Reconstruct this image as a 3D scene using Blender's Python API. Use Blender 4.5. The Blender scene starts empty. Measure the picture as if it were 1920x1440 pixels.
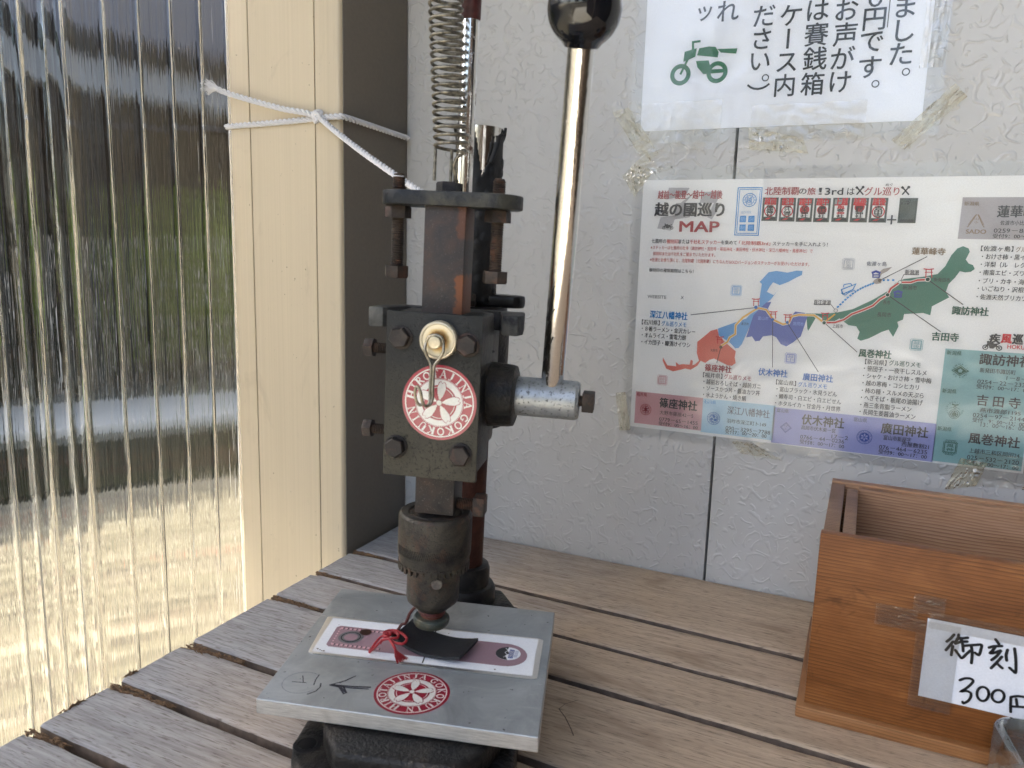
import bpy, bmesh, math, random
from mathutils import Vector, Matrix, noise as mnoise
R = math.radians
C = bpy.context.scene.collection
scene = bpy.context.scene

# ------------------------------------------------------------------ camera
# Metres, z = 0 on the ground.  X runs along the back wall, Y into it.
TABLE_Z = 0.700
EYE = Vector((0.0, 0.0, 0.978))
pitch, roll, yaw = R(9.63), R(-1.66), R(24.5)
fw = Vector((-math.sin(yaw)*math.cos(pitch), math.cos(yaw)*math.cos(pitch), -math.sin(pitch)))
rt = Vector((math.cos(yaw), math.sin(yaw), 0))
dn = fw.cross(rt)
cr = rt*math.cos(roll) + dn*math.sin(roll)
cd = -rt*math.sin(roll) + dn*math.cos(roll)
cam = bpy.data.cameras.new('camera')
cam_o = bpy.data.objects.new('camera', cam); C.objects.link(cam_o)
m = Matrix((cr, -cd, -fw)).transposed().to_4x4(); m.translation = EYE
cam_o.matrix_world = m
cam.sensor_width = 36; cam.sensor_fit = 'HORIZONTAL'; cam.lens = 27.04
cam.clip_start = 0.01; cam.clip_end = 500
cam.dof.use_dof = True; cam.dof.focus_distance = 0.57; cam.dof.aperture_fstop = 14
scene.camera = cam_o

# ------------------------------------------------------------------ light
SUN_EL, SUN_AZ = R(50), math.atan2(-0.86, -0.34)      # azimuth from +Y towards +X
world = bpy.data.worlds.new("World"); scene.world = world; world.use_nodes = True
wn = world.node_tree.nodes; bg = wn['Background']
sky = wn.new('ShaderNodeTexSky'); sky.sky_type = 'NISHITA'; sky.sun_disc = False
sky.sun_elevation = SUN_EL; sky.sun_rotation = SUN_AZ % (2*math.pi)
sky.air_density = 1.0; sky.dust_density = 4.0; sky.ozone_density = 0.3
world.node_tree.links.new(sky.outputs[0], bg.inputs[0]); bg.inputs[1].default_value = 0.15
sun = bpy.data.lights.new('sun', 'SUN'); sun.energy = 2.0; sun.angle = R(0.5); sun.color = (1, 0.93, 0.82)
sun_o = bpy.data.objects.new('sun', sun); C.objects.link(sun_o)
to_sun = Vector((math.sin(SUN_AZ)*math.cos(SUN_EL), math.cos(SUN_AZ)*math.cos(SUN_EL), math.sin(SUN_EL)))
sun_o.rotation_euler = to_sun.to_track_quat('Z', 'Y').to_euler(); sun_o.location = (-3, -1, 5)
scene.view_settings.view_transform = 'Standard'; scene.view_settings.look = 'None'
scene.view_settings.gamma = 1; scene.view_settings.exposure = 2.42
scene.render.engine = 'CYCLES'
cy = scene.cycles
cy.max_bounces = 10; cy.diffuse_bounces = 5; cy.glossy_bounces = 4; cy.transmission_bounces = 8; cy.transparent_max_bounces = 12
cy.sample_clamp_indirect = 6; cy.use_denoising = True

# ------------------------------------------------------------------ materials
class NT:
    def __init__(s, name):
        s.m = bpy.data.materials.new(name); s.m.use_nodes = True
        s.t = s.m.node_tree; s.b = s.t.nodes['Principled BSDF']; s.out = s.t.nodes['Material Output']
        s.co = s.t.nodes.new('ShaderNodeTexCoord').outputs['Object']
    def L(s, a, b): s.t.links.new(a, b)
    def n(s, typ, **kw):
        nd = s.t.nodes.new(typ)
        for k, v in kw.items(): setattr(nd, k, v)
        return nd
    def map(s, sc=(1, 1, 1), rot=(0, 0, 0), loc=(0, 0, 0), src=None):
        nd = s.n('ShaderNodeMapping'); s.L(src or s.co, nd.inputs[0])
        nd.inputs['Scale'].default_value = sc; nd.inputs['Rotation'].default_value = rot; nd.inputs['Location'].default_value = loc
        return nd.outputs[0]
    def noise(s, scale, detail=3, rough=.55, dist=0, src=None, stretch=None, loc=(0, 0, 0)):
        nd = s.n('ShaderNodeTexNoise')
        v = src or s.co
        if stretch or any(loc): v = s.map(stretch or (1, 1, 1), loc=loc, src=v)
        s.L(v, nd.inputs['Vector'])
        nd.inputs['Scale'].default_value = scale; nd.inputs['Detail'].default_value = detail
        nd.inputs['Roughness'].default_value = rough; nd.inputs['Distortion'].default_value = dist
        return nd.outputs['Fac']
    def ramp(s, fac, stops, interp='LINEAR'):
        nd = s.n('ShaderNodeValToRGB'); s.L(fac, nd.inputs[0]); r = nd.color_ramp; r.interpolation = interp
        while len(r.elements) < len(stops): r.elements.new(1)
        for e, (p, c) in zip(r.elements, stops):
            e.position = p
            e.color = (c, c, c, 1) if isinstance(c, (int, float)) else (*c, 1)
        return nd.outputs[0]
    def mix(s, fac, a, b, mode='MIX'):
        nd = s.n('ShaderNodeMix', data_type='RGBA', blend_type=mode)
        for k, v in ((0, fac), (6, a), (7, b)):
            if isinstance(v, (int, float)): nd.inputs[k].default_value = v if k == 0 else (v, v, v, 1)
            elif isinstance(v, tuple): nd.inputs[k].default_value = (*v, 1)
            else: s.L(v, nd.inputs[k])
        return nd.outputs[2]
    def math(s, op, a, b=0.0, c=None):
        nd = s.n('ShaderNodeMath', operation=op)
        for k, v in enumerate((a, b) if c is None else (a, b, c)):
            if isinstance(v, (int, float)): nd.inputs[k].default_value = v
            else: s.L(v, nd.inputs[k])
        return nd.outputs[0]
    def bump(s, h, strength=.5, dist=.001, prev=None):
        nd = s.n('ShaderNodeBump'); s.L(h, nd.inputs['Height'])
        nd.inputs['Strength'].default_value = strength; nd.inputs['Distance'].default_value = dist
        if prev: s.L(prev, nd.inputs['Normal'])
        return nd.outputs[0]
    def set(s, col=None, rough=None, metal=None, normal=None, **kw):
        for k, v in (('Base Color', col), ('Roughness', rough), ('Metallic', metal), ('Normal', normal)):
            if v is None: continue
            i = s.b.inputs[k]
            if isinstance(v, (int, float)): i.default_value = v if k != 'Base Color' else (v, v, v, 1)
            elif isinstance(v, tuple): i.default_value = (*v, 1)
            else: s.L(v, i)
        for k, v in kw.items(): s.b.inputs[k].default_value = v
        return s.m

def simple(name, c, rough=.6, metal=0, nscale=300, namp=.12, bump=.15, bd=.0003, **kw):
    s = NT(name)
    f = s.noise(nscale, 4)
    dark = tuple(x*(1-namp) for x in c); lite = tuple(min(1, x*(1+namp)) for x in c)
    s.set(s.ramp(f, [(.3, dark), (.7, lite)]), rough, metal, s.bump(f, bump, bd) if bump else None, **kw)
    return s.m

MAT = {}
def print_mat(name, c):
    s = NT('ink_'+name); f = s.noise(900, 2)
    s.set(s.ramp(f, [(.3, tuple(x*.93 for x in c)), (.7, c)]), .55); MAT[name] = s.m
def srgb(h):
    v = [int(h[i:i+2], 16)/255 for i in (0, 2, 4)]
    return tuple(((x+.055)/1.055)**2.4 if x > .04045 else x/12.92 for x in v)
for k, h in dict(rd='a83a42', rd2='c8443f', red='cc2f3a', red2='c9463c', dk='33343a', dk2='2b2d30', gy='77797c', gy2='6d7280', bl='2f8ccb', bl2='4d80c4',
    bl3='3671b5', bl4='33509c', br='a63f49', bn='8f7a63', bn2='6d5c50', gn='1c5a49', dg='1f4a3c', lv='6a70a8', lb='9db9ee', wh='e6e3dc', pb='8cc0ea', pb2='a9c4dc',
    mlb='72aad8', mbl='6072b6', mbl2='3c4fa6', mrd='dc7868', mgn='3f7d6a', mgy='a79f98', yel='e9b651', flag='b5b3b4', tg='5c6260', tg2='49524a', tgl='9aa09e',
    paper='efeeea', fb='a5c4e2', fr='dcb4b4', fl='a7aed6', fg='c2c3c6', ft='8fb4b8', cpk='cfa0a3', cbl='aed2e2', clv='a0a4d2', cgn='8fb8b8', cgy='b2acad',
    nk='17181a', nkg='0d6b3d', pink='9a7d87', pinkl='d8a9ae', black='0b0b0c', white='edf0f5').items(): print_mat(k, srgb(h))

def make_wall_mat():
    s = NT('embossed_wall_panel')
    w = s.n('ShaderNodeTexNoise'); s.L(s.co, w.inputs['Vector']); w.inputs['Scale'].default_value = 45; w.inputs['Detail'].default_value = 2
    warp = s.n('ShaderNodeMix', data_type='VECTOR'); warp.inputs[0].default_value = .006
    s.L(s.co, warp.inputs[4]); s.L(w.outputs['Color'], warp.inputs[5])
    v = warp.outputs[1]
    def ridges(scale, loc, width):
        f = s.noise(scale, .6, .3, .25, src=v, loc=loc)
        a = s.math('ABSOLUTE', s.math('SUBTRACT', f, .5))
        return s.ramp(a, [(0, 1), (width*1.2, .8), (width*3.4, 0)], 'EASE')
    r1 = ridges(76, (0, 0, 0), .016)
    r2 = ridges(98, (3.1, 1.7, .3), .016)
    brk = s.ramp(s.noise(95, 1, src=s.co, loc=(5, 2, 1)), [(.44, 0), (.56, 1)])
    brk2 = s.ramp(s.noise(130, 1, src=s.co, loc=(1, 9, 4)), [(.50, 0), (.62, 1)])
    h = s.math('MAXIMUM', s.math('MULTIPLY', r1, brk), s.math('MULTIPLY', r2, brk2))
    fine = s.noise(700, 2)
    b1 = s.bump(fine, .06, .0002)
    b = s.bump(h, .55, .0011, b1)
    dirt = s.noise(6, 5, .65, .5, loc=(2, 2, 2))
    col = s.ramp(dirt, [(.3, (.475, .47, .45)), (.7, (.555, .555, .545))])
    spots = s.ramp(s.noise(260, 1, loc=(7, 7, 7)), [(.76, 0), (.79, 1)])
    col = s.mix(s.math('MULTIPLY', spots, .25), col, (.2, .17, .13))
    s.set(col, .27, 0, b); return s.m
MAT['wall'] = make_wall_mat()
MAT['seam'] = simple('dark_seam', (.03, .03, .035), .8)

def make_wood(name, c1, c2, pore, cool):
    s = NT(name)
    oi = s.n('ShaderNodeObjectInfo')
    off = s.n('ShaderNodeVectorMath', operation='SCALE'); 
    cmb = s.n('ShaderNodeCombineXYZ'); s.L(oi.outputs['Random'], cmb.inputs[0]); s.L(oi.outputs['Random'], cmb.inputs[1]); s.L(oi.outputs['Random'], cmb.inputs[2])
    s.L(cmb.outputs[0], off.inputs[0]); off.inputs['Scale'].default_value = 37
    add = s.n('ShaderNodeVectorMath', operation='ADD'); s.L(s.co, add.inputs[0]); s.L(off.outputs[0], add.inputs[1])
    v = add.outputs[0]
    big = s.noise(1, 4, .6, .6, src=v, stretch=(7, 55, 20))
    fine = s.noise(1, 4, .65, .2, src=v, stretch=(28, 520, 300))
    pores = s.noise(1, 2, .5, .3, src=v, stretch=(110, 1300, 500))
    por = s.ramp(pores, [(.32, 1), (.43, 0)])
    col = s.ramp(big, [(.25, c1), (.55, tuple((a+b)/2 for a, b in zip(c1, c2))), (.8, c2)])
    col = s.mix(s.ramp(fine, [(.25, .75), (.7, 0)]), col, tuple(x*.62 for x in c1))
    # cool side light and some grey wood tone put into colour towards the left
    sx = s.n('ShaderNodeSeparateXYZ'); s.L(s.co, sx.inputs[0])
    wx = s.math('ADD', sx.outputs[0], s.math('MULTIPLY', s.math('SUBTRACT', s.noise(9, 3, src=v), .5), .25))
    wf = s.ramp(s.math('ADD', s.math('MULTIPLY', wx, 2.2), .95), [(.10, .85), (.62, 0)])
    col = s.mix(wf, col, s.ramp(fine, [(.33, tuple(x*.58 for x in cool)), (.62, cool)]))
    col = s.mix(s.math('MULTIPLY', por, .65), col, pore)
    stain = s.ramp(s.noise(1, 3, .6, 1, src=v, stretch=(9, 30, 9), loc=(3, 1, 0)), [(.6, 0), (.75, .45)])
    col = s.mix(stain, col, (.16, .085, .045))
    h = s.math('SUBTRACT', s.math('MULTIPLY', fine, .5), s.math('MULTIPLY', por, .9))
    s.set(col, .72, 0, s.bump(h, .5, .0004)); return s.m
MAT['slat'] = make_wood('weathered_teak', (.50, .375, .26), (.69, .54, .395), (.10, .075, .055), (.37, .39, .42))
MAT['splinter'] = simple('splintered_wood', (.16, .095, .05), .9, nscale=500, namp=.5, bump=.8, bd=.001)

def make_cedar(name, c1, c2, c3, rot=(0, 0, 0), period=820):
    s = NT(name); v = s.map(rot=rot)
    wob = s.noise(1, 3, .5, 0, src=v, stretch=(7, 7, 26))
    sx = s.n('ShaderNodeSeparateXYZ'); s.L(v, sx.inputs[0])
    z = s.math('ADD', s.math('MULTIPLY', sx.outputs[2], period), s.math('MULTIPLY', wob, 7))
    fr = s.math('FRACT', s.math('MULTIPLY', z, 1/ math.pi/2*1.15*math.pi))
    line = s.ramp(fr, [(0, 0), (.55, .35), (.86, 1), (1, 0)])
    fine = s.noise(1, 3, .6, src=v, stretch=(60, 60, 1600))
    big = s.noise(1, 4, .65, .6, src=v, stretch=(12, 12, 34), loc=(1, 3, 2))
    col = s.ramp(big, [(.3, c1), (.5, c2), (.72, c3)])
    col = s.mix(s.math('MULTIPLY', s.math('MULTIPLY', line, s.ramp(s.noise(1, 3, .6, 0, src=v, stretch=(12, 12, 90), loc=(8, 1, 1)), [(.3, .35), (.6, 1)])), .9), col, tuple(x*.42 for x in c1))
    col = s.mix(s.ramp(fine, [(.3, .35), (.6, 0)]), col, tuple(x*.5 for x in c1))
    blot = s.ramp(s.noise(38, 3, .6, 1.2, loc=(4, 4, 4)), [(.63, 0), (.72, .6)])
    col = s.mix(blot, col, tuple(x*.35 for x in c1))
    s.set(col, .42, 0, s.bump(s.math('SUBTRACT', fine, line), .28, .0003), **{'Specular IOR Level': .3}); return s.m
MAT['cedar'] = make_cedar('varnished_cedar', (.185, .064, .016), (.28, .105, .029), (.38, .16, .052))
MAT['cedar_pale'] = make_cedar('pale_cedar', (.38, .19, .095), (.47, .26, .14), (.54, .32, .19), period=760)
MAT['cedar_end'] = make_cedar('cedar_end_grain', (.26, .14, .08), (.34, .19, .11), (.40, .25, .16), rot=(R(90), 0, R(20)), period=620)
MAT['cedar_base'] = make_cedar('cedar_base_board', (.29, .125, .045), (.36, .165, .062), (.42, .21, .09), period=950)

def make_post():
    s = NT('beige_aluminium'); f = s.noise(1, 3, .5, src=s.co, stretch=(700, 700, 3)); g = s.noise(14, 3)
    col = s.ramp(f, [(.3, (.58, .495, .35)), (.7, (.625, .535, .385))])
    sp = s.ramp(s.noise(1, 2, .5, src=s.co, stretch=(900, 900, 60), loc=(3, 3, 3)), [(.74, 0), (.78, .35)])
    col = s.mix(sp, col, (.25, .2, .14))
    sm = s.ramp(s.noise(1, 4, .7, 1.0, src=s.co, stretch=(28, 28, 9), loc=(6, 1, 2)), [(.60, 0), (.74, .35)])
    col = s.mix(sm, col, (.36, .30, .20))
    dk = s.ramp(s.noise(240, 2, .5, loc=(9, 9, 1)), [(.745, 0), (.775, .7)])
    col = s.mix(dk, col, (.12, .09, .06))
    s.set(s.mix(s.math('MULTIPLY', g, .15), col, (.42, .36, .27)), .42, .15, s.bump(f, .05, .0002)); return s.m
MAT['post'] = make_post()
MAT['groove'] = simple('post_groove', (.16, .13, .09), .7)

def make_cast(name, base, dust, thr=(.45, .65), rough=.5, bs=700, bst=.6, bd=.0006, rust=None, holes=False, grad=None):
    s = NT(name)
    f = s.noise(bs, 3, .6); g = s.noise(60, 4, .65, .5)
    col = s.ramp(g, [(thr[0], base), (thr[1], dust)])
    if grad:
        sx = s.n('ShaderNodeSeparateXYZ'); s.L(s.co, sx.inputs[0])
        zz = s.math('ADD', s.math('MULTIPLY', s.math('SUBTRACT', sx.outputs[2], grad[0]), 1/(grad[1]-grad[0])), s.math('MULTIPLY', s.math('SUBTRACT', g, .5), .9))
        col = s.mix(s.ramp(zz, [(.1, 0), (.9, 1)]), dust, s.mix(.2, base, dust))
    if rust: col = s.mix(s.ramp(s.noise(95, 4, .7, .4, loc=(2, 5, 1)), [(.52, 0), (.68, .75)]), col, rust)
    h = f
    if holes:
        p = s.ramp(s.noise(1150, 2, .5, loc=(1, 1, 1)), [(.33, 1), (.41, 0)])
        p2 = s.ramp(s.noise(520, 2, .6, loc=(4, 1, 1)), [(.27, 1), (.33, 0)])
        p = s.math('MAXIMUM', p, p2)
        col = s.mix(s.math('MULTIPLY', p, .9), col, (.012, .012, .011))
        h = s.math('SUBTRACT', f, p)
    col = s.mix(s.ramp(s.noise(1500, 2), [(.68, 0), (.78, .5)]), col, tuple(min(1, x*2.4+.04) for x in dust))
    s.set(col, rough, 0, s.bump(h, bst*1.3, bd), **{'Specular IOR Level': .28}); return s.m
MAT['cast'] = make_cast('black_cast_iron', (.009, .009, .009), (.036, .030, .025), rough=.42, bs=420, bst=.75, bd=.001)
MAT['cast_smooth'] = make_cast('black_enamel', (.012, .012, .013), (.035, .033, .030), rough=.38, bs=900, bst=.25)
MAT['cover'] = make_cast('dusty_black_cover', (.006, .008, .010), (.056, .052, .038), rough=.45, bs=520, bst=.35, bd=.0005, holes=True, grad=(-.055, .030))
MAT['plate_edge'] = make_cast('worn_dark_plate', (.008, .011, .016), (.045, .045, .038), rough=.42, bs=650, bst=.6)
MAT['bolt'] = make_cast('dark_bolt', (.022, .019, .018), (.055, .044, .038), rough=.5, bs=900, bst=.35, rust=(.10, .05, .035))
MAT['thread'] = make_cast('rusty_thread', (.030, .024, .020), (.08, .056, .042), rough=.6, bs=900, bst=.3, rust=(.13, .06, .035))
MAT['rust_pipe'] = make_cast('red_rust_pipe', (.050, .017, .012), (.085, .032, .022), rough=.6, bs=500, bst=.3, rust=(.10, .035, .02))
MAT['chuck'] = make_cast('tarnished_chuck', (.016, .015, .014), (.078, .067, .048), thr=(.38, .72), rough=.48, bs=800, bst=.35, rust=(.085, .045, .028), holes=True)
MAT['collet'] = make_cast('rusty_collet', (.11, .035, .02), (.17, .07, .045), rough=.6, bs=700, bst=.3)
MAT['punch'] = make_cast('greenish_bronze', (.045, .055, .048), (.16, .14, .085), rough=.4, bs=600, bst=.2)
MAT['ear'] = make_cast('grey_worn_ear', (.022, .022, .024), (.11, .11, .10), rough=.5, bs=700, bst=.4)

def make_ram():
    s = NT('rusty_steel_ram')
    g = s.noise(70, 5, .7, .6); f = s.noise(1400, 3, .7)
    col = s.ramp(g, [(.30, (.014, .015, .016)), (.45, (.030, .026, .024)), (.58, (.046, .032, .027)), (.75, (.075, .038, .025))])
    col = s.mix(s.ramp(f, [(.62, 0), (.72, .55)]), col, (.32, .29, .27))
    sx = s.n('ShaderNodeSeparateXYZ'); s.L(s.co, sx.inputs[0])
    n2 = s.math('MULTIPLY', s.math('SUBTRACT', s.noise(180, 3), .5), .008)
    a = s.ramp(s.math('MULTIPLY', s.math('SUBTRACT', s.math('ADD', sx.outputs[0], n2), .0095), 400), [(.3, 0), (.7, 1)])
    b = s.ramp(s.math('MULTIPLY', s.math('SUBTRACT', .267, s.math('ADD', sx.outputs[2], n2)), 300), [(.2, 0), (.6, 1)])
    b3 = s.ramp(s.math('MULTIPLY', s.math('SUBTRACT', sx.outputs[2], .240), 300), [(0, 0), (1, 1)])
    b = s.math('MULTIPLY', b, b3)
    b2 = s.ramp(s.math('MULTIPLY', s.math('SUBTRACT', s.math('ADD', sx.outputs[2], n2), .284), 300), [(.2, 0), (.6, .45)])
    hot = s.math('MULTIPLY', a, s.math('MAXIMUM', b, b2))
    col = s.mix(s.math('MULTIPLY', hot, .8), col, (.19, .062, .020))
    s.set(col, .5, .1, s.bump(f, .4, .0004), **{'Specular IOR Level': .35}); return s.m
MAT['ram'] = make_ram()

def make_chrome(name, rustlo=.62, rusthi=.68):
    s = NT(name)
    n1 = s.noise(1, 4, .75, 0, src=s.co, stretch=(420, 420, 190)); 
    rz = s.noise(1, 3, .6, 0, src=s.co, stretch=(60, 60, 14), loc=(3, 3, 3))
    f = s.math('ADD', s.math('MULTIPLY', n1, .6), s.math('MULTIPLY', rz, .4))
    rf = s.ramp(f, [(rustlo, 0), (rusthi, 1)])
    st = s.noise(1, 3, .7, src=s.co, stretch=(620, 620, 5))
    col = s.mix(rf, (.86, .85, .82), (.10, .045, .028))
    rough = s.math('ADD', s.math('MULTIPLY', rf, .6), s.math('ADD', s.math('MULTIPLY', st, .16), .05))
    met = s.math('SUBTRACT', 1, s.math('MULTIPLY', rf, .9))
    s.set(col, rough, met, s.bump(s.math('ADD', s.math('MULTIPLY', st, .9), rf), .35, .0004)); return s.m
MAT['chrome'] = make_chrome('worn_chrome')
MAT['chrome_rusty'] = make_chrome('rust_freckled_chrome', .545, .60)
MAT['galv'] = None
def make_galv():
    s = NT('speckled_galvanised_steel'); g = s.noise(120, 4, .6); f = s.noise(1300, 2)
    col = s.ramp(g, [(.3, (.26, .28, .29)), (.7, (.40, .42, .43))])
    p = s.ramp(s.noise(560, 3, .6, loc=(2, 2, 2)), [(.33, 1), (.43, 0)])
    col = s.mix(s.math('MULTIPLY', p, .8), col, (.05, .05, .052))
    s.set(col, .42, .55, s.bump(s.math('SUBTRACT', f, p), .3, .0003)); return s.m
MAT['galv'] = make_galv()
def make_alu():
    s = NT('worn_aluminium_plate'); g = s.noise(28, 5, .7, .8); st = s.noise(1, 4, .6, src=s.co, stretch=(25, 260, 260))
    col = s.ramp(g, [(.3, (.25, .275, .285)), (.5, (.32, .345, .36)), (.72, (.42, .45, .465))])
    col = s.mix(s.ramp(st, [(.55, 0), (.75, .3)]), col, (.30, .32, .33))
    p = s.ramp(s.noise(330, 2, .5, loc=(5, 2, 2)), [(.245, 1), (.27, 0)])
    col = s.mix(p, col, (.04, .035, .03))
    scr = s.ramp(s.noise(1, 2, .5, 3, src=s.co, stretch=(20, 700, 700), loc=(1, 1, 5)), [(.70, 0), (.74, .5)])
    col = s.mix(scr, col, (.6, .62, .63))
    s.set(col, s.ramp(g, [(.3, .34), (.7, .5)]), .45, s.bump(s.math('ADD', st, s.math('MULTIPLY', p, -2)), .14, .0003)); return s.m
MAT['alu'] = make_alu()
def make_edge():
    s = NT('sawn_aluminium_edge'); f = s.noise(1, 4, .7, .3, src=s.co, stretch=(90, 90, 2400)); g = s.noise(60, 3)
    col = s.ramp(f, [(.3, (.34, .335, .32)), (.55, (.60, .59, .56)), (.75, (.76, .75, .72))])
    col = s.mix(s.ramp(g, [(.6, 0), (.75, .5)]), col, (.22, .21, .20))
    s.set(col, .36, .6, s.bump(f, .6, .0004)); return s.m
MAT['alu_edge'] = make_edge()
MAT['slat_side'] = simple('shaded_slat_side', (.13, .095, .072), .85, nscale=120, namp=.35, bump=.4, bd=.0006)  # darker brown for slat sides, the shade of the gaps put into the colour
def make_spring():
    s = NT('tarnished_spring_wire'); g = s.noise(260, 4, .7)
    s.set(s.ramp(g, [(.35, (.05, .048, .042)), (.55, (.22, .205, .165)), (.75, (.36, .33, .26))]), .42, .6, s.bump(g, .3, .0003)); return s.m
MAT['spring'] = make_spring()
MAT['rubber'] = simple('black_rubber', (.013, .014, .016), .62, nscale=900, namp=.3, bump=.3, bd=.0003)
MAT['plastic'] = simple('black_plastic', (.010, .010, .011), .30, nscale=600, namp=.1, bump=.05)
MAT['ball'] = simple('black_bakelite', (.006, .007, .010), .06, nscale=500, namp=.1, bump=.02, **{'Coat Weight': .4, 'Coat Roughness': .03})
MAT['redpaint'] = simple('flaking_red_paint', (.055, .010, .010), .45, nscale=500, namp=.4, bump=.6, bd=.0006)
MAT['rope'] = simple('white_cotton_rope', (.74, .74, .76), .8, nscale=1800, namp=.12, bump=.6, bd=.0005, **{'Sheen Weight': .3})
MAT['cord_red'] = simple('red_waxed_cord', (.33, .015, .022), .45, nscale=1500, namp=.25, bump=.5)
MAT['cord_dark'] = simple('dark_red_cord', (.085, .018, .014), .5, nscale=1500, namp=.3, bump=.5)
MAT['leather'] = simple('black_leather', (.012, .013, .016), .55, nscale=900, namp=.35, bump=.5, bd=.0004)
MAT['wire'] = simple('dull_hook_wire', (.30, .27, .21), .32, .8, nscale=500, namp=.3, bump=.2)
def make_cup():
    s = NT('cream_magnet_cup'); sx = s.n('ShaderNodeVectorMath', operation='LENGTH')
    sp = s.map(sc=(1, 0, 1)); s.L(sp, sx.inputs[0])
    r = s.math('ADD', s.math('MULTIPLY', sx.outputs['Value'], 100), s.math('MULTIPLY', s.math('SUBTRACT', s.noise(300, 4, .7), .5), .35))
    col = s.ramp(r, [(.28, (.20, .10, .03)), (.42, (.38, .19, .05)), (.58, (.55, .43, .22)), (.70, (.62, .56, .42))])
    s.set(col, .3, .35); return s.m
MAT['cup'] = make_cup()
MAT['graphite'] = simple('marker_ink', (.045, .045, .06), .6, nscale=800, namp=.5, bump=0)
MAT['pencil'] = simple('pencil_line', (.22, .235, .25), .6, nscale=800, namp=.3, bump=0)
MAT['darkwood'] = simple('dark_timber', (.022, .017, .014), .7, nscale=30, namp=.4, bump=.3, bd=.002, **{'Specular IOR Level': .02})
MAT['shedwood'] = simple('shed_side_timber', (.10, .075, .055), .7, nscale=30, namp=.4, bump=.3, bd=.002)
MAT['roofmat'] = simple('dark_roof_sheet', (.014, .016, .021), .6, nscale=12, namp=.3, bump=.3, bd=.004, **{'Specular IOR Level': .02})
MAT['whiteroof'] = simple('pale_bounce_soffit', (.49, .52, .48), .7, nscale=12, namp=.1, bump=.1, bd=.002)  # roof underside made pale to bounce light into the shelter
MAT['fascia'] = simple('grey_fascia_board', (.15, .15, .155), .6, nscale=20, namp=.1, bump=.1)
MAT['apron'] = simple('pale_bounce_apron', (.64, .61, .50), .85, nscale=8, namp=.15, bump=.3, bd=.003)
MAT['concrete'] = simple('pale_concrete', (.56, .48, .38), .85, nscale=25, namp=.12, bump=.4, bd=.003)
MAT['leaf_a'] = simple('hedge_leaf', (.11, .14, .02), .95, nscale=12, namp=.5, bump=0, **{'Specular IOR Level': .02})
MAT['leaf_b'] = simple('dark_leaf', (.010, .014, .005), .95, nscale=12, namp=.5, bump=0, **{'Specular IOR Level': .02})
MAT['bark'] = simple('tree_bark', (.09, .06, .04), .9, nscale=60, namp=.4, bump=.8, bd=.005)
def make_gravel():
    s = NT('sunlit_gravel'); v = s.n('ShaderNodeTexVoronoi'); s.L(s.co, v.inputs['Vector']); v.inputs['Scale'].default_value = 22
    sep = s.n('ShaderNodeSeparateColor'); s.L(v.outputs['Color'], sep.inputs[0])
    col = s.ramp(sep.outputs[0], [(.0, (.030, .022, .012)), (.35, (.095, .082, .046)), (.7, (.175, .155, .090)), (1, (.29, .265, .18))])
    lf = s.n('ShaderNodeTexVoronoi'); s.L(s.co, lf.inputs['Vector']); lf.inputs['Scale'].default_value = 6
    lsep = s.n('ShaderNodeSeparateColor'); s.L(lf.outputs['Color'], lsep.inputs[0])
    msk = s.math('MULTIPLY', s.ramp(lf.outputs['Distance'], [(.22, 1), (.27, 0)]), s.ramp(lsep.outputs[1], [(.72, 0), (.75, .8)]))
    col = s.mix(msk, col, s.ramp(lsep.outputs[2], [(0, (.30, .09, .05)), (.5, (.33, .2, .05)), (1, (.2, .08, .04))]))
    col = s.mix(s.ramp(v.outputs['Distance'], [(.5, 0), (.9, .6)]), col, (.16, .12, .08))
    s.set(col, .9, 0, s.bump(v.outputs['Distance'], -.6, .02)); return s.m
MAT['gravel'] = make_gravel()
def make_moss():
    s = NT('shaded_mossy_soil'); f = s.noise(5, 4, .7, .8)
    s.set(s.ramp(f, [(.3, (.010, .010, .008)), (.45, (.028, .030, .012)), (.55, (.016, .014, .011)), (.66, (.10, .055, .022)), (.74, (.04, .036, .02))]), .95, 0, s.bump(f, .8, .02), **{'Specular IOR Level': 0}); return s.m
MAT['moss'] = make_moss()

def make_panel_mat():
    s = NT('clear_polycarbonate')
    t = s.t; t.nodes.remove(s.b)
    st = s.noise(1, 3, .55, .3, src=s.co, stretch=(1, 70, 2.2)); st2 = s.noise(1, 2, .5, 0, src=s.co, stretch=(1, 420, 9), loc=(1, 1, 1))
    nrm = s.bump(s.math('ADD', s.math('ADD', st, s.math('MULTIPLY', st2, .13)), s.math('MULTIPLY', s.noise(1, 2, .5, 0, src=s.co, stretch=(1, 160, 40), loc=(4, 1, 1)), .10)), .8, .0026)
    gl = s.n('ShaderNodeBsdfGlass'); gl.inputs['IOR'].default_value = 1.58; gl.inputs['Roughness'].default_value = .012; gl.inputs['Color'].default_value = (.98, .985, .98, 1); s.L(nrm, gl.inputs['Normal'])
    df = s.n('ShaderNodeBsdfTranslucent'); df.inputs['Color'].default_value = (.8, .8, .78, 1)
    specks = s.ramp(s.noise(900, 2), [(.70, 0), (.74, .5)])
    fac = s.math('ADD', s.math('MULTIPLY', specks, .25), .006)
    mx = s.n('ShaderNodeMixShader'); s.L(fac, mx.inputs[0]); s.L(gl.outputs[0], mx.inputs[1]); s.L(df.outputs[0], mx.inputs[2]); s.L(mx.outputs[0], s.out.inputs[0])
    return s.m
MAT['panel'] = make_panel_mat()

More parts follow.
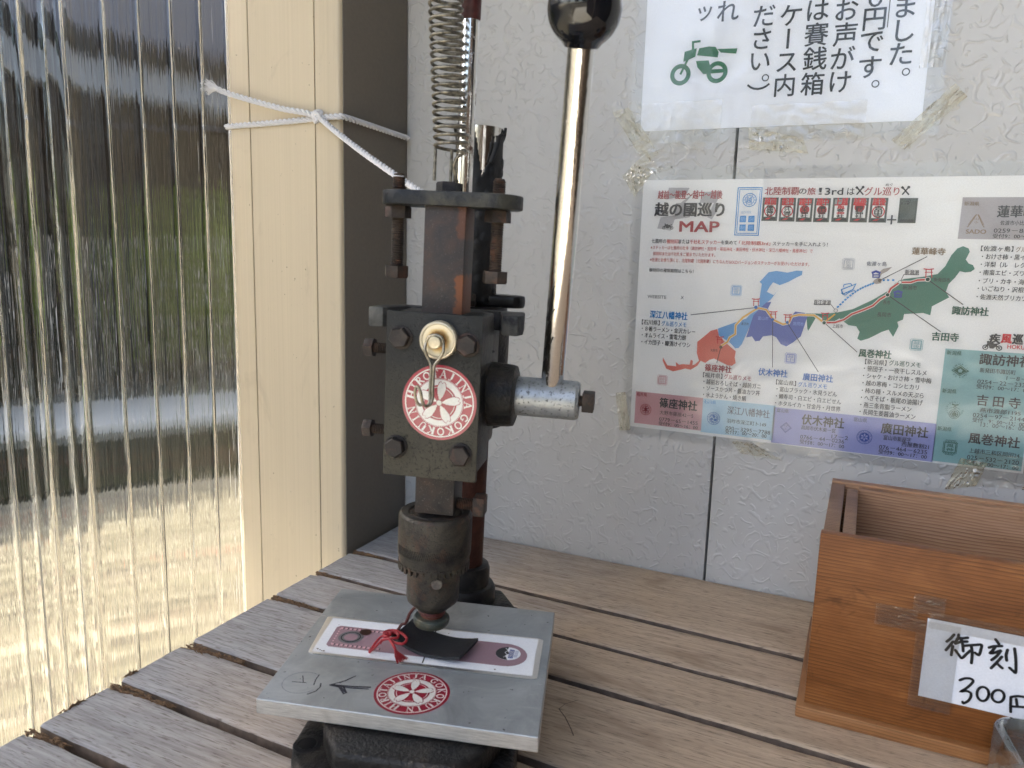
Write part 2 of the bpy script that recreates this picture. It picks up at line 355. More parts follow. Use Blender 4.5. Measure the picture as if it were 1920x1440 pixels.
def make_film(name, tint=(1, 1, 1), rough=.12, wav=.4, ws=60, wd=.002, base=.02, stretch=(1, 1, 1), extra=0.0, ecol=(.7, .66, .5), escale=300):
    s = NT(name); s.t.nodes.remove(s.b)
    f = s.noise(ws, 3, .5, .6, stretch=stretch); nrm = s.bump(f, wav, wd)
    tr = s.n('ShaderNodeBsdfTransparent'); tr.inputs[0].default_value = (*tint, 1)
    gl = s.n('ShaderNodeBsdfGlossy'); gl.inputs['Roughness'].default_value = rough; s.L(nrm, gl.inputs['Normal'])
    fr = s.n('ShaderNodeFresnel'); fr.inputs[0].default_value = 1.5; s.L(nrm, fr.inputs['Normal'])
    mx = s.n('ShaderNodeMixShader'); s.L(s.math('ADD', s.math('MULTIPLY', fr.outputs[0], 1.5), base), mx.inputs[0]); s.L(tr.outputs[0], mx.inputs[1]); s.L(gl.outputs[0], mx.inputs[2])
    o = mx.outputs[0]
    if extra:
        df = s.n('ShaderNodeBsdfDiffuse'); df.inputs[0].default_value = (*ecol, 1)
        e = s.ramp(s.noise(escale, 4, .7, 1.5), [(.42, 0), (.62, 1)])
        m2 = s.n('ShaderNodeMixShader'); s.L(s.math('ADD', s.math('MULTIPLY', e, extra), extra*.25), m2.inputs[0]); s.L(o, m2.inputs[1]); s.L(df.outputs[0], m2.inputs[2]); o = m2.outputs[0]
    s.L(o, s.out.inputs[0]); return s.m
MAT['film'] = make_film('laminating_film', rough=.15, wav=.55, ws=12, wd=.004, base=0.01)
MAT['tape'] = make_film('aged_clear_tape', (.96, .94, .86), .2, .9, 220, .0012, .05, (1, 2.5, 1), .16, (.56, .48, .28), 130)
MAT['tape_clear'] = make_film('clear_tape', (.97, .96, .94), .16, .7, 150, .0008, .04, (1, 1, 1), .03, (.6, .5, .4), 500)
def make_glass():
    s = NT('jar_glass'); s.b.inputs['Transmission Weight'].default_value = 1; s.b.inputs['IOR'].default_value = 1.46
    s.set((.96, .99, .985), .02, 0, s.bump(s.noise(40, 2), .1, .001)); return s.m
MAT['glass'] = make_glass()

# ------------------------------------------------------------------ mesh helpers
def catmull(pts, n=8):
    P = [Vector(p) for p in pts]; P = [P[0]*2-P[1]]+P+[P[-1]*2-P[-2]]; out = []
    for i in range(1, len(P)-2):
        a, b, c, d = P[i-1:i+3]
        for k in range(n):
            t = k/n
            out.append(.5*((2*b)+(c-a)*t+(2*a-5*b+4*c-d)*t*t+(3*b-a-3*c+d)*t**3))
    out.append(P[-2]); return out
class MB:
    def __init__(s): s.v = []; s.f = []; s.mi = []; s.mats = []
    def mat(s, m):
        m = MAT[m] if isinstance(m, str) else m
        if m not in s.mats: s.mats.append(m)
        return s.mats.index(m)
    def add(s, vs, fs, m=None, M=None):
        o = len(s.v); i = s.mat(m) if m else 0
        s.v += [tuple(M @ Vector(v)) if M else tuple(v) for v in vs]
        s.f += [tuple(o+k for k in f) for f in fs]; s.mi += [i]*len(fs)
        return s
    def box(s, x0, x1, y0, y1, z0, z1, bev=0, m=None, M=None, seg=2):
        bm = bmesh.new(); bmesh.ops.create_cube(bm, size=1)
        for v in bm.verts: v.co = Vector((x0+(v.co.x+.5)*(x1-x0), y0+(v.co.y+.5)*(y1-y0), z0+(v.co.z+.5)*(z1-z0)))
        if bev: bmesh.ops.bevel(bm, geom=bm.edges[:], offset=bev, segments=seg, affect='EDGES', profile=.6)
        s.bm(bm, m, M); return s
    def bm(s, bm, m=None, M=None):
        bm.verts.index_update()
        s.add([v.co.copy() for v in bm.verts], [[v.index for v in f.verts] for f in bm.faces], m, M); bm.free()
    def lathe(s, prof, n=40, M=None, m=None, cap=True):
        vs = []; fs = []
        for r, z in prof:
            for k in range(n): a = 2*math.pi*k/n; vs.append((r*math.cos(a), r*math.sin(a), z))
        for i in range(len(prof)-1):
            for k in range(n): fs.append((i*n+k, i*n+(k+1) % n, (i+1)*n+(k+1) % n, (i+1)*n+k))
        if cap:
            fs.append(tuple(reversed(range(n)))); fs.append(tuple((len(prof)-1)*n+k for k in range(n)))
        return s.add(vs, fs, m, M)
    def tube(s, pts, r, n=10, m=None, M=None, cap=True):
        P = [Vector(p) for p in pts]; vs = []; fs = []; up = None
        for i, p in enumerate(P):
            t = (P[min(i+1, len(P)-1)]-P[max(i-1, 0)]).normalized()
            if up is None: up = t.orthogonal().normalized()
            else: up = (up-t*up.dot(t)).normalized()
            b = t.cross(up); rr = r(i/(len(P)-1)) if callable(r) else r
            for k in range(n): a = 2*math.pi*k/n; vs.append(p+up*(rr*math.cos(a))+b*(rr*math.sin(a)))
        for i in range(len(P)-1):
            for k in range(n): fs.append((i*n+k, i*n+(k+1) % n, (i+1)*n+(k+1) % n, (i+1)*n+k))
        if cap: fs.append(tuple(reversed(range(n)))); fs.append(tuple((len(P)-1)*n+k for k in range(n)))
        return s.add(vs, fs, m, M)
    def prism(s, pts, z0, z1, bev=0, m=None, M=None, seg=2):
        bm = bmesh.new(); vs = [bm.verts.new((x, y, z0)) for x, y in pts]; f = bm.faces.new(vs)
        e = bmesh.ops.extrude_face_region(bm, geom=[f])
        for v in e['geom']:
            if isinstance(v, bmesh.types.BMVert): v.co.z = z1
        bmesh.ops.recalc_face_normals(bm, faces=bm.faces[:])
        if bev: bmesh.ops.bevel(bm, geom=bm.edges[:], offset=bev, segments=seg, affect='EDGES', profile=.6)
        s.bm(bm, m, M); return s
    def build(s, name, mat=None, parent=None, M=None, sharp=35, smooth=True, **props):
        me = bpy.data.meshes.new(name); me.from_pydata([tuple(v) for v in s.v], [], s.f); me.validate()
        if mat is not None and not s.mats: s.mats = [MAT[mat] if isinstance(mat, str) else mat]
        for q in s.mats: me.materials.append(q)
        if len(s.mats) > 1 and len(me.polygons) == len(s.mi): me.polygons.foreach_set('material_index', s.mi)
        if smooth:
            me.polygons.foreach_set('use_smooth', [True]*len(me.polygons)); me.set_sharp_from_angle(angle=R(sharp))
        o = bpy.data.objects.new(name, me); C.objects.link(o)
        if parent: o.parent = parent
        if M: o.matrix_local = M
        for k, v in props.items(): o[k] = v
        return o
def empty(name, loc, rz=0, **props):
    o = bpy.data.objects.new(name, None); C.objects.link(o); o.location = loc; o.rotation_euler = (0, 0, rz); o.empty_display_size = .02
    for k, v in props.items(): o[k] = v
    return o
T = Matrix.Translation
def rotm(a, ax): return Matrix.Rotation(a, 4, ax)
def axis_m(p, d):   # local z -> direction d at p
    return T(Vector(p)) @ Vector(d).normalized().to_track_quat('Z', 'Y').to_matrix().to_4x4()
def hexprof(mb, r, h, M=None, m=None, cham=.12):
    # hexagonal head with a turned chamfer on top, local z = 0..h
    vs = []; fs = []; n = 6
    rings = [(r, 0), (r, h*(1-cham*1.2)), (r*.90, h)]
    for q, z in rings:
        for k in range(n): a = R(60*k); vs.append((q*math.cos(a), q*math.sin(a), z))
    for i in range(2):
        for k in range(n): fs.append((i*n+k, i*n+(k+1) % n, (i+1)*n+(k+1) % n, (i+1)*n+k))
    fs.append(tuple(reversed(range(n)))); fs.append(tuple(2*n+k for k in range(n)))
    mb.add(vs, fs, m, M)
def thread(mb, r, z0, z1, pitch=.001, M=None, m=None, n=20, depth=.0006):
    pr = []; k = int((z1-z0)/pitch)
    for i in range(k): z = z0+i*pitch; pr += [(r-depth, z), (r, z+pitch*.5)]
    pr.append((r-depth, z0+k*pitch)); mb.lathe(pr, n, M, m)

# text: the built-in font, turned into mesh
_tc = {}
def glyphs(txt, bold):
    k = (txt, bold)
    if k in _tc: return _tc[k]
    cu = bpy.data.curves.new('lettering', 'FONT'); cu.body = txt; cu.size = 1; cu.resolution_u = 3; cu.offset = 0
    ob = bpy.data.objects.new('lettering', cu); C.objects.link(ob)
    dg = bpy.context.evaluated_depsgraph_get(); me = bpy.data.meshes.new_from_object(ob.evaluated_get(dg))
    vs = [(v.co.x, v.co.y) for v in me.vertices]; fs = [tuple(p.vertices) for p in me.polygons]
    bpy.data.objects.remove(ob); bpy.data.curves.remove(cu); bpy.data.meshes.remove(me)
    if not vs: vs = [(0, 0), (1, 0), (1, 1)]; fs = []
    x0 = min(v[0] for v in vs); x1 = max(v[0] for v in vs); y0 = min(v[1] for v in vs); y1 = max(v[1] for v in vs)
    _tc[k] = (vs, fs, x0, x1, y0, y1); return _tc[k]
BOLD = {0: [(0, 0, 0)], 1: [(-.012, 0, 0), (.012, 0, 1)], 2: [(-.028, .006, 0), (.028, -.006, 1), (0, .02, 2), (0, -.02, 3)],
        3: [(-.04, .02, 0), (.04, -.02, 1), (-.04, -.02, 2), (.04, .02, 3)], 4: [(-.055, .025, 0), (.055, -.025, 1), (-.055, -.025, 2), (.055, .025, 3), (0, 0, 4)]}
def put_text(mb, txt, x, zc, w, h, mat, bold, to3, depth):
    """left edge x, vertical centre zc, width w, em height h; to3(x, z, depth) -> point"""
    vs, fs, x0, x1, y0, y1 = glyphs(txt, bold)
    cjk = any(ord(c) > 0x2fff for c in txt)
    sx = w/max(1e-6, x1-x0)
    if len(txt) == 1 or not cjk: sy = h/max(1e-6, y1-y0)*(.92 if len(txt) > 1 else .9); yc = (y0+y1)/2
    else: sy = h/max(.8, (y1-y0)); yc = (y0+y1)/2
    if len(txt) == 1 and txt in 'ッーの': sy = min(sy, h*.9)
    k = min(w/max(1, len(txt)), h)
    for dx, dz, q in BOLD[min(int(math.ceil(bold)), 4)]:
        mb.add([to3(x+(vx-x0)*sx+dx*k, zc+(vy-yc)*sy+dz*k, depth+q*.000008) for vx, vy in vs], fs, mat)
def ribbon(mb, pts, w, mat, to3, depth, closed=False, cap=False):
    P = [Vector((p[0], p[1])) for p in pts]; n = len(P); L_ = []; R_ = []
    for i in range(n):
        a = P[max(i-1, 0)]; b = P[min(i+1, n-1)]
        if closed and i in (0, n-1): a = P[n-2]; b = P[1]
        d1 = (P[i]-a); d2 = (b-P[i])
        d = (d1.normalized() if d1.length > 1e-9 else Vector((0, 0)))+(d2.normalized() if d2.length > 1e-9 else Vector((0, 0)))
        d = d.normalized() if d.length > 1e-6 else Vector((1, 0))
        nn = Vector((-d.y, d.x)); ref = d2 if d2.length > 1e-9 else d1
        c = abs(nn.dot(Vector((-ref.y, ref.x)).normalized())); k = w/2/max(c, .5)
        L_.append(P[i]+nn*k); R_.append(P[i]-nn*k)
    vs = [to3(p.x, p.y, depth) for p in L_]+[to3(p.x, p.y, depth) for p in R_]
    mb.add(vs, [(n+i, n+i+1, i+1, i) for i in range(n-1)], mat)
    if cap:
        for p in (P[0], P[-1]): disc(mb, p.x, p.y, w/2, mat, to3, depth+.00002, n=10)
def disc(mb, x, z, r, mat, to3, depth, n=28):
    mb.add([to3(x+r*math.cos(2*math.pi*k/n), z+r*math.sin(2*math.pi*k/n), depth) for k in range(n)], [tuple(range(n))], mat)
def ring(mb, x, z, ro, ri, mat, to3, depth, n=44, a0=0, a1=360):
    k = n+1; A = [R(a0+(a1-a0)*i/n) for i in range(k)]
    vs = [to3(x+ro*math.cos(a), z+ro*math.sin(a), depth) for a in A]+[to3(x+ri*math.cos(a), z+ri*math.sin(a), depth) for a in A]
    mb.add(vs, [(i, i+1, k+i+1, k+i) for i in range(n)], mat)
def fill(mb, pts, mat, to3, depth):
    from mathutils.geometry import tessellate_polygon
    tri = tessellate_polygon([[Vector((p[0], p[1], 0)) for p in pts]])
    mb.add([to3(p[0], p[1], depth) for p in pts], [tuple(t) for t in tri], mat)
# serif capitals from strokes: (x0,y0,x1,y1,width) in a unit box; arcs as polylines
def serif(ch):
    W, t = .26, .10
    def st(*p, w=W): return (list(p), w)
    def sf(x, y, l=.30): return ([(x-l/2, y), (x+l/2, y)], t)
    el = lambda cx, cy, rx, ry, a0, a1: [(cx+rx*math.cos(R(a0+(a1-a0)*i/14)), cy+ry*math.sin(R(a0+(a1-a0)*i/14))) for i in range(15)]
    b, p = .035, .965
    return {
     'H': [st((.2, 0), (.2, 1)), st((.8, 0), (.8, 1)), st((.2, .5), (.8, .5), w=.09), sf(.2, b), sf(.2, p), sf(.8, b), sf(.8, p)],
     'I': [st((.5, 0), (.5, 1), w=.2), sf(.5, b, .42), sf(.5, p, .42)],
     'R': [st((.25, 0), (.25, 1)), (el(.42, .74, .28, .23, 90, -90), .13), st((.22, .97), (.45, .97), w=.07), st((.22, .51), (.45, .51), w=.07), st((.45, .5), (.82, .04), w=.17), sf(.25, b), sf(.15, p, .25), sf(.85, b, .22)],
     'O': [(el(.5, .5, .37, .44, 0, 360), .15)],
     'T': [st((.5, 0), (.5, 1)), st((.08, .955), (.92, .955), w=.09), st((.1, .75), (.1, .96), w=.06), st((.9, .75), (.9, .96), w=.06), sf(.5, b)],
     'A': [st((.2, .03), (.5, 1), w=.08), st((.5, 1), (.82, .03), w=.18), st((.3, .33), (.72, .33), w=.07), sf(.17, b, .26), sf(.83, b, .3)],
     'J': [st((.6, 1), (.6, .2)), ([(.6, .25), (.52, .06), (.34, .0), (.22, .08)], .12), sf(.6, p, .36)],
     'N': [st((.2, 0), (.2, 1), w=.07), st((.2, 1), (.8, 0), w=.17), st((.8, 0), (.8, 1), w=.07), sf(.2, b, .24), sf(.14, p, .26), sf(.8, p, .24)],
     'G': [(el(.52, .5, .38, .44, 50, 330), .15), st((.8, .1), (.8, .42), w=.14), sf(.78, .44, .34), st((.8, .72), (.8, .95), w=.06)],
     'K': [st((.24, 0), (.24, 1)), st((.28, .42), (.78, .95), w=.08), st((.42, .55), (.84, .04), w=.17), sf(.24, b), sf(.24, p), sf(.78, p, .26), sf(.85, b, .26)],
     'U': [st((.2, 1), (.2, .32)), ([(.2, .36), (.26, .12), (.46, .03), (.66, .1), (.76, .34), (.76, 1)], .1), sf(.2, p), sf(.76, p, .26)],
    }.get(ch, [])
MAT['strip_film'] = make_film('strip_laminate', (.93, .94, .93), .35, .3, 60, .001, .0, (1, 1, 1), .10, (.42, .42, .40), 300)
MAT['post_side'] = simple('shaded_post_tone', (.155, .132, .104), .5, nscale=300, namp=.06, bump=.05)  # darker copy of the post tone, shade of the side face painted in
MAT['leaf_c'] = simple('sunlit_leaf', (.30, .38, .05), .8, nscale=12, namp=.5, bump=0)
MAT['glass'] = make_film('clear_jar_glass', (.90, .93, .93), .03, .25, 60, .002, .05, (1, 1, 1), .10, (.6, .65, .66), 60)
MAT['plug'] = make_cast('worn_plug', (.09, .08, .07), (.26, .23, .19), rough=.5, bs=900, bst=.3)
MAT['graphite2'] = simple('scratch_mark', (.13, .095, .07), .8, nscale=800, namp=.4, bump=0)
MAT['cup2'] = simple('worn_steel_stud', (.50, .45, .34), .3, .6, nscale=400, namp=.25, bump=.2)
# ------- printed matter, millimetres on the wall: x along the wall, z above the ground
TEXTS=[('越前〜能登〜越中〜越後',-168.1,1030.1,53.1,6.8,'rd',2),
('越の國巡り',-170.0,1018.1,57.2,11.1,'dk',3),
('MAP',-148.2,1004.3,32.3,9.2,'rd',3),
('北陸制覇',-82.1,1032.6,25.5,6.2,'rd',1),
('の',-56.5,1032.2,5.4,6.1,'dk',1),
('旅',-50.4,1032.3,6.1,6.1,'rd',1),
('！',-42.3,1032.2,2.6,5.8,'dk',1),
('3rd',-37.6,1032.0,12.9,5.7,'dk',2),
('は',-21.8,1031.9,5.1,5.8,'dk',1),
('グル巡り',-9.8,1031.9,23.6,6.2,'rd',1),
('めぐ',4.2,1036.6,4.9,2.0,'dk',1),
('＋',7.9,1011.0,5.7,7.3,'dk',4),
('七箇所の',-171.3,991.9,12.4,3.7,'dk',1),
('御刻印',-158.4,991.8,9.9,3.7,'rd2',1),
('または',-148.2,991.9,9.0,3.5,'dk',1),
('千社札ステッカー',-138.9,991.9,25.2,3.5,'rd2',1),
('を集めて',-113.3,991.9,12.5,3.4,'dk',1),
('「北陸制覇3rd」',-99.0,991.8,24.2,3.3,'rd2',1),
('ステッカーを手に入れよう！',-72.9,991.8,40.8,3.3,'dk',1),
('※ステッカーは七箇所の社寺（諏訪神社・吉田寺・篠座神社・廣田神社・伏木神社・深江八幡神社・風巻神社）で',-171.8,986.5,129.3,3.1,'rd2',0),
('御刻印または千社札をご提示でいただけます。',-169.5,981.4,52.1,3.1,'rd2',0),
('※佐渡とお参り頂くと、北陸制覇（北陸制覇）にちなんだGOLDバージョンのステッカーがお受けいただけます。',-171.8,976.2,127.7,3.2,'rd2',0),
('御刻印の種類期間はこちら！',-172.0,967.5,37.7,3.2,'dk',1),
('WEBSITE',-172.2,944.9,16.4,3.0,'gy',0),
('X',-143.6,945.3,2.8,3.0,'gy',0),
('深江八幡神社',-169.1,929.8,32.3,6.5,'bl',2),
('【石川県】',-175.8,922.7,15.6,4.4,'dk',1),
('グル巡りメモ',-158.6,922.6,21.4,4.4,'bl',1),
('・８番ラーメン・金沢カレー',-175.5,917.1,46.1,4.4,'dk',1),
('・オムライス・雷電力餅',-175.2,911.6,38.5,4.5,'dk',1),
('・イカ団子・糠漬けイワシ',-175.2,905.6,42.4,4.5,'dk',1),
('・越前おろしそば・越前ガニ',-119.6,875.8,46.7,4.4,'dk',1),
('・ソースかつ丼・醤油カツ丼',-119.3,870.3,46.2,4.4,'dk',1),
('・水ようかん・焼き鯖',-119.1,864.5,35.4,4.4,'dk',1),
('・富山ブラック・氷見うどん',-60.4,875.3,45.7,4.2,'dk',1),
('・鱒寿司・白エビ・白エビせん',-60.4,869.4,49.3,4.2,'dk',1),
('・ホタルイカ・甘金丹・月世界',-60.5,863.6,49.4,4.2,'dk',1),
('篠座神社',-119.1,887.8,21.8,6.0,'br',2),
('【福井県】',-120.3,881.4,16.0,4.4,'dk',1),
('グル巡りメモ',-102.9,881.5,22.0,4.3,'br',1),
('伏木神社',-75.6,888.1,22.5,6.0,'bl2',2),
('廣田神社',-41.1,887.2,22.3,5.9,'bl2',2),
('【富山県】',-61.2,880.9,15.3,4.2,'dk',1),
('グル巡りメモ',-44.2,880.7,21.6,4.1,'bl2',1),
('福井県',-176.8,858.9,9.2,3.4,'br',1),
('篠座神社',-155.9,853.7,32.3,8.5,'dk',2),
('大野市篠座42－5',-155.4,844.9,29.2,3.8,'dk',0),
('0779－65－1455',-155.4,838.9,33.4,3.6,'dk',0),
('受付9：00〜16：00',-155.7,835.1,34.0,3.6,'dk',1),
('石川県',-117.8,858.6,9.9,3.2,'bl',1),
('深江八幡神社',-98.1,853.4,34.1,6.9,'gy2',1),
('羽咋市深江町ト149',-97.9,844.2,31.8,3.8,'dk',0),
('090－3295－7788',-98.4,838.0,36.1,3.6,'dk',0),
('受付7：00〜20：00',-98.6,834.9,33.6,3.7,'dk',1),
('富山県',-58.7,857.6,9.2,3.1,'gy2',1),
('伏木神社',-38.9,852.4,31.6,8.4,'dk',2),
('高岡市伏木東一宮',-38.8,845.7,25.7,3.6,'dk',1),
('17－2',-15.6,841.0,12.2,3.6,'dk',0),
('0766－44－0236',-38.9,837.8,33.0,3.7,'dk',0),
('受付8：00〜17：00',-39.0,833.9,33.3,3.7,'dk',1),
('富山県',-0.7,856.8,9.5,3.4,'gy2',1),
('廣田神社',19.4,852.2,32.4,8.4,'dk',2),
('富山市新屋字',21.7,845.0,19.2,3.9,'dk',1),
('西屋敷割21',34.7,841.4,18.7,3.9,'dk',1),
('076－464－6235',19.3,837.0,33.3,3.7,'dk',0),
('受付9：00〜17：00',19.3,833.4,33.5,3.7,'dk',1),
('風巻神社',-2.0,909.6,22.6,6.3,'gn',3),
('【新潟県】',3.0,903.1,15.0,4.3,'dk',1),
('グル巡りメモ',19.8,903.6,21.5,4.2,'gn',1),
('・笹団子・一夜干しスルメ',2.6,897.8,43.3,4.3,'dk',1),
('・シャケ・おけさ柿・雪中梅',2.6,892.1,47.1,4.3,'dk',1),
('・越の寒梅・コシヒカリ',2.7,886.4,39.2,4.3,'dk',1),
('・柿の種・スルメの天ぷら',2.8,880.4,42.9,4.3,'dk',1),
('・へぎそば・栃尾の油揚げ',2.7,874.8,43.0,4.4,'dk',1),
('・燕三条背脂ラーメン',2.8,869.0,35.8,4.4,'dk',1),
('・長岡生姜醤油ラーメン',2.8,863.5,39.1,4.4,'dk',1),
('吉田寺',46.6,926.0,17.3,6.3,'gn',3),
('諏訪神社',57.6,946.0,23.1,6.2,'gn',3),
('蓮華峰寺',26.8,988.4,21.9,5.2,'bn',2),
('佐渡ヶ島',-3.1,978.2,13.8,3.4,'gy2',1),
('新潟港',23.7,972.7,9.4,3.6,'dk',1),
('新潟市',23.3,961.2,9.5,3.5,'dk',0),
('新発田市',43.4,967.8,10.4,3.1,'dk',0),
('長岡市',7.9,940.0,9.7,3.6,'dk',0),
('燕市',11.0,949.3,5.0,3.2,'dk',0),
('直江津港',-38.3,947.1,12.6,3.9,'dk',1),
('上越市',-23.0,929.2,7.6,3.2,'dk',0),
('富山市',-79.5,931.9,8.2,3.0,'lb',0),
('高岡市',-52.2,929.1,7.9,3.0,'lb',0),
('金沢市',-92.3,926.5,5.9,2.3,'dk',0),
('大野市',-115.5,902.7,5.7,2.4,'dk',0),
('新潟県',56.9,1022.8,9.4,3.0,'bn',1),
('蓮華峰寺',78.2,1017.4,30.8,8.1,'dk',2),
('佐渡市小比叡',80.8,1009.5,17.2,3.3,'dk',1),
('0259－86',77.4,1004.0,20.3,3.3,'dk',0),
('受付9：00〜',77.1,1000.2,20.3,3.3,'dk',1),
('SADO',60.1,1003.1,12.6,3.2,'bn',3),
('【佐渡ヶ島】',70.9,991.3,19.9,3.9,'dk',1),
('グル巡',92.4,991.1,9.4,3.9,'bn',1),
('・おけさ柿・黒イ',72.1,985.6,26.4,4.0,'dk',1),
('・洋梨（ル\u3000レク',72.0,980.0,27.2,4.0,'dk',1),
('・南蛮エビ・ズワ',71.9,974.3,27.6,3.9,'dk',1),
('・ブリ・カキ・海',72.1,968.3,27.9,4.0,'dk',1),
('・いごねり・沢根',72.0,962.7,28.5,4.0,'dk',1),
('・佐渡天然ブリカツ',72.0,956.7,30.9,4.0,'dk',1),
('疾',83.6,927.2,6.3,7.3,'dk',4),
('風',91.0,927.4,6.2,7.3,'red',4),
('巡り',97.9,927.5,11.8,7.3,'dk',4),
('HOKURIKU',95.3,921.8,19.1,3.1,'red',2),
('新潟県',57.6,914.5,9.6,3.3,'gn',1),
('諏訪神社',79.1,911.6,32.7,8.1,'dk',2),
('新発田市諏訪町',80.1,903.3,22.5,3.6,'dk',1),
('1－8－9',97.4,898.9,15.0,3.4,'dk',0),
('0254－22－2339',79.5,894.7,32.3,3.5,'dk',0),
('受付9：00〜17：00',79.3,891.1,32.9,3.5,'dk',1),
('新潟県',57.7,885.7,9.3,3.4,'gn',1),
('吉 田 寺', 80.8, 881.0, 27.3, 8.1, 'dk', 2),
('燕市渡部1195',83.4,873.8,25.7,3.6,'dk',1),
('0254－97－2144',79.4,869.5,32.6,3.5,'dk',0),
('受付\u30009：00〜12：00',79.6,865.9,32.8,3.5,'dk',1),
('13：00〜16：00',85.2,862.8,27.6,3.5,'dk',0),
('新潟県',57.6,856.7,9.4,3.4,'gn',1),
('風巻神社',78.7,851.9,32.5,8.2,'dk',2),
('上越市三和区岡田24',79.9,842.5,32.1,3.7,'dk',1),
('025－532－2120',79.2,837.1,33.1,3.7,'dk',0),
('受付9：00〜17：00',79.1,833.2,33.4,3.7,'dk',1),
('新',-99.30000000000001,1010.7,3.7,4.0,'pb',0),
('制',-99.10000000000001,1003.8,3.7,4.0,'pb',0),
('潟',-92.7,1010.7,3.7,4.0,'pb',0),
('覇',-92.5,1003.9,3.7,4.0,'pb',0),
('SLOWRIDE',-99.1,1016.1,7.6,2.2,'pb2',0),
('越',-96.0,1025.7,4.6,5.4,'bl',1),
('越',-81.55,1024.69,4.16,6.19,'red',4),
('前',-76.91,1024.69,4.16,6.19,'red',4),
('篠',-79.77,1020.48,5.24,2.56,'dk2',4),
('座',-79.77,1018.25,5.24,2.56,'dk2',4),
('神',-79.77,1016.02,5.24,2.56,'dk2',4),
('社',-79.77,1013.79,5.24,2.56,'dk2',4),
('能',-68.37,1024.39,4.13,6.14,'red',4),
('登',-63.76,1024.39,4.13,6.14,'red',4),
('深',-66.6,1020.55,5.19,1.71,'dk2',4),
('江',-66.6,1019.06,5.19,1.71,'dk2',4),
('八',-66.6,1017.58,5.19,1.71,'dk2',4),
('幡',-66.6,1016.09,5.19,1.71,'dk2',4),
('神',-66.6,1014.61,5.19,1.71,'dk2',4),
('社',-66.6,1013.12,5.19,1.71,'dk2',4),
('越',-55.58,1024.19,4.1,6.08,'red',4),
('中',-51.02,1024.19,4.1,6.08,'red',4),
('伏',-53.82,1019.98,5.15,2.56,'dk2',4),
('木',-53.82,1017.75,5.15,2.56,'dk2',4),
('神',-53.82,1015.52,5.15,2.56,'dk2',4),
('社',-53.82,1013.29,5.15,2.56,'dk2',4),
('越',-42.89,1024.09,4.06,6.03,'red',4),
('中',-38.37,1024.09,4.06,6.03,'red',4),
('廣',-41.15,1019.88,5.1,2.56,'dk2',4),
('田',-41.15,1017.65,5.1,2.56,'dk2',4),
('神',-41.15,1015.42,5.1,2.56,'dk2',4),
('社',-41.15,1013.19,5.1,2.56,'dk2',4),
('上',-29.64,1024.29,4.2,6.24,'red',4),
('越',-24.96,1024.29,4.2,6.24,'red',4),
('風',-27.84,1020.08,5.28,2.56,'red',4),
('巻',-27.84,1017.85,5.28,2.56,'dk2',4),
('神',-27.84,1015.62,5.28,2.56,'red',4),
('社',-27.84,1013.39,5.28,2.56,'dk2',4),
('越',-16.54,1024.19,4.2,6.24,'red',4),
('後',-11.86,1024.19,4.2,6.24,'red',4),
('諏',-14.74,1019.98,5.28,2.56,'dk2',4),
('訪',-14.74,1017.75,5.28,2.56,'dk2',4),
('神',-14.74,1015.52,5.28,2.56,'dk2',4),
('社',-14.74,1013.29,5.28,2.56,'dk2',4),
('越',-3.34,1024.19,4.2,6.24,'red',4),
('後',1.34,1024.19,4.2,6.24,'red',4),
('吉',-1.54,1019.61,5.28,3.42,'dk2',4),
('田',-1.54,1016.64,5.28,3.42,'dk2',4),
('寺',-1.54,1013.66,5.28,3.42,'dk2',4),
('佐',16.37,1023.99,4.23,6.29,'tg2',4),
('渡',21.09,1023.99,4.23,6.29,'tg2',4),
('蓮',18.19,1019.78,5.32,2.56,'tg2',4),
('華',18.19,1017.55,5.32,2.56,'tg2',4),
('峰',18.19,1015.32,5.32,2.56,'tg2',4),
('寺',18.19,1013.09,5.32,2.56,'tg2',4),
('能',-100.6,954.6,4.4,2.7,'fb',1),
('登',-100.6,952.0,4.4,2.7,'fb',1),
('越',-157.1,874.7,4.4,2.7,'fr',1),
('前',-157.1,872.1,4.4,2.7,'fr',1),
('越',-53.9,902.3,4.4,2.7,'fl',1),
('中',-53.9,899.7,4.4,2.7,'fl',1),
('佐',-18.1,978.7,4.4,2.7,'fg',1),
('渡',-18.1,976.1,4.4,2.7,'fg',1),
('越',34.7,920.0,4.4,2.7,'ft',1),
('後',34.7,917.4,4.4,2.7,'ft',1)]
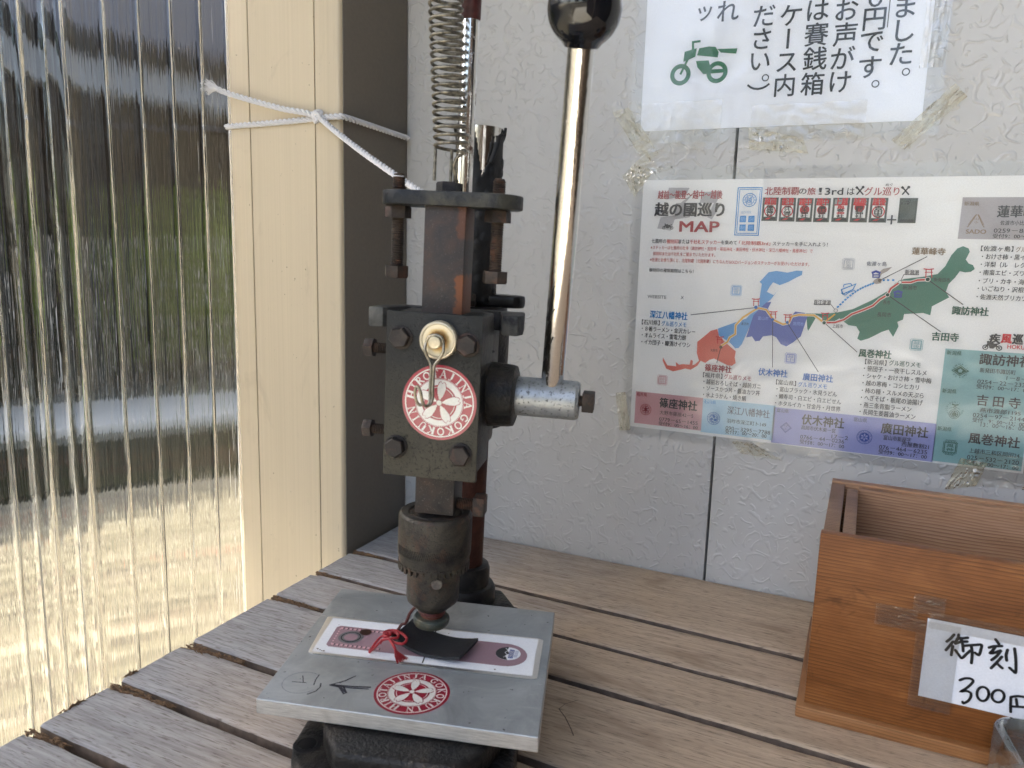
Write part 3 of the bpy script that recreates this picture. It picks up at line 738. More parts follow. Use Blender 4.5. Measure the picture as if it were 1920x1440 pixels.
POLYS=[('flag',1,[(-159.3,1035.8),(-142.1,1035.6),(-145.4,1028.9),(-161.1,1026.3)]),
('flag',1,[(-134.8,1035.6),(-145.0,1023.5),(-148.7,1023.5),(-141.7,1028.9)]),
('flag',1,[(-131.0,1032.4),(-115.8,1032.3),(-119.6,1023.5),(-133.1,1023.5)]),
('flag',1,[(-152.4,1023.5),(-135.8,1023.5),(-140.5,1011.8),(-153.4,1009.9)]),
('flag',1,[(-121.4,1023.5),(-115.1,1023.5),(-122.2,1010.2),(-125.9,1011.9)]),
('flag',1,[(-164.9,1011.6),(-151.8,1013.6),(-155.7,1000.7),(-167.2,1002.4)]),
('mlb',1,[(-48.7,970.9),(-53.3,971.0),(-59.8,969.2),(-68.4,970.3),(-74.3,968.9),(-80.5,961.1),(-78.7,959.4),(-79.6,947.7),(-79.1,942.8),(-88.7,930.9),(-110.8,921.2),(-110.0,915.7),(-100.0,909.9),(-95.7,905.7),(-93.0,906.2),(-90.6,909.6),(-88.0,917.2),(-84.4,927.5),(-79.6,938.7),(-76.4,942.0),(-70.8,947.2),(-66.6,954.1),(-65.5,955.5),(-68.9,950.9),(-74.3,953.3),(-72.5,957.4),(-70.2,961.1),(-64.9,959.1),(-58.4,962.0),(-52.4,965.8),(-48.9,967.7)]),
('mbl',2,[(-70.2,945.5),(-74.0,944.8),(-78.8,939.6),(-83.2,933.9),(-85.2,925.6),(-87.5,915.4),(-83.1,916.6),(-80.2,912.7),(-76.7,913.4),(-74.4,917.2),(-67.6,918.6),(-64.0,917.1),(-60.2,911.9),(-55.8,910.4),(-51.0,913.9),(-45.5,919.3),(-43.7,927.4),(-41.9,935.5),(-43.8,938.0),(-51.4,938.7),(-53.6,935.7),(-55.6,929.3),(-59.8,927.7),(-66.9,930.9),(-70.7,935.6),(-72.3,940.0)]),
('mrd',1,[(-111.3,920.7),(-116.6,918.9),(-122.7,912.9),(-127.1,908.8),(-126.9,899.3),(-124.6,892.9),(-127.6,889.7),(-129.9,888.6),(-129.7,892.4),(-131.6,893.2),(-132.3,888.9),(-138.0,888.8),(-141.3,888.1),(-144.3,890.2),(-143.6,886.4),(-151.3,886.7),(-155.6,893.2),(-155.6,890.2),(-152.1,883.7),(-146.2,881.8),(-141.5,883.2),(-135.8,885.2),(-131.1,884.6),(-125.7,888.5),(-123.2,893.0),(-119.3,891.4),(-115.8,894.5),(-112.2,895.8),(-106.5,893.4),(-100.9,891.1),(-97.3,890.9),(-94.3,893.5),(-95.5,898.1),(-95.0,903.3),(-101.2,907.9),(-109.5,914.8)]),
('mgn',1,[(-43.1,937.9),(-34.9,938.1),(-29.9,938.0),(-20.4,939.8),(-9.5,943.0),(3.9,951.0),(13.9,958.3),(17.9,964.3),(23.6,967.5),(36.0,969.6),(45.3,972.0),(49.7,977.8),(52.8,986.0),(56.1,990.9),(59.5,992.6),(63.2,991.1),(64.2,988.7),(62.3,983.1),(64.4,980.3),(67.3,979.2),(68.7,976.5),(66.5,974.4),(63.0,973.9),(59.4,974.5),(57.0,970.0),(53.3,965.0),(52.1,959.2),(54.7,955.2),(44.2,948.1),(43.8,941.4),(38.8,942.8),(26.3,941.3),(25.9,937.0),(22.3,935.1),(23.4,931.8),(22.3,928.3),(20.5,923.5),(16.9,928.8),(12.4,926.8),(8.1,923.9),(3.6,921.0),(-1.7,918.9),(-4.2,920.4),(-3.1,925.7),(-5.9,929.9),(-11.5,930.4),(-18.3,935.2),(-22.9,932.3),(-30.2,931.8),(-30.9,934.4),(-34.8,936.8),(-40.3,924.1),(-41.2,925.8)]),
('mgy',1,[(14.8,976.3),(11.7,972.8),(8.1,970.6),(6.3,965.9),(8.8,963.9),(5.0,962.9),(2.2,963.7),(3.2,965.8),(6.1,968.0),(6.4,972.2),(8.5,974.4)]),
('bl',2,[(-99.9,1013.2),(-95.10000000000001,1013.4000000000001),(-95.0,1008.2),(-100.0,1008.3000000000001)]),
('bl',2,[(-99.7,1006.3),(-94.9,1006.5),(-94.8,1001.3),(-99.8,1001.4)]),
('bl',2,[(-93.3,1013.2),(-88.5,1013.4000000000001),(-88.39999999999999,1008.2),(-93.39999999999999,1008.3000000000001)]),
('bl',2,[(-93.1,1006.4),(-88.3,1006.6),(-88.19999999999999,1001.4),(-93.19999999999999,1001.5)]),
('tg',1,[(-83.1,1027.6),(-71.2,1027.6),(-71.2,1009.4),(-83.1,1009.4)]),
('dk2',2,[(-82.39,1027.05),(-71.91,1027.05),(-71.91,1009.95),(-82.39,1009.95)]),
('tg',3,[(-82.03,1026.69),(-72.27,1026.69),(-72.27,1010.31),(-82.03,1010.31)]),
('tgl',4,[(-81.67,1026.51),(-72.63,1026.51),(-72.63,1022.87),(-81.67,1022.87)]),
('paper',4,[(-81.55,1022.14),(-72.75,1022.14),(-72.75,1012.68),(-81.55,1012.68)]),
('dk2',4,[(-81.67,1012.13),(-72.63,1012.13),(-72.63,1010.49),(-81.67,1010.49)]),
('red',5,[(-80.72,1010.67),(-78.34,1011.95),(-75.72,1011.95),(-77.74,1010.67)]),
('tg',1,[(-69.9,1027.3),(-58.1,1027.3),(-58.1,1009.1),(-69.9,1009.1)]),
('dk2',2,[(-69.19,1026.75),(-58.81,1026.75),(-58.81,1009.65),(-69.19,1009.65)]),
('tg',3,[(-68.84,1026.39),(-59.16,1026.39),(-59.16,1010.01),(-68.84,1010.01)]),
('tgl',4,[(-68.48,1026.21),(-59.52,1026.21),(-59.52,1022.57),(-68.48,1022.57)]),
('paper',4,[(-68.37,1021.84),(-59.63,1021.84),(-59.63,1012.38),(-68.37,1012.38)]),
('dk2',4,[(-68.48,1011.83),(-59.52,1011.83),(-59.52,1010.19),(-68.48,1010.19)]),
('red',5,[(-67.54,1010.37),(-65.18,1011.65),(-62.58,1011.65),(-64.59,1010.37)]),
('tg',1,[(-57.1,1027.1),(-45.4,1027.1),(-45.4,1008.9),(-57.1,1008.9)]),
('dk2',2,[(-56.4,1026.55),(-46.1,1026.55),(-46.1,1009.45),(-56.4,1009.45)]),
('tg',3,[(-56.05,1026.19),(-46.45,1026.19),(-46.45,1009.81),(-56.05,1009.81)]),
('tgl',4,[(-55.7,1026.01),(-46.8,1026.01),(-46.8,1022.37),(-55.7,1022.37)]),
('paper',4,[(-55.58,1021.64),(-46.92,1021.64),(-46.92,1012.18),(-55.58,1012.18)]),
('dk2',4,[(-55.7,1011.63),(-46.8,1011.63),(-46.8,1009.99),(-55.7,1009.99)]),
('red',5,[(-54.76,1010.17),(-52.42,1011.45),(-49.85,1011.45),(-51.84,1010.17)]),
('tg',1,[(-44.4,1027.0),(-32.8,1027.0),(-32.8,1008.8),(-44.4,1008.8)]),
('dk2',2,[(-43.7,1026.45),(-33.5,1026.45),(-33.5,1009.35),(-43.7,1009.35)]),
('tg',3,[(-43.36,1026.09),(-33.84,1026.09),(-33.84,1009.71),(-43.36,1009.71)]),
('tgl',4,[(-43.01,1025.91),(-34.19,1025.91),(-34.19,1022.27),(-43.01,1022.27)]),
('paper',4,[(-42.89,1021.54),(-34.31,1021.54),(-34.31,1012.08),(-42.89,1012.08)]),
('dk2',4,[(-43.01,1011.53),(-34.19,1011.53),(-34.19,1009.89),(-43.01,1009.89)]),
('red',5,[(-42.08,1010.07),(-39.76,1011.35),(-37.21,1011.35),(-39.18,1010.07)]),
('tg',1,[(-31.2,1027.2),(-19.2,1027.2),(-19.2,1009.0),(-31.2,1009.0)]),
('dk2',2,[(-30.48,1026.65),(-19.92,1026.65),(-19.92,1009.55),(-30.48,1009.55)]),
('tg',3,[(-30.12,1026.29),(-20.28,1026.29),(-20.28,1009.91),(-30.12,1009.91)]),
('tgl',4,[(-29.76,1026.11),(-20.64,1026.11),(-20.64,1022.47),(-29.76,1022.47)]),
('paper',4,[(-29.64,1021.74),(-20.76,1021.74),(-20.76,1012.28),(-29.64,1012.28)]),
('dk2',4,[(-29.76,1011.73),(-20.64,1011.73),(-20.64,1010.09),(-29.76,1010.09)]),
('red',5,[(-28.8,1010.27),(-26.4,1011.55),(-23.76,1011.55),(-25.8,1010.27)]),
('tg',1,[(-18.1,1027.1),(-6.1,1027.1),(-6.1,1008.9),(-18.1,1008.9)]),
('dk2',2,[(-17.38,1026.55),(-6.82,1026.55),(-6.82,1009.45),(-17.38,1009.45)]),
('tg',3,[(-17.02,1026.19),(-7.18,1026.19),(-7.18,1009.81),(-17.02,1009.81)]),
('tgl',4,[(-16.66,1026.01),(-7.54,1026.01),(-7.54,1022.37),(-16.66,1022.37)]),
('paper',4,[(-16.54,1021.64),(-7.66,1021.64),(-7.66,1012.18),(-16.54,1012.18)]),
('dk2',4,[(-16.66,1011.63),(-7.54,1011.63),(-7.54,1009.99),(-16.66,1009.99)]),
('red',5,[(-15.7,1010.17),(-13.3,1011.45),(-10.66,1011.45),(-12.7,1010.17)]),
('tg',1,[(-4.9,1027.1),(7.1,1027.1),(7.1,1008.9),(-4.9,1008.9)]),
('dk2',2,[(-4.18,1026.55),(6.38,1026.55),(6.38,1009.45),(-4.18,1009.45)]),
('tg',3,[(-3.82,1026.19),(6.02,1026.19),(6.02,1009.81),(-3.82,1009.81)]),
('tgl',4,[(-3.46,1026.01),(5.66,1026.01),(5.66,1022.37),(-3.46,1022.37)]),
('paper',4,[(-3.34,1021.64),(5.54,1021.64),(5.54,1012.18),(-3.34,1012.18)]),
('dk2',4,[(-3.46,1011.63),(5.66,1011.63),(5.66,1009.99),(-3.46,1009.99)]),
('red',5,[(-2.5,1010.17),(-0.1,1011.45),(2.54,1011.45),(0.5,1010.17)]),
('tg2',1,[(14.8,1026.9),(26.9,1026.9),(26.9,1008.7),(14.8,1008.7)]),
('dk2',2,[(15.53,1026.35),(26.17,1026.35),(26.17,1009.25),(15.53,1009.25)]),
('tg2',3,[(15.89,1025.99),(25.81,1025.99),(25.81,1009.61),(15.89,1009.61)]),
('dk2',4,[(16.25,1025.81),(25.45,1025.81),(25.45,1022.17),(16.25,1022.17)]),
('dk2',4,[(16.25,1011.43),(25.45,1011.43),(25.45,1009.79),(16.25,1009.79)]),
('fb',2,[(-102.08,957.78),(-101.52,957.78),(-101.52,957.22),(-102.08,957.22)]),
('fb',2,[(-102.08,949.38),(-101.52,949.38),(-101.52,948.82),(-102.08,948.82)]),
('fb',2,[(-94.48,950.18),(-93.92,950.18),(-93.92,949.62),(-94.48,949.62)]),
('fb',2,[(-102.88,950.18),(-102.32,950.18),(-102.32,949.62),(-102.88,949.62)]),
('fb',2,[(-101.23,957.78),(-100.67,957.78),(-100.67,957.22),(-101.23,957.22)]),
('fb',2,[(-101.23,949.38),(-100.67,949.38),(-100.67,948.82),(-101.23,948.82)]),
('fb',2,[(-94.48,951.03),(-93.92,951.03),(-93.92,950.47),(-94.48,950.47)]),
('fb',2,[(-102.88,951.03),(-102.32,951.03),(-102.32,950.47),(-102.88,950.47)]),
('fb',2,[(-100.38,957.78),(-99.82,957.78),(-99.82,957.22),(-100.38,957.22)]),
('fb',2,[(-100.38,949.38),(-99.82,949.38),(-99.82,948.82),(-100.38,948.82)]),
('fb',2,[(-94.48,951.88),(-93.92,951.88),(-93.92,951.32),(-94.48,951.32)]),
('fb',2,[(-102.88,951.88),(-102.32,951.88),(-102.32,951.32),(-102.88,951.32)]),
('fb',2,[(-99.53,957.78),(-98.97,957.78),(-98.97,957.22),(-99.53,957.22)]),
('fb',2,[(-99.53,949.38),(-98.97,949.38),(-98.97,948.82),(-99.53,948.82)]),
('fb',2,[(-94.48,952.73),(-93.92,952.73),(-93.92,952.17),(-94.48,952.17)]),
('fb',2,[(-102.88,952.73),(-102.32,952.73),(-102.32,952.17),(-102.88,952.17)]),
('fb',2,[(-98.68,957.78),(-98.12,957.78),(-98.12,957.22),(-98.68,957.22)]),
('fb',2,[(-98.68,949.38),(-98.12,949.38),(-98.12,948.82),(-98.68,948.82)]),
('fb',2,[(-94.48,953.58),(-93.92,953.58),(-93.92,953.02),(-94.48,953.02)]),
('fb',2,[(-102.88,953.58),(-102.32,953.58),(-102.32,953.02),(-102.88,953.02)]),
('fb',2,[(-97.83,957.78),(-97.27,957.78),(-97.27,957.22),(-97.83,957.22)]),
('fb',2,[(-97.83,949.38),(-97.27,949.38),(-97.27,948.82),(-97.83,948.82)]),
('fb',2,[(-94.48,954.43),(-93.92,954.43),(-93.92,953.87),(-94.48,953.87)]),
('fb',2,[(-102.88,954.43),(-102.32,954.43),(-102.32,953.87),(-102.88,953.87)]),
('fb',2,[(-96.98,957.78),(-96.42,957.78),(-96.42,957.22),(-96.98,957.22)]),
('fb',2,[(-96.98,949.38),(-96.42,949.38),(-96.42,948.82),(-96.98,948.82)]),
('fb',2,[(-94.48,955.28),(-93.92,955.28),(-93.92,954.72),(-94.48,954.72)]),
('fb',2,[(-102.88,955.28),(-102.32,955.28),(-102.32,954.72),(-102.88,954.72)]),
('fb',2,[(-96.13,957.78),(-95.57,957.78),(-95.57,957.22),(-96.13,957.22)]),
('fb',2,[(-96.13,949.38),(-95.57,949.38),(-95.57,948.82),(-96.13,948.82)]),
('fb',2,[(-94.48,956.13),(-93.92,956.13),(-93.92,955.57),(-94.48,955.57)]),
('fb',2,[(-102.88,956.13),(-102.32,956.13),(-102.32,955.57),(-102.88,955.57)]),
('fb',2,[(-95.28,957.78),(-94.72,957.78),(-94.72,957.22),(-95.28,957.22)]),
('fb',2,[(-95.28,949.38),(-94.72,949.38),(-94.72,948.82),(-95.28,948.82)]),
('fb',2,[(-94.48,956.98),(-93.92,956.98),(-93.92,956.42),(-94.48,956.42)]),
('fb',2,[(-102.88,956.98),(-102.32,956.98),(-102.32,956.42),(-102.88,956.42)]),
('fr',2,[(-158.58,877.88),(-158.02,877.88),(-158.02,877.32),(-158.58,877.32)]),
('fr',2,[(-158.58,869.48),(-158.02,869.48),(-158.02,868.92),(-158.58,868.92)]),
('fr',2,[(-150.98,870.28),(-150.42,870.28),(-150.42,869.72),(-150.98,869.72)]),
('fr',2,[(-159.38,870.28),(-158.82,870.28),(-158.82,869.72),(-159.38,869.72)]),
('fr',2,[(-157.73,877.88),(-157.17,877.88),(-157.17,877.32),(-157.73,877.32)]),
('fr',2,[(-157.73,869.48),(-157.17,869.48),(-157.17,868.92),(-157.73,868.92)]),
('fr',2,[(-150.98,871.13),(-150.42,871.13),(-150.42,870.57),(-150.98,870.57)]),
('fr',2,[(-159.38,871.13),(-158.82,871.13),(-158.82,870.57),(-159.38,870.57)]),
('fr',2,[(-156.88,877.88),(-156.32,877.88),(-156.32,877.32),(-156.88,877.32)]),
('fr',2,[(-156.88,869.48),(-156.32,869.48),(-156.32,868.92),(-156.88,868.92)]),
('fr',2,[(-150.98,871.98),(-150.42,871.98),(-150.42,871.42),(-150.98,871.42)]),
('fr',2,[(-159.38,871.98),(-158.82,871.98),(-158.82,871.42),(-159.38,871.42)]),
('fr',2,[(-156.03,877.88),(-155.47,877.88),(-155.47,877.32),(-156.03,877.32)]),
('fr',2,[(-156.03,869.48),(-155.47,869.48),(-155.47,868.92),(-156.03,868.92)]),
('fr',2,[(-150.98,872.83),(-150.42,872.83),(-150.42,872.27),(-150.98,872.27)]),
('fr',2,[(-159.38,872.83),(-158.82,872.83),(-158.82,872.27),(-159.38,872.27)]),
('fr',2,[(-155.18,877.88),(-154.62,877.88),(-154.62,877.32),(-155.18,877.32)]),
('fr',2,[(-155.18,869.48),(-154.62,869.48),(-154.62,868.92),(-155.18,868.92)]),
('fr',2,[(-150.98,873.68),(-150.42,873.68),(-150.42,873.12),(-150.98,873.12)]),
('fr',2,[(-159.38,873.68),(-158.82,873.68),(-158.82,873.12),(-159.38,873.12)]),
('fr',2,[(-154.33,877.88),(-153.77,877.88),(-153.77,877.32),(-154.33,877.32)]),
('fr',2,[(-154.33,869.48),(-153.77,869.48),(-153.77,868.92),(-154.33,868.92)]),
('fr',2,[(-150.98,874.53),(-150.42,874.53),(-150.42,873.97),(-150.98,873.97)]),
('fr',2,[(-159.38,874.53),(-158.82,874.53),(-158.82,873.97),(-159.38,873.97)]),
('fr',2,[(-153.48,877.88),(-152.92,877.88),(-152.92,877.32),(-153.48,877.32)]),
('fr',2,[(-153.48,869.48),(-152.92,869.48),(-152.92,868.92),(-153.48,868.92)]),
('fr',2,[(-150.98,875.38),(-150.42,875.38),(-150.42,874.82),(-150.98,874.82)]),
('fr',2,[(-159.38,875.38),(-158.82,875.38),(-158.82,874.82),(-159.38,874.82)]),
('fr',2,[(-152.63,877.88),(-152.07,877.88),(-152.07,877.32),(-152.63,877.32)]),
('fr',2,[(-152.63,869.48),(-152.07,869.48),(-152.07,868.92),(-152.63,868.92)]),
('fr',2,[(-150.98,876.23),(-150.42,876.23),(-150.42,875.67),(-150.98,875.67)]),
('fr',2,[(-159.38,876.23),(-158.82,876.23),(-158.82,875.67),(-159.38,875.67)]),
('fr',2,[(-151.78,877.88),(-151.22,877.88),(-151.22,877.32),(-151.78,877.32)]),
('fr',2,[(-151.78,869.48),(-151.22,869.48),(-151.22,868.92),(-151.78,868.92)]),
('fr',2,[(-150.98,877.08),(-150.42,877.08),(-150.42,876.52),(-150.98,876.52)]),
('fr',2,[(-159.38,877.08),(-158.82,877.08),(-158.82,876.52),(-159.38,876.52)]),
('fl',2,[(-55.38,905.48),(-54.82,905.48),(-54.82,904.92),(-55.38,904.92)]),
('fl',2,[(-55.38,897.08),(-54.82,897.08),(-54.82,896.52),(-55.38,896.52)]),
('fl',2,[(-47.78,897.88),(-47.22,897.88),(-47.22,897.32),(-47.78,897.32)]),
('fl',2,[(-56.18,897.88),(-55.62,897.88),(-55.62,897.32),(-56.18,897.32)]),
('fl',2,[(-54.53,905.48),(-53.97,905.48),(-53.97,904.92),(-54.53,904.92)]),
('fl',2,[(-54.53,897.08),(-53.97,897.08),(-53.97,896.52),(-54.53,896.52)]),
('fl',2,[(-47.78,898.73),(-47.22,898.73),(-47.22,898.17),(-47.78,898.17)]),
('fl',2,[(-56.18,898.73),(-55.62,898.73),(-55.62,898.17),(-56.18,898.17)]),
('fl',2,[(-53.68,905.48),(-53.12,905.48),(-53.12,904.92),(-53.68,904.92)]),
('fl',2,[(-53.68,897.08),(-53.12,897.08),(-53.12,896.52),(-53.68,896.52)]),
('fl',2,[(-47.78,899.58),(-47.22,899.58),(-47.22,899.02),(-47.78,899.02)]),
('fl',2,[(-56.18,899.58),(-55.62,899.58),(-55.62,899.02),(-56.18,899.02)]),
('fl',2,[(-52.83,905.48),(-52.27,905.48),(-52.27,904.92),(-52.83,904.92)]),
('fl',2,[(-52.83,897.08),(-52.27,897.08),(-52.27,896.52),(-52.83,896.52)]),
('fl',2,[(-47.78,900.43),(-47.22,900.43),(-47.22,899.87),(-47.78,899.87)]),
('fl',2,[(-56.18,900.43),(-55.62,900.43),(-55.62,899.87),(-56.18,899.87)]),
('fl',2,[(-51.98,905.48),(-51.42,905.48),(-51.42,904.92),(-51.98,904.92)]),
('fl',2,[(-51.98,897.08),(-51.42,897.08),(-51.42,896.52),(-51.98,896.52)]),
('fl',2,[(-47.78,901.28),(-47.22,901.28),(-47.22,900.72),(-47.78,900.72)]),
('fl',2,[(-56.18,901.28),(-55.62,901.28),(-55.62,900.72),(-56.18,900.72)]),
('fl',2,[(-51.13,905.48),(-50.57,905.48),(-50.57,904.92),(-51.13,904.92)]),
('fl',2,[(-51.13,897.08),(-50.57,897.08),(-50.57,896.52),(-51.13,896.52)]),
('fl',2,[(-47.78,902.13),(-47.22,902.13),(-47.22,901.57),(-47.78,901.57)]),
('fl',2,[(-56.18,902.13),(-55.62,902.13),(-55.62,901.57),(-56.18,901.57)]),
('fl',2,[(-50.28,905.48),(-49.72,905.48),(-49.72,904.92),(-50.28,904.92)]),
('fl',2,[(-50.28,897.08),(-49.72,897.08),(-49.72,896.52),(-50.28,896.52)]),
('fl',2,[(-47.78,902.98),(-47.22,902.98),(-47.22,902.42),(-47.78,902.42)]),
('fl',2,[(-56.18,902.98),(-55.62,902.98),(-55.62,902.42),(-56.18,902.42)]),
('fl',2,[(-49.43,905.48),(-48.87,905.48),(-48.87,904.92),(-49.43,904.92)]),
('fl',2,[(-49.43,897.08),(-48.87,897.08),(-48.87,896.52),(-49.43,896.52)]),
('fl',2,[(-47.78,903.83),(-47.22,903.83),(-47.22,903.27),(-47.78,903.27)]),
('fl',2,[(-56.18,903.83),(-55.62,903.83),(-55.62,903.27),(-56.18,903.27)]),
('fl',2,[(-48.58,905.48),(-48.02,905.48),(-48.02,904.92),(-48.58,904.92)]),
('fl',2,[(-48.58,897.08),(-48.02,897.08),(-48.02,896.52),(-48.58,896.52)]),
('fl',2,[(-47.78,904.68),(-47.22,904.68),(-47.22,904.12),(-47.78,904.12)]),
('fl',2,[(-56.18,904.68),(-55.62,904.68),(-55.62,904.12),(-56.18,904.12)]),
('fg',2,[(-19.58,981.88),(-19.02,981.88),(-19.02,981.32),(-19.58,981.32)]),
('fg',2,[(-19.58,973.48),(-19.02,973.48),(-19.02,972.92),(-19.58,972.92)]),
('fg',2,[(-11.98,974.28),(-11.42,974.28),(-11.42,973.72),(-11.98,973.72)]),
('fg',2,[(-20.38,974.28),(-19.82,974.28),(-19.82,973.72),(-20.38,973.72)]),
('fg',2,[(-18.73,981.88),(-18.17,981.88),(-18.17,981.32),(-18.73,981.32)]),
('fg',2,[(-18.73,973.48),(-18.17,973.48),(-18.17,972.92),(-18.73,972.92)]),
('fg',2,[(-11.98,975.13),(-11.42,975.13),(-11.42,974.57),(-11.98,974.57)]),
('fg',2,[(-20.38,975.13),(-19.82,975.13),(-19.82,974.57),(-20.38,974.57)]),
('fg',2,[(-17.88,981.88),(-17.32,981.88),(-17.32,981.32),(-17.88,981.32)]),
('fg',2,[(-17.88,973.48),(-17.32,973.48),(-17.32,972.92),(-17.88,972.92)]),
('fg',2,[(-11.98,975.98),(-11.42,975.98),(-11.42,975.42),(-11.98,975.42)]),
('fg',2,[(-20.38,975.98),(-19.82,975.98),(-19.82,975.42),(-20.38,975.42)]),
('fg',2,[(-17.03,981.88),(-16.47,981.88),(-16.47,981.32),(-17.03,981.32)]),
('fg',2,[(-17.03,973.48),(-16.47,973.48),(-16.47,972.92),(-17.03,972.92)]),
('fg',2,[(-11.98,976.83),(-11.42,976.83),(-11.42,976.27),(-11.98,976.27)]),
('fg',2,[(-20.38,976.83),(-19.82,976.83),(-19.82,976.27),(-20.38,976.27)]),
('fg',2,[(-16.18,981.88),(-15.62,981.88),(-15.62,981.32),(-16.18,981.32)]),
('fg',2,[(-16.18,973.48),(-15.62,973.48),(-15.62,972.92),(-16.18,972.92)]),
('fg',2,[(-11.98,977.68),(-11.42,977.68),(-11.42,977.12),(-11.98,977.12)]),
('fg',2,[(-20.38,977.68),(-19.82,977.68),(-19.82,977.12),(-20.38,977.12)]),
('fg',2,[(-15.33,981.88),(-14.77,981.88),(-14.77,981.32),(-15.33,981.32)]),
('fg',2,[(-15.33,973.48),(-14.77,973.48),(-14.77,972.92),(-15.33,972.92)]),
('fg',2,[(-11.98,978.53),(-11.42,978.53),(-11.42,977.97),(-11.98,977.97)]),
('fg',2,[(-20.38,978.53),(-19.82,978.53),(-19.82,977.97),(-20.38,977.97)]),
('fg',2,[(-14.48,981.88),(-13.92,981.88),(-13.92,981.32),(-14.48,981.32)]),
('fg',2,[(-14.48,973.48),(-13.92,973.48),(-13.92,972.92),(-14.48,972.92)]),
('fg',2,[(-11.98,979.38),(-11.42,979.38),(-11.42,978.82),(-11.98,978.82)]),
('fg',2,[(-20.38,979.38),(-19.82,979.38),(-19.82,978.82),(-20.38,978.82)]),
('fg',2,[(-13.63,981.88),(-13.07,981.88),(-13.07,981.32),(-13.63,981.32)]),
('fg',2,[(-13.63,973.48),(-13.07,973.48),(-13.07,972.92),(-13.63,972.92)]),
('fg',2,[(-11.98,980.23),(-11.42,980.23),(-11.42,979.67),(-11.98,979.67)]),
('fg',2,[(-20.38,980.23),(-19.82,980.23),(-19.82,979.67),(-20.38,979.67)]),
('fg',2,[(-12.78,981.88),(-12.22,981.88),(-12.22,981.32),(-12.78,981.32)]),
('fg',2,[(-12.78,973.48),(-12.22,973.48),(-12.22,972.92),(-12.78,972.92)]),
('fg',2,[(-11.98,981.08),(-11.42,981.08),(-11.42,980.52),(-11.98,980.52)]),
('fg',2,[(-20.38,981.08),(-19.82,981.08),(-19.82,980.52),(-20.38,980.52)]),
('ft',2,[(33.22,923.18),(33.78,923.18),(33.78,922.62),(33.22,922.62)]),
('ft',2,[(33.22,914.78),(33.78,914.78),(33.78,914.22),(33.22,914.22)]),
('ft',2,[(40.82,915.58),(41.38,915.58),(41.38,915.02),(40.82,915.02)]),
('ft',2,[(32.42,915.58),(32.98,915.58),(32.98,915.02),(32.42,915.02)]),
('ft',2,[(34.07,923.18),(34.63,923.18),(34.63,922.62),(34.07,922.62)]),
('ft',2,[(34.07,914.78),(34.63,914.78),(34.63,914.22),(34.07,914.22)]),
('ft',2,[(40.82,916.43),(41.38,916.43),(41.38,915.87),(40.82,915.87)]),
('ft',2,[(32.42,916.43),(32.98,916.43),(32.98,915.87),(32.42,915.87)]),
('ft',2,[(34.92,923.18),(35.48,923.18),(35.48,922.62),(34.92,922.62)]),
('ft',2,[(34.92,914.78),(35.48,914.78),(35.48,914.22),(34.92,914.22)]),
('ft',2,[(40.82,917.28),(41.38,917.28),(41.38,916.72),(40.82,916.72)]),
('ft',2,[(32.42,917.28),(32.98,917.28),(32.98,916.72),(32.42,916.72)]),
('ft',2,[(35.77,923.18),(36.33,923.18),(36.33,922.62),(35.77,922.62)]),
('ft',2,[(35.77,914.78),(36.33,914.78),(36.33,914.22),(35.77,914.22)]),
('ft',2,[(40.82,918.13),(41.38,918.13),(41.38,917.57),(40.82,917.57)]),
('ft',2,[(32.42,918.13),(32.98,918.13),(32.98,917.57),(32.42,917.57)]),
('ft',2,[(36.62,923.18),(37.18,923.18),(37.18,922.62),(36.62,922.62)]),
('ft',2,[(36.62,914.78),(37.18,914.78),(37.18,914.22),(36.62,914.22)]),
('ft',2,[(40.82,918.98),(41.38,918.98),(41.38,918.42),(40.82,918.42)]),
('ft',2,[(32.42,918.98),(32.98,918.98),(32.98,918.42),(32.42,918.42)]),
('ft',2,[(37.47,923.18),(38.03,923.18),(38.03,922.62),(37.47,922.62)]),
('ft',2,[(37.47,914.78),(38.03,914.78),(38.03,914.22),(37.47,914.22)]),
('ft',2,[(40.82,919.83),(41.38,919.83),(41.38,919.27),(40.82,919.27)]),
('ft',2,[(32.42,919.83),(32.98,919.83),(32.98,919.27),(32.42,919.27)]),
('ft',2,[(38.32,923.18),(38.88,923.18),(38.88,922.62),(38.32,922.62)]),
('ft',2,[(38.32,914.78),(38.88,914.78),(38.88,914.22),(38.32,914.22)]),
('ft',2,[(40.82,920.68),(41.38,920.68),(41.38,920.12),(40.82,920.12)]),
('ft',2,[(32.42,920.68),(32.98,920.68),(32.98,920.12),(32.42,920.12)]),
('ft',2,[(39.17,923.18),(39.73,923.18),(39.73,922.62),(39.17,922.62)]),
('ft',2,[(39.17,914.78),(39.73,914.78),(39.73,914.22),(39.17,914.22)]),
('ft',2,[(40.82,921.53),(41.38,921.53),(41.38,920.97),(40.82,920.97)]),
('ft',2,[(32.42,921.53),(32.98,921.53),(32.98,920.97),(32.42,920.97)]),
('ft',2,[(40.02,923.18),(40.58,923.18),(40.58,922.62),(40.02,922.62)]),
('ft',2,[(40.02,914.78),(40.58,914.78),(40.58,914.22),(40.02,914.22)]),
('ft',2,[(40.82,922.38),(41.38,922.38),(41.38,921.82),(40.82,921.82)]),
('ft',2,[(32.42,922.38),(32.98,922.38),(32.98,921.82),(32.42,921.82)]),
('cpk',1,[(-177.7,861.3),(-118.8,861.3),(-118.8,832.8),(-177.7,832.8)]),
('cbl',1,[(-118.9,861.0),(-60.1,861.0),(-60.1,831.8),(-118.9,831.8)]),
('clv',1,[(-61.1,859.8),(56.9,859.8),(56.9,830.0),(-61.1,830.0)]),
('cgn',1,[(56.4,917.4),(114.5,917.4),(114.5,831.0),(56.4,831.0)]),
('cgy',1,[(55.5,1027.3),(102.6,1027.3),(102.6,997.8),(55.5,997.8)])]
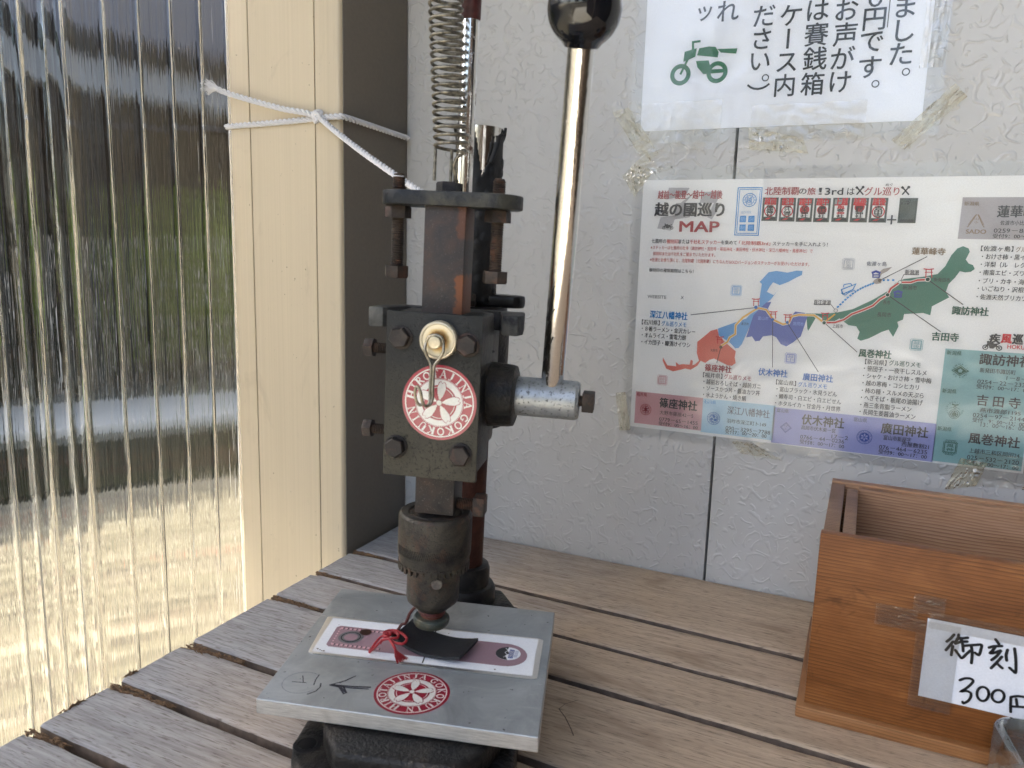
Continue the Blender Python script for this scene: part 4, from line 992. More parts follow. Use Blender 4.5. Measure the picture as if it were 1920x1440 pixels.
LINES=[('wh',3,2.2,[(-107.1,907.0),(-102.3,910.6),(-100.8,914.4),(-96.5,917.5),(-96.7,924.9),(-91.4,931.6),(-82.2,938.5),(-79.7,940.0),(-73.6,939.0),(-70.2,934.7),(-66.9,930.9),(-59.8,928.0),(-55.6,929.3),(-53.6,934.8),(-48.7,936.3),(-37.1,936.7),(-33.5,934.2),(-29.2,931.0)]),
('yel',4,1.3,[(-107.1,907.0),(-102.3,910.6),(-100.8,914.4),(-96.5,917.5),(-96.7,924.9),(-91.4,931.6),(-82.2,938.5),(-79.7,940.0),(-73.6,939.0),(-70.2,934.7),(-66.9,930.9),(-59.8,928.0),(-55.6,929.3),(-53.6,934.8),(-48.7,936.3),(-37.1,936.7),(-33.5,934.2),(-29.2,931.0)]),
('wh',3,2.4,[(-29.3,931.2),(-21.3,931.9),(-15.1,934.5),(-9.9,939.1),(-1.6,943.1),(4.3,946.4),(8.5,951.3),(13.5,955.1),(15.3,960.0),(20.8,964.9),(28.3,965.2),(32.6,967.0),(39.2,967.7)]),
('red2',4,1.3,[(-29.3,931.2),(-21.3,931.9),(-15.1,934.5),(-9.9,939.1),(-1.6,943.1),(4.3,946.4),(8.5,951.3),(13.5,955.1),(15.3,960.0),(20.8,964.9),(28.3,965.2),(32.6,967.0),(39.2,967.7)]),
('yel',4,1.2,[(-29.3,931.2),(-21.9,938.4)]),
('dk',5,0.5,[(-134.2,931.2),(-81.9,940.2)]),
('dk',5,0.5,[(-107.3,905.8),(-109.7,892.4)]),
('dk',5,0.5,[(-68.0,931.4),(-65.0,892.5)]),
('dk',5,0.5,[(-56.7,929.6),(-30.0,891.8)]),
('dk',5,0.5,[(-29.2,931.3),(-3.3,909.9)]),
('dk',5,0.5,[(7.2,965.8),(37.2,984.5)]),
('dk',5,0.6,[(39.3,967.7),(64.2,950.4)]),
('dk',5,0.6,[(13.6,955.1),(52.0,929.5)]),
('dk',5,0.4,[(-21.7,941.2),(-25.4,945.6),(-38.0,945.1)]),
('dk',5,0.4,[(21.2,965.3),(23.1,970.8),(33.3,971.0)]),
('bl',5,1.3,[(-21.1,943.6),(-19.7,944.7)]),
('bl',5,1.3,[(-19.4,945.6),(-18.1,946.7)]),
('bl',5,1.3,[(-17.8,947.5),(-16.5,948.6)]),
('bl',5,1.3,[(-16.2,949.4),(-14.8,950.5)]),
('bl',5,1.3,[(-14.6,951.2),(-13.2,952.3)]),
('bl',5,1.3,[(-12.9,952.8),(-11.6,953.9)]),
('bl',5,1.3,[(-11.3,954.4),(-10.0,955.5)]),
('bl',5,1.3,[(-9.6,955.8),(-8.3,956.9)]),
('bl',5,1.3,[(-8.0,957.1),(-6.7,958.2)]),
('bl',5,1.3,[(-6.3,958.3),(-5.0,959.4)]),
('bl',5,1.3,[(-4.7,959.3),(-3.4,960.4)]),
('bl',5,1.3,[(-3.0,960.3),(-1.7,961.4)]),
('bl',5,1.3,[(-1.3,961.1),(-0.0,962.2)]),
('bl',5,1.3,[(0.3,962.0),(1.6,963.0)]),
('bl',5,1.3,[(2.0,962.7),(3.3,963.8)]),
('bl',5,1.3,[(9.1,966.0),(10.6,966.1)]),
('bl',5,1.3,[(12.1,966.2),(13.7,966.2)]),
('bl',5,1.3,[(15.5,966.3),(17.1,966.4)]),
('red',6,0.7,[(-85.5,947.2),(-82.2,946.9),(-79.0,947.5)]),
('red',6,0.5,[(-84.5,945.1),(-79.6,945.3)]),
('red',6,0.6,[(-83.8,947.0),(-83.7,941.4)]),
('red',6,0.6,[(-80.6,947.1),(-79.9,941.7)]),
('red',6,0.7,[(-71.2,937.7),(-68.0,937.4),(-64.8,938.0)]),
('red',6,0.5,[(-70.3,935.6),(-65.4,935.9)]),
('red',6,0.6,[(-69.6,937.5),(-69.4,932.0)]),
('red',6,0.6,[(-66.4,937.6),(-65.7,932.2)]),
('red',6,0.7,[(-60.0,935.8),(-56.8,935.6),(-53.7,936.2)]),
('red',6,0.5,[(-59.0,933.7),(-54.2,934.0)]),
('red',6,0.6,[(-58.3,935.6),(-58.2,930.1)]),
('red',6,0.6,[(-55.2,935.8),(-54.5,930.4)]),
('red',6,0.7,[(-32.3,938.7),(-29.2,938.4),(-26.1,939.0)]),
('red',6,0.5,[(-31.4,936.6),(-26.6,936.8)]),
('red',6,0.6,[(-30.7,938.4),(-30.5,932.9)]),
('red',6,0.6,[(-27.7,938.6),(-26.9,933.2)]),
('red',6,0.7,[(-112.1,914.3),(-108.8,914.1),(-105.5,914.7)]),
('red',6,0.5,[(-111.2,912.2),(-106.1,912.5)]),
('red',6,0.6,[(-110.4,914.1),(-110.3,908.5)]),
('red',6,0.6,[(-107.2,914.3),(-106.5,908.8)]),
('red',6,0.7,[(35.7,975.5),(39.2,975.1),(42.6,975.7)]),
('red',6,0.5,[(36.8,973.0),(42.1,973.2)]),
('red',6,0.6,[(37.5,975.2),(37.9,968.8)]),
('red',6,0.6,[(40.9,975.3),(41.9,969.0)]),
('mbl2',6,1.6,[(1.0,971.2),(3.9,972.5),(7.1,971.4)]),
('mbl2',6,0.9,[(1.9,970.8),(2.2,968.0)]),
('mbl2',6,0.9,[(6.2,971.0),(6.5,968.2)]),
('mbl2',6,0.9,[(1.7,968.0),(7.0,968.2)]),
('mbl2',6,0.9,[(2.0,969.7),(6.3,969.9)]),
('mbl2',6,1.6,[(17.5,956.9),(20.4,958.2),(23.5,957.2)]),
('mbl2',6,0.9,[(18.4,956.6),(18.7,953.8)]),
('mbl2',6,0.9,[(22.6,956.8),(22.9,954.0)]),
('mbl2',6,0.9,[(18.2,953.8),(23.4,954.0)]),
('mbl2',6,0.9,[(18.5,955.5),(22.8,955.7)]),
('bl',6,0.8,[(-19.2,957.6),(-9.3,962.3),(-10.9,958.0),(-17.7,954.2),(-19.2,957.6)]),
('bl',6,0.6,[(-17.8,959.4),(-17.6,961.6),(-12.9,962.6),(-12.0,961.4)]),
('bl',6,0.6,[(-19.0,955.0),(-16.0,953.5),(-13.5,955.7),(-9.3,957.6)]),
('dk',5,1.0,[(-15.1,1029.4),(-11.1,1035.0)]),
('dk',5,1.0,[(-10.4,1029.4),(-15.5,1035.0)]),
('dk',5,1.6,[(-16.0,1035.3),(-14.8,1034.2)]),
('dk',5,1.0,[(16.0,1029.3),(19.8,1034.7)]),
('dk',5,1.0,[(20.5,1029.2),(15.6,1034.7)]),
('dk',5,1.6,[(15.1,1035.1),(16.3,1033.9)]),
('bl',2,0.7,[(-103.0,1035.3),(-84.5,1035.3),(-84.5,998.0),(-103.0,998.0),(-103.0,1035.3)]),
('bl',2,0.5,[(-101.6,1034.0),(-85.8,1034.0),(-85.8,999.4),(-101.6,999.4),(-101.6,1034.0)]),
('fb',2,0.9,[(-101.5,956.4),(-95.30000000000001,956.4),(-95.30000000000001,950.1999999999999),(-101.5,950.1999999999999),(-101.5,956.0)]),
('fr',2,0.9,[(-158.0,876.5),(-151.8,876.5),(-151.8,870.3),(-158.0,870.3),(-158.0,876.1)]),
('fl',2,0.9,[(-54.800000000000004,904.1),(-48.6,904.1),(-48.6,897.9),(-54.800000000000004,897.9),(-54.800000000000004,903.7)]),
('fg',2,0.9,[(-19.0,980.5),(-12.8,980.5),(-12.8,974.3),(-19.0,974.3),(-19.0,980.1)]),
('ft',2,0.9,[(33.8,921.8000000000001),(40.0,921.8000000000001),(40.0,915.6),(33.8,915.6),(33.8,921.4000000000001)])]
DOTS=[('bl3',6,-81.8,940.4,1.4),
('bl3',6,-68.0,931.4,1.2),
('bl3',6,-56.7,929.7,1.2),
('bn2',6,-107.3,905.8,1.3),
('wh',5,-29.2,931.2,1.8),
('dg',6,-29.2,931.2,1.3),
('wh',5,13.6,955.1,1.7),
('dg',6,13.6,955.1,1.3),
('wh',5,39.3,967.8,1.9),
('dg',6,39.3,967.8,1.4),
('dk',5,-21.7,941.2,1.5),
('wh',6,-21.7,941.2,1.2),
('dk',5,21.0,964.9,1.4),
('wh',6,21.0,964.9,1.1),
('bn2',6,7.2,965.8,1.3),
('dk',5,-11.1,1035.0,1.0),
('dk',5,19.8,1034.7,1.0),
('red',5,-51.25,1018.18,3.51),
('red',5,-38.6,1018.08,3.48),
('red',5,-12.1,1020.18,3.6)]
RINGS=[('bl',2,-93.4,1025.7,5.4,4.9),
('bl',2,-93.4,1025.7,3.6,3.2),
('red',5,-77.15,1017.23,4.4,3.57),
('red',5,-64.0,1016.93,4.37,3.54),
('red',5,1.1,1016.73,4.44,3.6),
('br',3,-168.0,845.9,5.0,4.65),
('br',3,-168.0,845.9,3.3,2.8499999999999996),
('bl3',3,-109.0,844.7,5.5,5.15),
('bl3',3,-109.0,844.7,3.9,3.4499999999999997),
('bl4',3,8.2,843.3,5.6,5.25),
('bl4',3,8.2,843.3,3.7,3.25),
('gn',3,67.4,868.6,3.6,3.25),
('gn',3,67.4,868.6,2.6,2.15),
('nk',9,9.6,1116.4,2.7,1.9),
('nk',9,-9.9,1109.3,2.7,1.9),
('nk',9,-88.7,1118.6,2.7,1.9)]
RING_TEXTS=[('北陸制覇達成記念乃證北陸',-93.4,1025.7,4.25,1.0,'bl',90),
('SHINOKURAJINJA GOKOKUIN ', -168.0, 845.9, 4.15, 1.2, 'br', 190),
('FUKAEHACHIMAN GOKOKUIN ', -109.0, 844.7, 4.7, 1.2, 'bl3', 190),
('HIROTAJINJA GOKOKUIN ', 8.2, 843.3, 4.65, 1.5, 'bl4', 190),
('',67.4,868.6,3.1,1,'gn',0),
('KICHIDENJI   GOKOKUIN', 67.3, 872.4, 5.4, 1.2, 'gn', 215),
('SUWAJINJA     ', 67.7, 901.8000000000001, 4.7, 1.25, 'gn', 155),
('GOKOKUIN     ', 67.7, 901.4, 4.7, 1.25, 'gn', 325)]
EMBLEMS=[('cross',-168.0,845.9,3.3,'br'),
('tomoe',-109.0,844.7,3.9,'bl3'),
('flower',8.2,843.3,3.7,'bl4'),
('grid',67.4,868.6,2.6,'gn'),
('kichi',67.3,872.4,3,'gn'),
('diamond',67.7,901.6,5,'gn'),
('fushiki',-50.6,843.9,4.2,'lv'),
('kaze',67.4,842.8,4.6,'gn'),
('sado',65.9,1010.9,5,'bn'),
('moto',-158.3,1004.4,9.5,'dk'),
('moto',86.0,922.1,12.5,'dk')]
NOTICE_CHARS=[('ま',5.0,1161.7,18.1,0),
('し',6.0,1145.1,18.1,0),
('た',5.1,1129.2,18.1,0),
('円',-14.9,1154.7,18.1,0),
('で',-15.3,1139.0,18.1,0),
('す',-14.8,1121.3,18.1,0),
('お',-34.3,1163.3,18.1,0),
('声',-33.9,1145.8,18.1,0),
('が',-34.1,1129.4,18.1,0),
('け',-34.2,1112.1,18.1,0),
('は',-54.4,1164.8,18.1,0),
('賽',-54.1,1147.6,18.1,0),
('銭',-53.6,1130.2,18.1,0),
('箱',-53.9,1112.0,18.1,0),
('ケ',-73.5,1162.9,18.1,0),
('ス',-73.8,1128.8,18.1,0),
('内',-74.0,1112.1,18.1,0),
('だ',-93.2,1164.3,18.1,0),
('さ',-93.5,1147.7,18.1,0),
('い',-93.6,1131.0,18.1,0),
('れ',-121.0,1170.6,18.1,0),
('ッ',-139.0,1170.2,18.1,0),
('ー',-74.2,1146.1,18.1,-90),
('０',-15.5,1169.9,18.1,0),
('）',-93.6,1112.2,18.1,-90)]
NOTICE_LINE=[(-5.8, 1168.7), (-5.8, 1148.2)]
HAND=[[(79.0,72.9),(77.5,70.0),(75.9,67.9)],[(78.9,68.6),(77.2,65.0),(76.0,62.7)],[(79.1,65.9),(79.0,62.9),(78.9,60.4)],[(81.2,73.4),(81.0,70.9),(79.9,68.4)],[(80.7,70.7),(83.2,71.7),(85.7,72.7)],[(80.2,67.7),(82.8,69.4),(85.7,70.3)],[(82.4,71.7),(83.7,68.1),(84.4,64.2)],[(80.6,63.8),(83.0,60.9),(84.3,60.0),(86.0,62.6),(87.7,65.3)],[(84.3,67.4),(89.7,69.3),(92.6,70.0),(92.7,67.3),(92.1,63.9),(90.2,64.7)],[(87.9,68.6),(88.9,63.4),(89.1,58.2)],[(98.9,74.9),(100.7,72.7)],[(96.4,69.4),(98.6,70.7),(102.2,71.8)],[(99.2,70.6),(98.3,68.2),(97.3,66.4),(99.0,66.9),(101.9,69.0)],[(102.0,68.8),(100.4,65.2),(98.4,62.5)],[(102.9,65.6),(100.8,61.4),(98.7,57.7)],[(100.8,61.4),(102.6,59.9),(103.9,59.0)],[(105.1,70.3),(104.8,67.1),(105.4,64.0)],[(108.2,71.8),(109.5,65.6),(110.3,58.4),(108.9,58.8),(107.2,60.1)],[(84.7,46.5),(86.8,48.1),(89.5,48.8),(91.1,47.9),(90.3,45.5),(87.9,42.0),(86.1,40.0),(88.4,40.9),(90.7,40.3),(91.0,37.8),(89.9,35.0),(88.0,33.2),(87.5,33.9)],[(109.8,43.2),(110.2,38.6),(110.7,34.5)],[(109.8,43.2),(112.9,44.6),(116.4,45.0),(119.8,45.2),(121.1,36.0)],[(112.4,42.7),(113.3,38.8)],[(110.6,37.8),(116.3,39.0),(120.5,39.5)],[(99.4,42.1),(99.2,40.0),(98.4,38.2),(97.1,37.2),(95.6,37.4),(94.4,38.7),(93.8,40.6),(93.9,42.8),(94.8,44.6),(96.1,45.5),(97.6,45.3),(98.8,44.1),(99.4,42.1)],[(106.7,42.9),(106.5,41.0),(105.7,39.4),(104.3,38.5),(102.8,38.6),(101.6,39.6),(101.0,41.3),(101.2,43.3),(102.1,44.9),(103.5,45.7),(104.9,45.6),(106.1,44.6),(106.7,42.9)]]
mm = .001
# ------------------------------------------------------------------ setting
# ground
g = MB(); n = 2
g.add([(-60, -60, 0), (60, -60, 0), (60, 60, 0), (-60, 60, 0)], [(0, 1, 2, 3)])
g.build('ground', 'gravel', kind='structure', label='sunlit pale gravel yard seen through the clear sheet')
YW = .655
b = MB(); b.box(-.75, 6, -4.5, -.15, 0, .03, .01); b.build('bounce_apron', 'apron', kind='structure')  # unseen pale slab added to bounce light into the shelter
# back wall: two embossed panels with an open seam
wall = empty('panel_wall', (0, YW, 0), label='light grey embossed metal panel wall behind the press', category='wall')
wall['kind'] = 'structure'
def wall_panel(x0, x1):
    b = MB(); b.box(x0, x1, 0, .03, .02, 2.05, .0012); return b.build('wall_panel', 'wall', wall)
wall_panel(-.62, -.1080); wall_panel(-.1061, .80); wall_panel(.8019, 1.25)
b = MB(); b.box(-.60, 1.24, .012, .034, .03, 2.04); b.build('seam_backing', 'seam', wall)
# unseen lean-to roof, added to shade the bench
sh = empty('added_shade_roof', (0, 0, 2.05), label='unseen sheet roof added above the bench to shade it', category='roof', kind='structure')
b = MB(); b.box(-1.62, .95, -.50, .90, .02, .06, .004); b.build('roof_sheet', 'whiteroof', sh)
for i in range(4):
    b = MB(); b.box(-1.60, .93, -.47+i*.42, -.42+i*.42, -.06, .018, .003); b.build('rafter', 'shedwood', sh)
for x_ in (-1.50, .77):  # unseen posts added to give dark streaks in the chrome
    b = MB(); b.box(x_, x_+.07, -.48, -.41, 0, 1.985, .004); b.build('streak_post', 'shedwood', sh, T((0, 0, -2.05)))
sw = empty('blocker_wall', (.86, 0, 0), label='unseen dark board wall added to block light from the right', category='wall', kind='structure')  # unseen wall added to keep light off the right-facing sides
for i in range(13):
    b = MB(); b.box(.0, .022, -1.708+i*.182, -1.530+i*.182, 0, 2.0, .003); b.build('board', 'darkwood', sw)

# post: aluminium box section with two shallow joints
PX0, PX1, PY0, PY1 = -.540, -.4165, .551, .653
post = empty('aluminium_post', (-.478, .60, 0), label='beige square aluminium post standing in the corner with white rope tied round it', category='post')
Mp = T(-post.location)
def gx(px): return px
b = MB()
g1, g2, gd, gw = -.5155, -.4430, .0012, .0007   # joint positions on the face
prof = [(PX0, PY1), (PX0, PY0+.003), (PX0+.001, PY0+.001), (PX0+.003, PY0)]
for g_ in (g1, g2): prof += [(g_-gw, PY0), (g_-gw*.6, PY0+gd), (g_+gw*.6, PY0+gd), (g_+gw, PY0)]
prof += [(PX1-.004, PY0), (PX1-.0012, PY0+.0012), (PX1, PY0+.004), (PX1, PY1)]
b.prism(prof, 0, 2.05)
b.build('box_section', 'post', post, Mp, sharp=50)
b = MB(); b.box(PX1-.0004, PX1+.0006, PY0+.0035, PY1, .01, 2.04, .0002); b.build('side_shade_sheet', 'post_side', post, Mp)['label'] = 'side face of the post with its shade put into the colour'
for g_ in (g1, g2):
    b = MB(); b.box(g_-gw*.8, g_+gw*.8, PY0+gd*.75, PY0+gd*.98, .01, 2.04); b.build('joint', 'groove', post, Mp)

# clear ribbed sheet on the left
PXX = -.553
PROF_WIDE = ((0, 0), (.0020, .0012), (.0045, .0034), (.0065, .0050), (.0080, .0056), (.0090, .0052), (.0100, .0036), (.0111, .0014), (.0122, 0), (.0150, .0003), (.0190, .0030), (.0215, .0048), (.0232, .0020), (.0250, 0))
def sheet():
    b = MB(); pitch = .0318; y1 = .566; ys = []; xs = []
    prof = []
    y = y1; k = 0
    N = 38
    for k in range(N):
        yb = y1-k*pitch
        for u, h in PROF_WIDE if k in (5, 6, 9) else ((0, 0), (.0010, .0003), (.0020, .0021), (.0030, .0034), (.0042, .0036), (.0054, .0024), (.0064, .0004), (.0076, 0), (.0130, .00028), (.0190, -.0002), (.0260, .00025)):
            prof.append((yb-u, h))
    nz = 2; zs = [.12, 1.95]; vs = []; fs = []; n = len(prof); th = .0011
    for z in zs:
        for y, h in prof: vs.append((PXX+h+th, y, z))
    for z in zs:
        for y, h in prof: vs.append((PXX+h*.72, y, z))
    for i in range(n-1):
        fs.append((i, i+1, n+i+1, n+i)); fs.append((2*n+i+1, 2*n+i, 3*n+i, 3*n+i+1))
        fs.append((i+1, i, 2*n+i, 2*n+i+1)); fs.append((n+i, n+i+1, 3*n+i+1, 3*n+i))
    fs.append((0, n, 3*n, 2*n)); fs.append((n-1, 2*n+n-1, 3*n+n-1, n+n-1))
    b.add(vs, fs, 'panel'); return b
sp = sheet().build('ribbed_clear_sheet', None, sharp=60, label='clear ribbed polycarbonate sheet between the bench and the gravel yard', category='clear sheet')
bm_ = bmesh.new(); bm_.from_mesh(sp.data); bmesh.ops.recalc_face_normals(bm_, faces=bm_.faces[:]); bm_.to_mesh(sp.data); bm_.free()

# ------------------------------------------------------------------ slatted bench
bench = empty('slatted_bench', (0, .36, 0), label='weathered slatted wooden bench top with a ragged left edge', category='bench')
Mb = T(-bench.location)
SL = -.03
ylines = [(.653, .5605), (.5535, .5055), (.4995, .4515), (.4450, .3660), (.3590, .3080), (.3010, .2540), (.2470, .1980), (.1915, .1420), (.1355, .0850)]
rnd = random.Random(4)
def slat(y1, y0, idx):
    b = MB(); xl = -.4135; xr = .46; th = .020; rr = .0015
    nx = 90; xs = [xl+(xr-xl)*(i/nx)**1.6 for i in range(nx+1)]
    prof = [(0, -th), (0, -rr), (.3*rr, -.3*rr), (rr, 0)]
    ny = 9
    def edge(x, s): # tiny wander of the long edges
        return .0005*mnoise.noise(Vector((x*28, idx*3.1+s*9, 0)))+.0004*mnoise.noise(Vector((x*90, idx*5.1+s*7, 2)))
    vs = []; fs = []
    m = 0
    for i, x in enumerate(xs):
        sk = SL*(x+.25)
        ya = y0+sk+edge(x, 0); yb = y1+(SL*(x+.25) if idx else 0)+edge(x, 1)
        # chipped corners near the left end
        c = max(0, 1-(x-xl)/.030)
        chip = c*c*(.0035+.003*mnoise.noise(Vector((x*260, idx*4.3, 5))))
        yb2 = yb-chip if idx else yb
        ring_ = [(ya, -th), (ya, -rr), (ya+.3*rr, -.3*rr), (ya+rr, 0)]
        for k in range(1, ny): u = k/ny; ring_.append((ya+rr+(yb2-ya-2*rr)*u, 0))
        ring_ += [(yb2-rr, 0), (yb2-.3*rr, -.3*rr), (yb2, -rr), (yb2, -th)]
        m = len(ring_)
        for k, (y, z) in enumerate(ring_):
            xx = x
            if i < 3: xx += .0011*mnoise.noise(Vector((y*330, idx, 3)))+.0006*mnoise.noise(Vector((y*1100, idx, 8)))
            zz = z
            if i == 0 and z > -rr: zz -= .0012
            if idx == 0 and y > .62 and xx < -.335: xx = xx+(y-.62)*.0
            vs.append((xx, y, TABLE_Z+zz+.0002*mnoise.noise(Vector((x*20, y*60, idx)))))
    for i in range(nx):
        for k in range(m-1): fs.append((i*m+k, (i+1)*m+k, (i+1)*m+k+1, i*m+k+1))
        fs.append((i*m+m-1, (i+1)*m+m-1, (i+1)*m, i*m))
    fs.append(tuple(range(m))); fs.append(tuple(nx*m+k for k in reversed(range(m))))
    b.add(vs, fs); o = b.build('slat', 'slat', bench, Mb, sharp=50)
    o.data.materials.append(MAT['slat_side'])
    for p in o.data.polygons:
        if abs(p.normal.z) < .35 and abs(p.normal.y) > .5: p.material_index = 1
    return o
for i, (a, c) in enumerate(ylines): slat(a, c, i)
for xb in (-.36, .10):
    b = MB(); b.box(xb, xb+.045, .09, .648, TABLE_Z-.045, TABLE_Z-.0205, .002); b.build('bearer', 'slat', bench, Mb)
for xb in (-.355, .40):
    for yb in (.12, .60):
        b = MB(); b.box(xb, xb+.04, yb, yb+.04, 0, TABLE_Z-.0455, .002); b.build('leg', 'slat', bench, Mb)
# torn brown fibres at the sawn ends
def splinters(x, y, lx, seed, sy=.004):
    r = random.Random(seed); b = MB()
    for k in range(int(60*lx/.02)):
        u = r.random(); px = x+lx*u; py = y-sy*(r.random()-.2)*(1-u*.7); L_ = r.uniform(.002, .006); a = r.uniform(-.5, .35)
        z = TABLE_Z+r.uniform(-.0025, .0009)
        w = r.uniform(.0003, .0009); h = r.uniform(.0003, .0010)
        d = Vector((math.cos(a), math.sin(a), r.uniform(-.2, .25)))
        p = Vector((px, py, z)); q = p+d*L_; s = Vector((-d.y, d.x, 0))*w
        b.add([p-s, p+s, q+s*.3, q-s*.3, p-s+Vector((0, 0, h)), p+s+Vector((0, 0, h)), q+Vector((0, 0, h*.4))], [(0, 3, 2, 1), (4, 5, 6), (0, 1, 5, 4), (1, 2, 6, 5), (3, 0, 4, 6), (2, 3, 6)])
    b.build('splinters', 'splinter', bench, Mb, smooth=False)['kind'] = 'stuff'
for i, (x, lx, sy) in enumerate([(-.412, .030, .004), (-.412, .022, .003), (-.413, .045, .006), (-.413, .052, .007), (-.414, .050, .007), (-.414, .03, .005)]):
    yy = ylines[i+1][0]+SL*(x+.25)
    splinters(x, yy+.001, lx, i, sy)
for y0_, y1_ in ((.272, .296), (.318, .325)):
    r = random.Random(7); 
    b = MB()
    for k in range(70):
        y = r.uniform(y0_, y1_); p = Vector((-.4145+r.uniform(-.001, .003), y, TABLE_Z+r.uniform(-.003, .0006))); d = Vector((r.uniform(-.5, .9), r.uniform(-1, 1), r.uniform(-.2, .3))).normalized(); q = p+d*r.uniform(.002, .005); s = d.cross(Vector((0, 0, 1))).normalized()*.0006; h = Vector((0, 0, .0007))
        b.add([p-s, p+s, q, p+h], [(0, 2, 1), (0, 3, 2), (1, 2, 3), (0, 1, 3)])
    b.build('splinters', 'splinter', bench, Mb, smooth=False)['kind'] = 'stuff'

# ------------------------------------------------------------------ notices on the wall
def wall3(x, z, d): return (x*mm, YW-.0002-d, z*mm)
def film_sheet(x0, x1, z0, z1, depth, r=5, wav=.0004, seed=0):
    b = MB(); nx, nz = 44, 34; vs = []; fs = []
    for j in range(nz+1):
        for i in range(nx+1):
            x = x0+(x1-x0)*i/nx; z = z0+(z1-z0)*j/nz
            d = depth+wav*(1+mnoise.noise(Vector((x*.035, z*.035, seed))))*.5
            vs.append((x*mm, YW-d, z*mm))
    for j in range(nz):
        for i in range(nx): a = j*(nx+1)+i; fs.append((a, a+1, a+nx+2, a+nx+1))
    b.add(vs, fs); return b
def crumple_tape(pts, seed, amp=.0012, depth=.0012, m='tape'):
    """bilinear quad of four corners, crumpled"""
    b = MB(); nx, nz = 26, 12; a, c, d, e = [Vector((p[0], p[1])) for p in pts[:4]]; vs = []; fs = []; r = random.Random(seed)
    for j in range(nz+1):
        for i in range(nx+1):
            u, v = i/nx, j/nz
            p = (a*(1-u)+c*u)*(1-v)+(e*(1-u)+d*u)*v
            j_ = 1.1*mnoise.noise(Vector((u*9+seed, v*7, 1)))
            k = depth+amp*abs(mnoise.noise(Vector((p.x*.28, p.y*.28, seed))))*2
            k += .0006*mnoise.noise(Vector((p.x*1.1, p.y*.5, seed+3)))
            if u in (0, 1) or v in (0, 1): p = p+Vector((mnoise.noise(Vector((v*14, u*9, seed))), mnoise.noise(Vector((u*20, v*9, seed+9)))))*.9
            vs.append((p.x*mm, YW-k, p.y*mm))
    for j in range(nz):
        for i in range(nx): q = j*(nx+1)+i; fs.append((q, q+1, q+nx+2, q+nx+1))
    b.add(vs, fs); return b
# map poster -------------------------------------------------------
LY = .00006
poster = empty('map_poster', (-.033, YW, .83), label='laminated map poster with coloured shrine cards and Japanese menus, taped to the wall', category='poster')
Mq = T(-poster.location)
b = MB(); b.box(-.1815, .1158, YW-.0006, YW-.0001, .8293, 1.0422); b.build('paper', 'paper', poster, Mq, smooth=False)
D0 = .0006
gmb = MB(); tmb = MB(); cmb = MB()
def t3(x, z, d): return wall3(x, z, d)
for c, l, pts in POLYS:
    tgt = cmb if c in ('cpk', 'cbl', 'clv', 'cgn', 'cgy') else gmb
    if c in ('cpk', 'cbl', 'clv', 'cgn', 'cgy'):
        card = MB(); fill(card, pts, c, t3, D0+LY*l); card.build('shrine_card', None, poster, Mq, smooth=False)
    elif c in ('mlb', 'mbl', 'mrd', 'mgn', 'mgy') and len(pts) > 8:
        rg = MB(); fill(rg, pts, c, t3, D0+LY*l); rg.build('map_region', None, poster, Mq, smooth=False)
    else: fill(gmb, pts, c, t3, D0+LY*l)
for c, l, w, pts in LINES: ribbon(gmb, pts, w, c, t3, D0+LY*(l+.3))
for c, l, x, z, r in DOTS: disc(gmb, x, z, r, c, t3, D0+LY*(l+.6), 20)
notice_rings = [q for q in RINGS if q[0] == 'nk']
for c, l, x, z, ro, ri in RINGS:
    if c != 'nk': ring(gmb, x, z, ro, ri, c, t3, D0+LY*(l+.8), 36)
